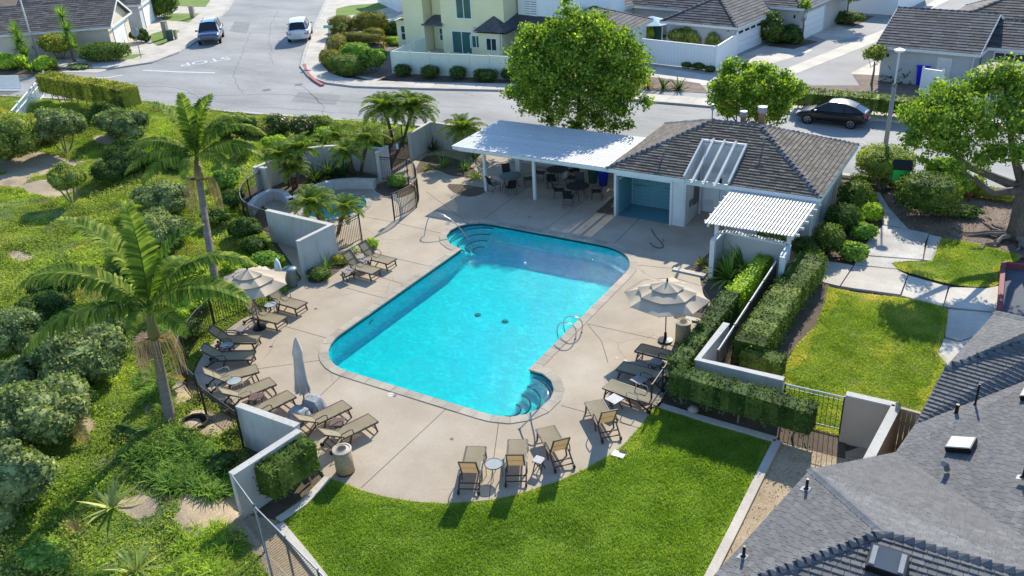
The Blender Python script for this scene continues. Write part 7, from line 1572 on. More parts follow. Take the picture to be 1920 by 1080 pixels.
# ------------------------------------------------------------------ shrubs, table driven
B = lambda *a, **k: bush(*a, **k)
SH = [  # label, px, py(base centre), rx, ry, z0, z1, mat, size, dens, e, kwargs
 ('large grey green shrub at the left below the long drooping frond', 158, 716, 2.0, 1.7, .0, 1.9, 'leaf_grey', .15, 150, 2.1, {}),
 ('big grey green shrub darkly shaded on its lower side at the lower left', 95, 835, 1.6, 1.7, .0, 1.9, 'leaf_grey', .15, 150, 2.1, {}),
 ('grey green shrub cut by the left edge near the bottom', 22, 975, 1.35, 1.8, .0, 2.0, 'leaf_grey', .14, 150, 2.1, {}),
 ('grey shrub between the two big lower left shrubs', 45, 740, 1.0, 1.0, .0, 1.2, 'leaf_grey', .14, 150, 2.1, {}),
 ('round clipped shrub on bare stems left of the middle palm', 140, 388, 1.25, 1.2, .75, 2.3, 'leaf_olive', .12, 190, 2.4, dict(trunk=True)),
 ('tall domed grey shrub with dark hollow under it, upper left', 126, 292, 1.75, 1.7, .9, 3.1, 'leaf_grey', .16, 120, 2.2, dict(trunk=True)),
 ('large olive yellow shrub at the upper left edge', 28, 312, 2.7, 2.4, .1, 3.1, 'leaf_olive', .18, 110, 2.3, {}),
 ('yellow tinged shrub against the white railing at the upper left', 72, 262, 1.7, 1.3, .1, 1.7, 'leaf_yellow', .18, 100, 2.3, {}),
 ('dark leafy shrub below the upper left yellow one', 20, 300, 1.5, 1.3, .0, 1.9, 'leaf_dark', .16, 120, 2.2, {}),
 ('broad grey shrub mound right of the lower palm crown', 300, 470, 2.0, 1.6, .0, 1.8, 'leaf_grey', .13, 170, 2.3, {}),
 ('grey shrub mound above the broad one beside the palm skirt', 312, 405, 2.0, 1.4, .0, 1.5, 'leaf_grey', .14, 150, 2.2, {}),
 ('grey shrub left of the upper palm crown', 240, 268, 2.3, 1.6, .0, 2.1, 'leaf_grey', .16, 130, 2.2, {}),
 ('dark green shrub in front of the upper palm', 258, 330, 2.0, 1.5, .0, 1.9, 'leaf_dark', .15, 130, 2.2, {}),
 ('dark low shrub under the lower palm fronds', 105, 560, 1.3, 1.0, .0, 1.0, 'leaf_dark', .13, 150, 2.2, {}),
 ('dark shrub behind the lower palm crown', 255, 560, 1.2, 1.0, .0, 1.3, 'leaf_dark', .13, 150, 2.2, {}),
 ('olive shrub left of the spa railing', 455, 305, 1.1, .9, .0, 1.4, 'leaf_olive', .14, 140, 2.2, {}),
 ('dark shrub hugging the spa railing on the left', 436, 395, .9, .8, .0, 1.0, 'leaf_dark', .12, 150, 2.2, {}),
 ('dark purple green shrub beside the long spa wall', 462, 455, 1.0, .8, .0, 1.1, 'leaf_dark', .12, 150, 2.2, {}),
 ('low green shrub between grey can and spa wall', 505, 505, .8, .6, .0, .6, 'leaf_strap', .12, 150, 2.2, {}),
 ('yellow green shrub above the left open umbrella', 450, 515, 1.0, .6, .0, .6, 'leaf_lime', .13, 150, 2.2, {}),
 ('bright lime shrub below the left umbrella outside the railing', 372, 590, 1.0, .8, .0, .7, 'leaf_lime', .13, 150, 2.2, {}),
 ('small lime shrub beside the pale boulder', 340, 612, .6, .5, .0, .5, 'leaf_lime', .12, 150, 2.2, {}),
 ('dark shrub outside the curved railing', 355, 640, .6, .7, .0, .6, 'leaf_dark', .11, 150, 2.2, {}),
 ('dusty green shrub between the upper palm and the street', 420, 265, 1.4, 1.0, .0, 1.3, 'leaf_olive', .16, 120, 2.2, {}),
 ('dark shrub right of the upper palm crown by the street', 470, 262, 1.1, .9, .0, 1.3, 'leaf_dark', .15, 120, 2.2, {}),
 ('lime green shrub above the curved spa wall', 560, 285, 1.1, .8, .0, .9, 'leaf_lime', .15, 110, 2.2, {}),
 ('orange flowered shrub beside the street on the left', 490, 262, 1.4, .9, .0, 1.0, 'leaf_olive', .15, 110, 2.2, dict(flowers=('orange', 130, .14))),
 ('pink flowered dark shrub beside the street', 525, 258, 1.0, .8, .0, 1.2, 'leaf_dark', .15, 110, 2.2, dict(flowers=('pink_flower', 90, .16))),
 ('second pink flowered shrub nearer the tall palms', 572, 262, 1.0, .8, .0, 1.2, 'leaf_dark', .15, 110, 2.2, dict(flowers=('pink_flower', 90, .16))),
 ('pale flowered low shrub under the tall palms', 705, 268, 1.6, .8, .0, .8, 'leaf_olive', .14, 120, 2.2, dict(flowers=('white_flower', 160, .1))),
 ('pale flowered low shrub behind the curved spa wall', 625, 266, 1.3, .7, .0, .8, 'leaf_lime', .14, 120, 2.2, dict(flowers=('white_flower', 120, .1))),
 ('small round shrub inside the curved black railing right of the spa', 745, 350, .55, .5, .0, .75, 'leaf_strap', .10, 170, 2.2, {}),
 ('grey green shrub bridging the upper edge of the left shrub band', 205, 655, 1.2, 1.1, 0, 1.5, 'leaf_grey', .12, 160, 2.2, {}),
 ('grey green shrub at the left edge of the shrub band', 30, 668, 1.4, 1.3, 0, 1.7, 'leaf_grey', .12, 160, 2.2, {}),
 ('shaded dark shrub between the two lower left shrubs', 140, 790, 1.1, 1.0, 0, 1.2, 'leaf_dark', .12, 160, 2.2, {}),
 ('grey green shrub on the left border above the lowest shrub', 8, 885, 1.2, 1.3, 0, 1.6, 'leaf_grey', .12, 160, 2.2, {}),
 ('dark shrub behind the long drooping frond on the left', 95, 612, 1.5, 1.1, 0, 1.3, 'leaf_dark', .12, 160, 2.2, {}),
 ('low dark shrub mound in the lower left corner', 95, 1062, 1.0, 0.7, 0, 0.45, 'leaf_strap', .12, 160, 2.2, {}),
 ('dark shrub left of the upper palm under the street edge', 205, 235, 1.7, 1.3, 0, 1.7, 'leaf_hedge', .12, 160, 2.2, {}),
 ('dark shrub filling the gap under the upper palm', 225, 345, 1.6, 1.3, 0, 1.3, 'leaf_dark', .12, 160, 2.2, {}),
 ('olive shrub between upper palm and dry stalks', 330, 320, 1.4, 1.1, 0, 1.2, 'leaf_olive', .12, 160, 2.2, {}),
 ('green shrub along the path of the spa railing', 428, 355, 1.0, 0.9, 0, 1.0, 'leaf_strap', .12, 160, 2.2, {}),
 ('leafy shrub below the dry stalks of the upper palm', 412, 430, 0.9, 0.8, 0, 0.9, 'leaf_hedge', .12, 160, 2.2, {}),
 ('dark shrub at the outer corner of the long spa wall', 480, 478, 0.8, 0.6, 0, 0.8, 'leaf_dark', .12, 160, 2.2, {}),
 ('yellow green shrub patch between the two tall palms', 355, 515, 1.2, 0.9, 0, 0.6, 'leaf_lime', .12, 160, 2.2, {}),
 ('olive shrub near the street left of the orange flowers', 445, 245, 1.2, 0.9, 0, 1.1, 'leaf_olive', .12, 160, 2.2, {}),
 ('lime shrub behind the left spa planter palms', 520, 290, 1.0, 0.8, 0, 1.0, 'leaf_lime', .12, 160, 2.2, {}),
 ('olive shrub right of the pink flowers by the street', 605, 250, 1.2, 0.7, 0, 0.9, 'leaf_olive', .12, 160, 2.2, {}),
 ('yellow olive shrub at the far left under the railing', 12, 262, 1.8, 1.5, 0, 2.2, 'leaf_yellow', .12, 160, 2.2, {}),
 ('dense green shrub between olive shrub and domed grey shrub', 88, 275, 1.4, 1.2, 0, 1.9, 'leaf_olive', .12, 160, 2.2, {}),
 ('dark shrub hugging the foot of the lower stucco wall', 418, 885, 0.5, 0.6, 0, 0.5, 'leaf_dark', .12, 160, 2.2, {}),
 ('leafy shrub under the left railing curve', 318, 650, 0.7, 0.6, 0, 0.6, 'leaf_strap', .12, 160, 2.2, {}),
 # bed by the two upper loungers
 ('dark low shrub at the foot of the free standing wall', 600, 522, .65, .45, .0, .5, 'leaf_hedge', .1, 180, 2.2, {}),
 ('yellowish low plant beside the second farthest lounger', 640, 492, .5, .35, .0, .35, 'leaf_yellow', .1, 180, 2.2, {}),
 ('small yellow green plant behind the farthest lounger', 697, 463, .4, .3, .0, .45, 'leaf_lime', .1, 180, 2.2, {}),
 # across the street left
 ('clipped oval shrub with yellow tips on short stems by the left house', 115, 112, 1.9, 1.4, .8, 2.5, 'leaf_yellow', .22, 60, 2.6, dict(trunk=True)),
 ('long clipped oval hedge bush by the left house garage', 201, 114, 2.5, 1.5, .15, 1.7, 'leaf_hedge', .18, 90, 2.8, dict(yaw=25)),
 ('tall round bush at the corner of the far drive', 305, 32, 2.0, 2.0, .2, 3.2, 'leaf_hedge', .22, 70, 2.5, {}),
 ('dark shrub between the two left garages', 265, 78, 1.3, 1.0, .0, 1.3, 'leaf_dark', .2, 70, 2.2, {}),
 ('small bluish groundcover mound by the left pavement', 150, 127, 1.5, .8, .0, .35, 'leaf_grey', .15, 80, 2.2, {}),
 ('leafy green shrub at the far left corner garden', 20, 128, 2.4, 1.3, .0, 1.4, 'leaf_lime', .25, 50, 2.2, {}),
 ('yellow green shrub beside the thin white pole', 88, 130, 1.4, 1.0, .0, 1.2, 'leaf_lime', .22, 60, 2.2, {}),
 # clipped hedges right of the side street
 ('mushroom clipped bush nearest the top of the corner garden', 643, 68, 1.35, 1.2, .45, 2.0, 'leaf_box', .16, 110, 3, dict(trunk=True)),
 ('large reddish topped mushroom bush in the corner garden', 698, 66, 1.7, 1.5, .4, 2.3, 'leaf_box', .16, 110, 3, dict(trunk=True)),
 ('small grey shrub between the two mushroom bushes', 669, 55, .9, .7, .0, 1.1, 'leaf_grey', .16, 100, 2.3, {}),
 ('tiny round bush at the corner garden edge', 627, 62, .5, .5, .0, 1.0, 'leaf_box', .15, 110, 2.4, {}),
 ('long low clipped hedge with red tips left of the sign post', 633, 96, 1.9, .9, .1, 1.4, 'leaf_box', .15, 110, 3.4, dict(yaw=-50)),
 ('long flat clipped hedge behind the street sign', 680, 84, 2.6, .8, .3, 1.15, 'leaf_box', .15, 110, 3.4, dict(yaw=8)),
 ('short rounded hedge end right of the flat hedge', 703, 80, 1.1, .8, .3, 1.4, 'leaf_box', .15, 110, 3.2, {}),
 ('low round clipped bush at the pavement bend', 622, 122, 1.5, 1.0, .05, 1.3, 'leaf_box', .14, 120, 3, dict(yaw=-40)),
 ('wide clipped green hedge block nearest the junction', 652, 137, 2.1, 1.3, .05, 1.5, 'leaf_hedge', .14, 120, 3.4, dict(yaw=-15)),
 ('leafy low hedge between sign post and round bush', 668, 106, 1.5, 1.0, .1, 1.2, 'leaf_strap', .16, 100, 2.8, {}),
 ('round leafy bush touching the cream fence end', 703, 134, 1.35, 1.2, .15, 2.1, 'leaf_strap', .17, 110, 2.4, dict(trunk=True)),
 ('bright lime low shrub patch by the yellow house wing', 743, 82, 1.6, 1.0, .0, .7, 'leaf_lime', .15, 100, 2.4, {}),
 ('dark shaded hedge under the yellow house wall', 738, 62, 1.9, 1.4, .0, 1.2, 'leaf_dark', .16, 90, 2.4, {}),
 ('grey tufted plant right of the large mushroom bush', 718, 62, .8, .6, .0, .7, 'leaf_grey', .14, 100, 2.4, {}),
 ('first small clipped bush from the left along the cream fence', 756, 143, .75, .6, .1, 1.0, 'leaf_dark', .12, 150, 3, {}),
 ('second small clipped bush from the left along the cream fence', 807, 147, .8, .65, .1, 1.05, 'leaf_dark', .12, 150, 3.2, {}),
 ('third small clipped bush from the left along the cream fence', 859, 148, .7, .6, .1, 1.0, 'leaf_dark', .12, 150, 3.2, {}),
 ('wide low clipped bush fourth along the cream fence', 911, 152, 1.05, .65, .1, .95, 'leaf_dark', .12, 150, 3.4, {}),
 ('last clipped bush along the cream fence beside the big tree', 954, 150, .6, .55, .1, .95, 'leaf_dark', .12, 150, 3.2, {}),
 ('yellow flowering bush inside the white fence by the patio door', 1208, 84, .9, .8, .3, 2.3, 'leaf_lime', .18, 90, 2.4, {}),
 ('leafy bush rising above the middle of the white fence', 1282, 96, 1.6, .8, .3, 2.1, 'leaf_olive', .18, 90, 2.4, {}),
 ('small bush tips over the right end of the white fence', 1335, 103, .9, .6, .3, 1.9, 'leaf_olive', .16, 90, 2.4, {}),
 ('first tiny dark shrub at the foot of the white fence', 1288, 127, .5, .35, .0, .5, 'leaf_dark', .12, 120, 2.4, {}),
 ('second tiny dark shrub at the foot of the white fence', 1310, 130, .6, .4, .0, .55, 'leaf_dark', .12, 120, 2.4, {}),
 ('third tiny dark shrub at the foot of the white fence', 1331, 134, .5, .35, .0, .45, 'leaf_dark', .12, 120, 2.4, {}),
 ('tall pale flowering shrub at the garage corner', 1443, 82, 1.1, .9, .2, 2.8, 'leaf_hedge', .2, 80, 2.4, dict(flowers=('white_flower', 60, .15))),
 ('dark round shrub right of the pale flowering shrub', 1474, 80, 1.5, 1.1, .0, 1.6, 'leaf_dark', .2, 80, 2.4, {}),
 ('dark shrub under the young tree at the top right', 1590, 44, 1.4, 1.0, .0, 1.1, 'leaf_hedge', .2, 70, 2.3, {}),
 # right garden
 ('round green tufted plant second from the top beside the concrete path', 1630, 410, 0.62, 0.60, .0, 0.75, 'leaf_lime', .17, 150, 2.2, {}),
 ('round green tufted plant at the top of the path bed', 1622, 386, 0.60, 0.55, .0, 0.70, 'leaf_lime', .17, 150, 2.2, {}),
 ('round green tufted plant third along the path bed', 1618, 446, 0.60, 0.55, .0, 0.70, 'leaf_strap', .17, 150, 2.2, {}),
 ('round green tufted plant at the bottom of the path bed', 1597, 484, 0.66, 0.60, .0, 0.72, 'leaf_strap', .17, 150, 2.2, {}),
 ('dark green tufted plant between path bed clumps', 1594, 424, 0.60, 0.60, .0, 0.80, 'leaf_strap', .17, 150, 2.2, {}),
 ('mushroom shaped clipped shrub right of the club house', 1652, 352, 1.45, 1.3, .75, 2.2, 'leaf_olive', .13, 190, 2.8, dict(trunk=True)),
 ('large dark box clipped shrub behind the path', 1735, 402, 1.5, 1.35, .35, 2.0, 'leaf_hedge', .12, 200, 3.6, dict(trunk=True)),
 ('loose bright shrub by the street between post and dark shrub', 1768, 362, 1.15, .9, .5, 1.9, 'leaf_tree', .16, 110, 2.1, dict(trunk=True)),
 ('low dark creeping shrub left of the bare roots', 1790, 402, 1.3, .7, .0, .5, 'leaf_dark', .12, 140, 2.2, {}),
 ('small bush with orange flower beside the red post', 1822, 366, .55, .45, .0, 1.1, 'leaf_tree', .14, 110, 2.2, dict(flowers=('orange', 26, .16))),
 ('low yellow green hedge strip beside the street, left part', 1800, 364, 1.0, .35, .0, .4, 'leaf_yellow', .12, 150, 2.6, {}),
 ('low orange tinged hedge strip beside the street, right part', 1868, 374, 1.3, .4, .0, .6, 'leaf_yellow', .12, 150, 2.6, {}),
 ('low green hedge behind the mushroom shrub at the kerb', 1640, 345, 1.3, .4, .0, .5, 'leaf_hedge', .12, 150, 2.8, {}),
 ('low green hedge under the library box', 1690, 352, .8, .4, .0, .4, 'leaf_olive', .12, 150, 2.6, {}),
 ('dark leafy shrub against the club house side wall, top', 1598, 392, .75, .9, .0, 1.5, 'leaf_hedge', .13, 160, 2.3, {}),
 ('dark shrub second from the top along the club house side wall', 1578, 430, .8, .9, .0, 1.3, 'leaf_dark', .13, 160, 2.3, {}),
 ('glossy dark shrub with bare stem near the side cover', 1548, 475, .75, .7, .15, 1.4, 'leaf_hedge', .13, 170, 2.2, dict(trunk=True)),
 ('small dark shrub below the slatted cover post', 1508, 482, .6, .5, .0, 1.0, 'leaf_dark', .12, 170, 2.2, {}),
 ('dark flowering shrub at the bottom of the club house side bed', 1522, 500, .5, .45, .0, .9, 'leaf_hedge', .12, 170, 2.2, {}),
 ('pale green shrub under the slatted cover', 1450, 455, .8, .6, .0, 1.0, 'leaf_olive', .12, 150, 2.2, {})]
for (lab, px, py, rx, ry, z0, z1, mat, size, dens, e, kw) in SH: bush(lab, G(px, py), rx, ry, z0, z1, mat, size, dens, e, **kw)
# hedges
hedge('yellow tipped flat topped hedge on stems along the upper left street edge', [G2(98, 192), G2(150, 204), G2(200, 210), G2(256, 224)], 1.5, 1.0, 2.4, 'leaf_yellow', .15, 120)
hedge('long clipped hedge behind the parked dark hatchback', [G2(1488, 205), G2(1600, 214), G2(1740, 228)], 1.4, .45, 1.35, 'leaf_hedge', .15, 110)
hedge('clipped light green hedge between the long railing and the side lawn', [G2(1520, 522), G2(1480, 572), G2(1425, 655), G2(1400, 692)], 1.15, .1, 1.15, 'leaf_hedge', .09, 260)
hedge('short clipped hedge behind the white wall at the side lawn corner', [G2(1392, 688), G2(1465, 712)], .7, .1, .9, 'leaf_hedge', .09, 260)
hedge('long dark clipped hedge on stems above the lower lawn', [G2(1262, 752), G2(1340, 777), G2(1430, 803), G2(1520, 830)], .75, .45, 1.36, 'leaf_dark', .09, 260)
hedge('dark clipped hedge climbing past the right loungers', [G2(1268, 735), G2(1320, 665), G2(1368, 600)], .7, .2, 1.3, 'leaf_dark', .09, 260)
hedge('leafy yellow green hedge behind the right umbrella bin', [G2(1372, 592), G2(1400, 560), G2(1432, 522)], .6, .2, 1.15, 'leaf_lime', .1, 230)
hedge('clipped box hedge on stems by the lower left stucco wall', [G2(590, 893), G2(545, 925), G2(508, 955)], .8, .45, 1.5, 'leaf_hedge', .09, 280)

# ------------------------------------------------------------------ strap-leaved plants
def strap_plant(label, base, n, L_, w_, mat, el=(35, 80), name='strap_plant', cat='plant', droop=.35, group=None, segs=3, flower=None):
    b = Vector(base); b.z = hz(b.x, b.y) if sdist(np.array([b.x]), np.array([b.y]), HILL)[0] > 0 else .01; t = None; vs = []; rn = []
    for k in range(n):
        a = rng.random()*2*PI; e0 = R(rng.uniform(*el)); l = L_*rng.uniform(.7, 1.1); p = np.array([math.cos(a)*.05, math.sin(a)*.05, .02]); q = rng.random(); sd = np.array([-math.sin(a), math.cos(a), 0])
        for s in range(segs):
            e_ = e0-droop*(s+1)*1.0*math.cos(e0)*1.6; d = np.array([math.cos(a)*math.cos(e_), math.sin(a)*math.cos(e_), math.sin(e_)]); p2 = p+d*l/segs
            w0, w1 = w_*(1-.5*(s/segs)**1.5), (w_*(1-.5*((s+1)/segs)**1.5) if s < segs-1 else .004)
            vs += [p-sd*w0/2, p+sd*w0/2, p2+sd*w1/2, p2-sd*w1/2]; rn.append(q); p = p2
    o = np_mesh(name, np.array(vs), 4, mat, np.array(rn)); o.location = b; return tag(o, label, cat, group)
def strap_bed(label, pts_px, n, mat, L_=.5, w_=.035, nl=22, el=(25, 75)):
    """a drift of strap-leaved clumps nobody could count"""
    P = np.array(Gs(pts_px)); lo, hi = P.min(0), P.max(0); vs = []; rn = []; c = 0; pp = [tuple(x) for x in P]
    while c < n:
        x, y = rng.uniform(lo, hi)
        if sdist(np.array([x]), np.array([y]), pp)[0] < .05: continue
        c += 1; z = hz(x, y)
        for k in range(nl):
            a = rng.random()*2*PI; e0 = R(rng.uniform(*el)); l = L_*rng.uniform(.6, 1.1); p = np.array([x, y, z]); q = rng.random(); sd = np.array([-math.sin(a), math.cos(a), 0])
            for s in range(2): e_ = e0-.55*(s+.4); d = np.array([math.cos(a)*math.cos(e_), math.sin(a)*math.cos(e_), math.sin(e_)]); p2 = p+d*l/2; w0, w1 = w_, (w_*.8 if s == 0 else .006); vs += [p-sd*w0/2, p+sd*w0/2, p2+sd*w1/2, p2-sd*w1/2]; rn.append(q); p = p2
    o = np_mesh('strap_leaf_bed', np.array(vs), 4, mat, np.array(rn)); return tag(o, label, 'plants', kind='stuff')
strap_bed('drift of glossy strap leaved plants below the palm foot', [(235, 870), (260, 820), (330, 810), (390, 835), (425, 875), (432, 935), (390, 960), (330, 950), (285, 925)], 190, 'leaf_strap', .55, .045)
strap_bed('strap leaved plants left of the palm trunk', [(255, 705), (300, 705), (325, 745), (335, 785), (310, 800), (270, 770)], 60, 'leaf_strap', .5)
strap_bed('tufts of grassy plants beside the lower yard', [(330, 1010), (420, 985), (455, 1040), (420, 1110), (330, 1100)], 60, 'leaf_lime', .42, .025)
strap_plant('grey green agave rosette on the lower left slope', G(214, 965), 22, .95, .11, 'leaf_agave', (20, 80), 'agave', droop=.08)
strap_plant('yellow green yucca cut by the bottom edge at the left', G(258, 1082), 34, 1.0, .07, 'leaf_agave', (20, 85), 'yucca', droop=.1)
strap_plant('dry brown tuft left of the yucca', G(150, 1012), 40, .6, .018, 'leaf_dry', (10, 85), 'dry_tuft', droop=.1)
for (lab, px, py, n, L_, w_, mat) in (
 ('big leaved plant at the left end of the privacy wall bed', 1368, 526, 60, 1.4, .12, 'leaf_strap'), ('big leaved dark plant in the middle of the privacy wall bed', 1396, 518, 60, 1.5, .12, 'leaf_strap'), ('big leaved plant at the right end of the privacy wall bed', 1424, 500, 56, 1.4, .12, 'leaf_strap'),
 ('yellow striped plant at the left post of the privacy wall', 1318, 497, 26, .55, .06, 'leaf_yellow'), ('tall grassy plant at the foot of the free standing wall', 613, 503, 46, .95, .03, 'leaf_strap'), ('spiky plant against the spa fence end post', 668, 470, 24, .7, .04, 'leaf_strap'),
 ('spiky dark plant in the corner of the angled white wall', 812, 282, 34, .95, .07, 'leaf_dark'), ('tall grassy plant in front of the angled white wall', 832, 312, 60, 1.05, .035, 'leaf_strap'), ('small yellow plant by the entry gate', 800, 318, 18, .5, .05, 'leaf_yellow'), ('leafy plant left of the first patio cover post', 872, 318, 46, .8, .05, 'leaf_strap'), ('low leafy plant under the patio cover edge', 893, 335, 40, .75, .06, 'leaf_lime'), ('dark plant behind the first patio cover post', 890, 300, 46, 1.1, .05, 'leaf_dark'),
 ('dark strap plant left in the spa planter', 592, 342, 70, 1.25, .08, 'leaf_dark'), ('dark strap plant in the middle of the spa planter', 618, 332, 70, 1.35, .09, 'leaf_dark'), ('dark reddish plant right in the spa planter', 645, 329, 50, 1.1, .08, 'leaf_dark'),
 ('dark fan leaved plant left against the grey house wall', 1672, 152, 36, 1.5, .16, 'leaf_dark'), ('dark fan leaved plant right against the grey house wall', 1700, 154, 36, 1.3, .16, 'leaf_dark'),
 ('red leaved spiky plant left in the median bed', 1214, 165, 34, 1.3, .12, 'leaf_dry'), ('dark spiky plant in the middle of the median bed', 1243, 167, 34, 1.1, .12, 'leaf_dark'), ('dark spiky plant right in the median bed', 1272, 167, 34, 1.2, .12, 'leaf_dark'),
 ('grassy clump by the clipped corner hedges', 672, 85, 26, 1.0, .1, 'leaf_agave'), ('yellow stalked plant beside the lime patch', 718, 88, 24, 1.1, .08, 'leaf_yellow'),
 ('yellow green rosette at the far left corner garden', 60, 132, 40, 1.3, .12, 'leaf_lime'), ('spreading rosette beside the white pole', 45, 128, 36, 1.4, .12, 'leaf_lime'), ('small rosette on the lawn strip below the chain link post', 415, 1035, 34, .5, .03, 'leaf_strap')):
    strap_plant(lab, G(px, py), n, L_, w_, mat)

# ------------------------------------------------------------------ palms
def frond_mesh(L_, e0, droop, nl, lw, ll, seed, hang=.5, mat='frond', vee=.5, rach=.022):
    r_ = np.random.default_rng(seed); pts = []; p = np.array([0., 0, 0]); n = 22; ds = []
    for i in range(n+1):
        t_ = i/n; e_ = R(e0-droop*t_**1.5); d = np.array([math.cos(e_), 0, math.sin(e_)]); pts.append(p.copy()); ds.append(d); p = p+d*L_/n
    m_ = MB(); m_.tube(pts, [rach*(1.4-1.15*i/n) for i in range(n+1)], 4)
    P = np.array(pts); D = np.array(ds)
    for i in range(nl):
        t_ = .1+.9*i/(nl-1); k = t_*n; a = min(int(k), n-1); fr = k-a; c = P[a]*(1-fr)+P[a+1]*fr; d = D[a]; up = np.array([-d[2], 0, d[0]])
        prof = math.sin(PI*min(1, .16+.8*t_))**.7; l = ll*prof*r_.uniform(.85, 1.1)
        for s in (-1, 1):
            q = r_.random(); dr = np.array([d[0]*.55, s*1.0, d[2]*.55])+up*vee*r_.uniform(.6, 1.2)*.5; dr /= np.linalg.norm(dr); h = hang*r_.uniform(.5, 1.3)
            p1 = c+dr*l*.45; d2_ = dr+np.array([0, 0, -h]); d2_ /= np.linalg.norm(d2_); p2 = p1+d2_*l*.35; d3 = dr+np.array([0, 0, -h*2.2]); d3 /= np.linalg.norm(d3); p3 = p2+d3*l*.25
            wv = d*lw*.5; vs = [c-wv*.6, c+wv*.6, p1+wv, p1-wv, p2+wv*.75, p2-wv*.75, p3]
            m_.add(vs, [(0, 1, 2, 3), (3, 2, 4, 5), (5, 4, 6)], q)
    o = m_.build('f', mat); me = o.data; bpy.data.objects.remove(o); return me
def palm(label, base, pts, r_, fronds, kinds, shaft=None, skirt=0, name='palm', fibre=False, cat='palm tree', trunkmat='palm_trunk', group=None):
    """fronds: list of (azimuth, kind, tilt, scale)"""
    t = thing(name, label, cat, base, group=group); b = Vector(t.location); pts = [Vector(p) for p in pts]; sp = smooth_line(pts, 10); n = len(sp)
    m_ = MB(); m_.tube(sp, [r_[0]+(r_[1]-r_[0])*i/(n-1)+(.008 if i % 2 else -.004) for i in range(n)], 12); m_.build('trunk', trunkmat, t, smooth=True); top = pts[-1]; d = (pts[-1]-pts[-2]).normalized()
    if fibre:
        f_ = MB()
        for k in range(60):
            q = k/60; a = k*2.4; p = top-d*(.9*(1-q)); rr = r_[1]*1.25; o_ = Vector((math.cos(a), math.sin(a), 0)); f_.add([p+o_*rr*.6-Vector((o_.y, -o_.x, 0))*.04, p+o_*rr*.6+Vector((o_.y, -o_.x, 0))*.04, p+o_*rr*1.7+Vector((0, 0, .13))], [(0, 1, 2)])
        tag(f_.build('leaf_bases', 'palm_fibre', t), kind='stuff')
    if shaft:
        l, r0_, mt = shaft; MB().tube([top-d*.02, top+d*l*.12, top+d*l*.5, top+d*l], [r0_*.9, r0_*1.35, r0_*1.05, r0_*.55], 14).build('crownshaft', mt, t, smooth=True); top = top+d*l
    for (az, k, tilt, sc) in fronds:
        o = bpy.data.objects.new('frond', kinds[k]); COL.objects.link(o); o.parent = t; o.location = top-b; o.rotation_euler = (R(random.uniform(-12, 12)), R(-tilt), R(az)); o.scale = (sc,)*3
    if skirt:
        p0 = pts[-1]; 
        for cl_ in ((-1, 0, 'skirt'), (1, .3, 'frond_dry')):
            vs = []; rn = []
            for k in range(80):
                a = rng.normal(0, .42)+(R(212) if cl_[0] < 0 else R(32)); rr = rng.uniform(.15, .6); l = rng.uniform(.8, 1.35)*skirt; q = np.array([p0.x+math.cos(a)*r_[1]*.8, p0.y+math.sin(a)*r_[1]*.8, p0.z+.02]); k1 = q+np.array([math.cos(a)*rr, math.sin(a)*rr, .08]); k2 = k1+np.array([math.cos(a)*.12, math.sin(a)*.12, -l*.5]); k3 = k2+np.array([math.cos(a)*.02, math.sin(a)*.02, -l*.5]); sd = np.array([-math.sin(a), math.cos(a), 0])*.008
                for u, v in ((q, k1), (k1, k2), (k2, k3)): vs += [u-sd, u+sd, v+sd, v-sd]; rn.append(rng.random())
            o = np_mesh('flower_stalks', np.array(vs), 4, cl_[2], np.array(rn), parent=t); o['kind'] = 'stuff'
    return t
KA = [frond_mesh(3.7, 74, 70, 58, .085, .78, 1, .35, vee=.7), frond_mesh(4.0, 50, 98, 62, .085, .84, 2, .85, vee=.4), frond_mesh(3.8, 20, 80, 62, .085, .92, 3, 1.4, vee=.2), frond_mesh(3.2, 86, 38, 52, .08, .6, 4, .2, vee=.8)]
pa = G(322, 800, .15); p3 = lambda px, py, z: G(px, py, z)
pb, pm_, pt_ = G(322, 800, .1), G(303, 705, 1.9), G(290, 635, 3.45)
fr_ = [(205, 0, 4, 1.08), (165, 3, 6, 1.05), (213, 1, 0, 1.14), (238, 2, 4, 1.05), (255, 1, -12, .6), (62, 0, -2, .9), (42, 1, 2, 1.02), (24, 1, -8, .98), (350, 2, 0, .6), (110, 1, 0, .7), (300, 1, -20, .45)]
palm('tall feather palm with bare ringed trunk standing in front of the left railing', (pb.x, pb.y, .1), [pb, pm_, pt_], (.2, .13), fr_, KA, shaft=(1.25, .15, 'crownshaft'), skirt=1.15)
base2 = G(408, 548); base2.z = hz(base2.x, base2.y); z2 = 4.15
q1, q2 = Vector(G(390, 445, 2.1)), Vector(G(374, 338, z2)); 
fr2 = [(205, 0, 2, .95), (150, 3, 4, .9), (60, 3, -6, .95), (100, 0, 4, .85), (215, 1, -6, .85), (235, 2, 6, .9), (258, 2, 0, .8), (35, 1, 0, .95), (20, 2, 10, .95), (350, 2, 4, .8), (75, 1, 4, .9), (185, 2, 8, .9), (130, 1, 0, .8), (300, 2, 0, .6), (120, 2, 6, .8)]
palm('feather palm with tan crownshaft and hanging dry stalks left of the spa', base2, [base2, q1, q2], (.18, .14), fr2, KA, shaft=(1.25, .17, 'crownshaft_tan'), skirt=1.3)
KP = [frond_mesh(1.45, 60, 90, 34, .045, .36, 11, .3, vee=.8, rach=.012), frond_mesh(1.5, 30, 85, 34, .045, .36, 12, .4, vee=.8, rach=.012), frond_mesh(1.35, 5, 80, 32, .045, .34, 13, .4, vee=.8, rach=.012)]
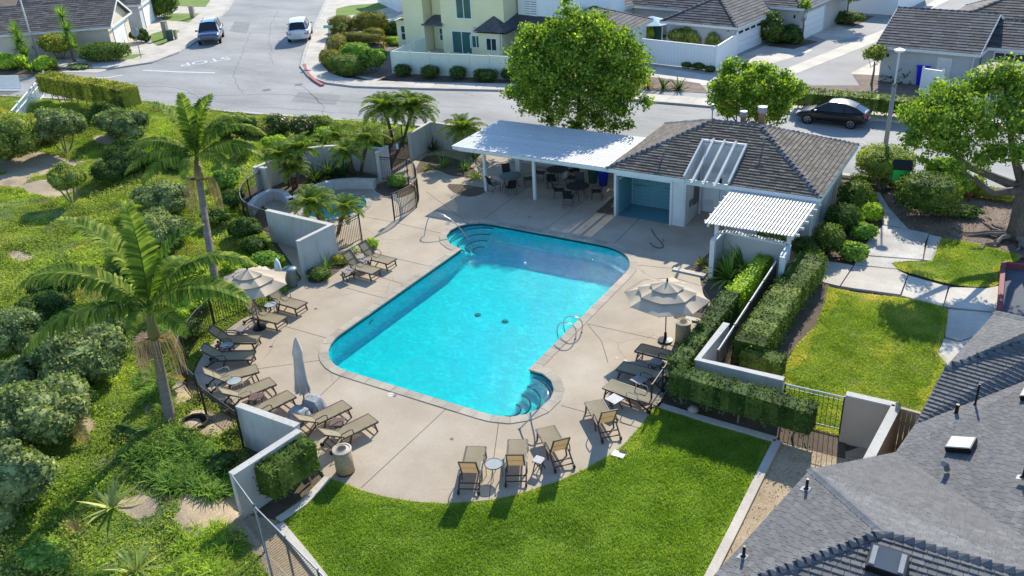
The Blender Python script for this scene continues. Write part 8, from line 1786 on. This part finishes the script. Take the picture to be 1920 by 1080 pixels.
def pygmy(label, bpx, tpx, ztop, sc=1.0, n=30, bend=0, r0=.09, bz=0.0, nm='palm'):
    b = G(*bpx, bz); tp = G(*tpx, ztop); m_ = b.lerp(tp, .5)+Vector((bend, 0, .1)); fr = [(k*137.5, 0 if k < n*.35 else (1 if k < n*.72 else 2), random.uniform(-6, 8), sc*random.uniform(.85, 1.1)) for k in range(n)]
    return palm(label, b, [b, m_, tp], (r0, r0*1.25), fr, KP, name=nm, fibre=True, trunkmat='palm_fibre')
pygmy('left of two tall dark palms standing against the street behind the spa', (738, 268), (722, 208), 2.9, 1.25, 36); pygmy('right of two tall dark palms behind the gate, by the street', (757, 262), (775, 205), 3.0, 1.25, 36)
pygmy('left leaning short palm at the right end of the curved spa wall', (664, 327), (650, 288), 1.7, .95, 26, r0=.11); pygmy('right leaning slim palm at the right end of the curved spa wall', (676, 327), (690, 262), 2.6, .9, 24)
pygmy('short palm leaning over the left part of the spa pool', (604, 425), (588, 385), 1.25, 1.0, 28, bz=0); pygmy('smaller palm leaning over the right part of the spa pool', (634, 438), (648, 392), 1.35, .8, 22)
pygmy('first palm from the left in front of the curved spa wall', (543, 350), (530, 296), 2.0, .95, 26); pygmy('second palm from the left in front of the curved spa wall', (556, 352), (565, 282), 2.3, 1.0, 26); pygmy('low bushy palm between the two left spa planter palms', (550, 356), (548, 318), 1.1, .8, 26)
pygmy('yellow green palm peeking between angled wall and patio cover', (868, 262), (868, 246), 1.6, 1.1, 28); pygmy('small palm near the curved spa wall behind the planter', (625, 285), (632, 258), 1.2, .95, 22)
# yuccas at the left house
for (lab, px, py, h) in (('tall yucca with several heads by the left house wall', 140, 118, 4.4), ('yucca in front of the left house window', 48, 122, 3.2)):
    b = G(px, py); t = thing('yucca', lab, 'yucca', b); MB().tube([b, b+Z3*h], [.16, .1], 8).build('trunk', 'bark', t); vs = []; rn = []
    for (dx, hz_) in ((0, h), (.2, h*.72), (-.2, h*.5), (.5, h*.35)):
        for k in range(130):
            a = rng.random()*2*PI; e_ = R(rng.uniform(-35, 85)); l = rng.uniform(.9, 1.35); q = np.array([b.x+dx, b.y, hz_]); d = np.array([math.cos(a)*math.cos(e_), math.sin(a)*math.cos(e_), math.sin(e_)]); sd = np.array([-math.sin(a), math.cos(a), 0])*.05; vs += [q-sd, q+sd, q+d*l+sd*.1, q+d*l-sd*.1]; rn.append(rng.random())
    np_mesh('leaves', np.array(vs), 4, 'leaf_strap', np.array(rn), parent=t)
# fallen fronds
for (lab, px, py, az, sc, k, m2) in (('dry fallen frond on the slope left of the palm foot', 165, 760, -30, .75, 1, 1), ('second fallen frond below it with dark leaflets', 205, 812, 10, .7, 2, 0), ('pale fallen frond standing beside the grey ditch', 352, 720, -80, .5, 0, 1)):
    g = G(px, py, .3); me = KA[k].copy(); me.materials.clear(); me.materials.append(MATS['frond_dry' if m2 else 'leaf_dark']); o = bpy.data.objects.new('fallen_frond', me); COL.objects.link(o); o.location = (g.x, g.y, hz(g.x, g.y)+.25); o.rotation_euler = (R(30), R(15), R(az)); o.scale = (sc,)*3; tag(o, lab, 'palm frond')

# ------------------------------------------------------------------ grass blades and ground cover
def scatter_poly(poly, dens, margin=0.0):
    P = np.array(poly); lo, hi = P.min(0), P.max(0); n = int((hi[0]-lo[0])*(hi[1]-lo[1])*dens); X = rng.uniform(lo[0], hi[0], n); Y = rng.uniform(lo[1], hi[1], n); k = sdist(X, Y, poly) > margin; return X[k], Y[k]
def in_view(X, Y, m_=60):
    D = np.stack([X, Y, np.full(len(X), -CAM_H)], 1); z = D@FW; px = 960+F_PX*(D@RT)/z; py = 540-F_PX*(D@UP)/z; return (z > 0) & (px > -m_) & (px < 1920+m_) & (py > -m_) & (py < 1080+m_)
def grass(name, label, poly, dens, h, mat, z=0.0):
    X, Y = scatter_poly(poly, dens, .0); k = in_view(X, Y); X, Y = X[k], Y[k]; n = len(X); a = rng.random(n)*2*PI; ln = rng.normal(0, .9, (n, 2)); hh = h*rng.uniform(.5, 1.2, n)*(.55+.9*vnoise(X, Y, .5, 9)); w_ = .014
    B0 = np.stack([X-np.cos(a)*w_, Y-np.sin(a)*w_, np.full(n, z-.012)], 1); B1 = np.stack([X+np.cos(a)*w_, Y+np.sin(a)*w_, np.full(n, z-.012)], 1); T = np.stack([X+ln[:, 0]*hh, Y+ln[:, 1]*hh, z+hh], 1)
    o = np_mesh(name, np.stack([B0, B1, T], 1).reshape(-1, 3), 3, mat, np.clip(.40+rng.normal(0, .2, n)+(vnoise(X, Y, 1.3, 12)-.5)*.55+(vnoise(X, Y, .4, 13)-.5)*.4+.5*(sdist(X, Y, poly) < .16+.5*vnoise(X, Y, .7, 14)**2), 0, 1)); return tag(o, label, 'grass', kind='stuff')
grass('grass', 'short bright mown grass of the lower lawn', LAWN, 1700, .055, 'blade')
grass('grass', 'short yellowing mown grass of the side lawn', LAWN2, 1500, .05, 'blade_dry'); grass('grass', 'short grass of the small lawn by the path', LAWN3, 1300, .05, 'blade_dry')
def cover(name, label, poly, dens, size, mat, thr=None, sd=5, sc=2.5, lift=.06):
    X, Y = scatter_poly(poly, dens, .1); k = in_view(X, Y); X, Y = X[k], Y[k]
    nz = vnoise(X, Y, sc, sd)*.7+vnoise(X, Y, sc*.35, sd+1)*.3
    k = (dirt_k(X, Y) > 1) & ((nz > thr[0]) & (nz < thr[1]) if thr else True); X, Y = X[k], Y[k]
    Z_, _ = hill_z(X, Y); P = np.stack([X, Y, Z_+rng.random(len(X))*lift], 1); Nn = np.tile([0, 0, 1.], (len(X), 1)); fall = np.clip(1-(np.hypot(X, Y)-25)/70, .4, 1)
    o = np_mesh(name, leaves(P, Nn, size, .6, .9), 4, mat, np.clip(.35+.5*rng.random(len(X))+(vnoise(X, Y, 1.2, sd+7)-.5)*.5, 0, 1)); return tag(o, label, 'ground cover', kind='stuff')
cover('ground_cover', 'bright green creeping ground cover on the left slope', HILL, 520, .062, 'leaf_cover', (.30, 1), 5, lift=.05)
cover('ground_cover', 'dusty grey green patches of ground cover on the left slope', HILL, 330, .06, 'leaf_cover_grey', (.0, .36), 5, lift=.05)
cover('ground_cover', 'taller tufted growth on the left slope', HILL, 70, .10, 'leaf_lime', (.60, 1), 22, 1.6, .16)
cover('ground_cover', 'dark low growth on the left slope', HILL, 120, .075, 'leaf_strap', (.0, .40), 41, 1.3, .12)
cover('ground_cover', 'raised weedy clumps of olive leaves on the left slope', HILL, 300, .085, 'leaf_olive', (.66, 1), 60, 2.6, .35)
cover('ground_cover', 'yellow brown thin patches on the left slope', HILL, 240, .05, 'leaf_yellow', (.64, 1), 77, 3.2, .05)
cover('ground_cover', 'dry brown stalks on the left slope', HILL, 120, .07, 'leaf_dry', (.68, 1), 91, 1.8, .12)
# leaf litter in the beds
X, Y = scatter_poly(Gs([(1655, 365), (1690, 345), (1800, 352), (1925, 365), (1925, 478), (1800, 450), (1742, 438), (1705, 430)]), 60); P = np.stack([X, Y, np.full(len(X), .0)], 1)
tag(np_mesh('leaf_litter', leaves(P, np.tile([0, 0, 1.], (len(X), 1)), .07, .6, .5), 4, 'leaf_dry'), 'dry leaf litter around the bare tree roots', 'leaf litter', kind='stuff')
X, Y = scatter_poly(Gs([(1452, 826), (1590, 845), (1640, 870), (1330, 1160), (1310, 1120), (1333, 1080)]), 40); P = np.stack([X, Y, np.full(len(X), .0)], 1)
tag(np_mesh('leaf_litter', leaves(P, np.tile([0, 0, 1.], (len(X), 1)), .05, .6, .5), 4, 'leaf_dry'), 'dry leaf litter on the bare side yard', 'leaf litter', kind='stuff')
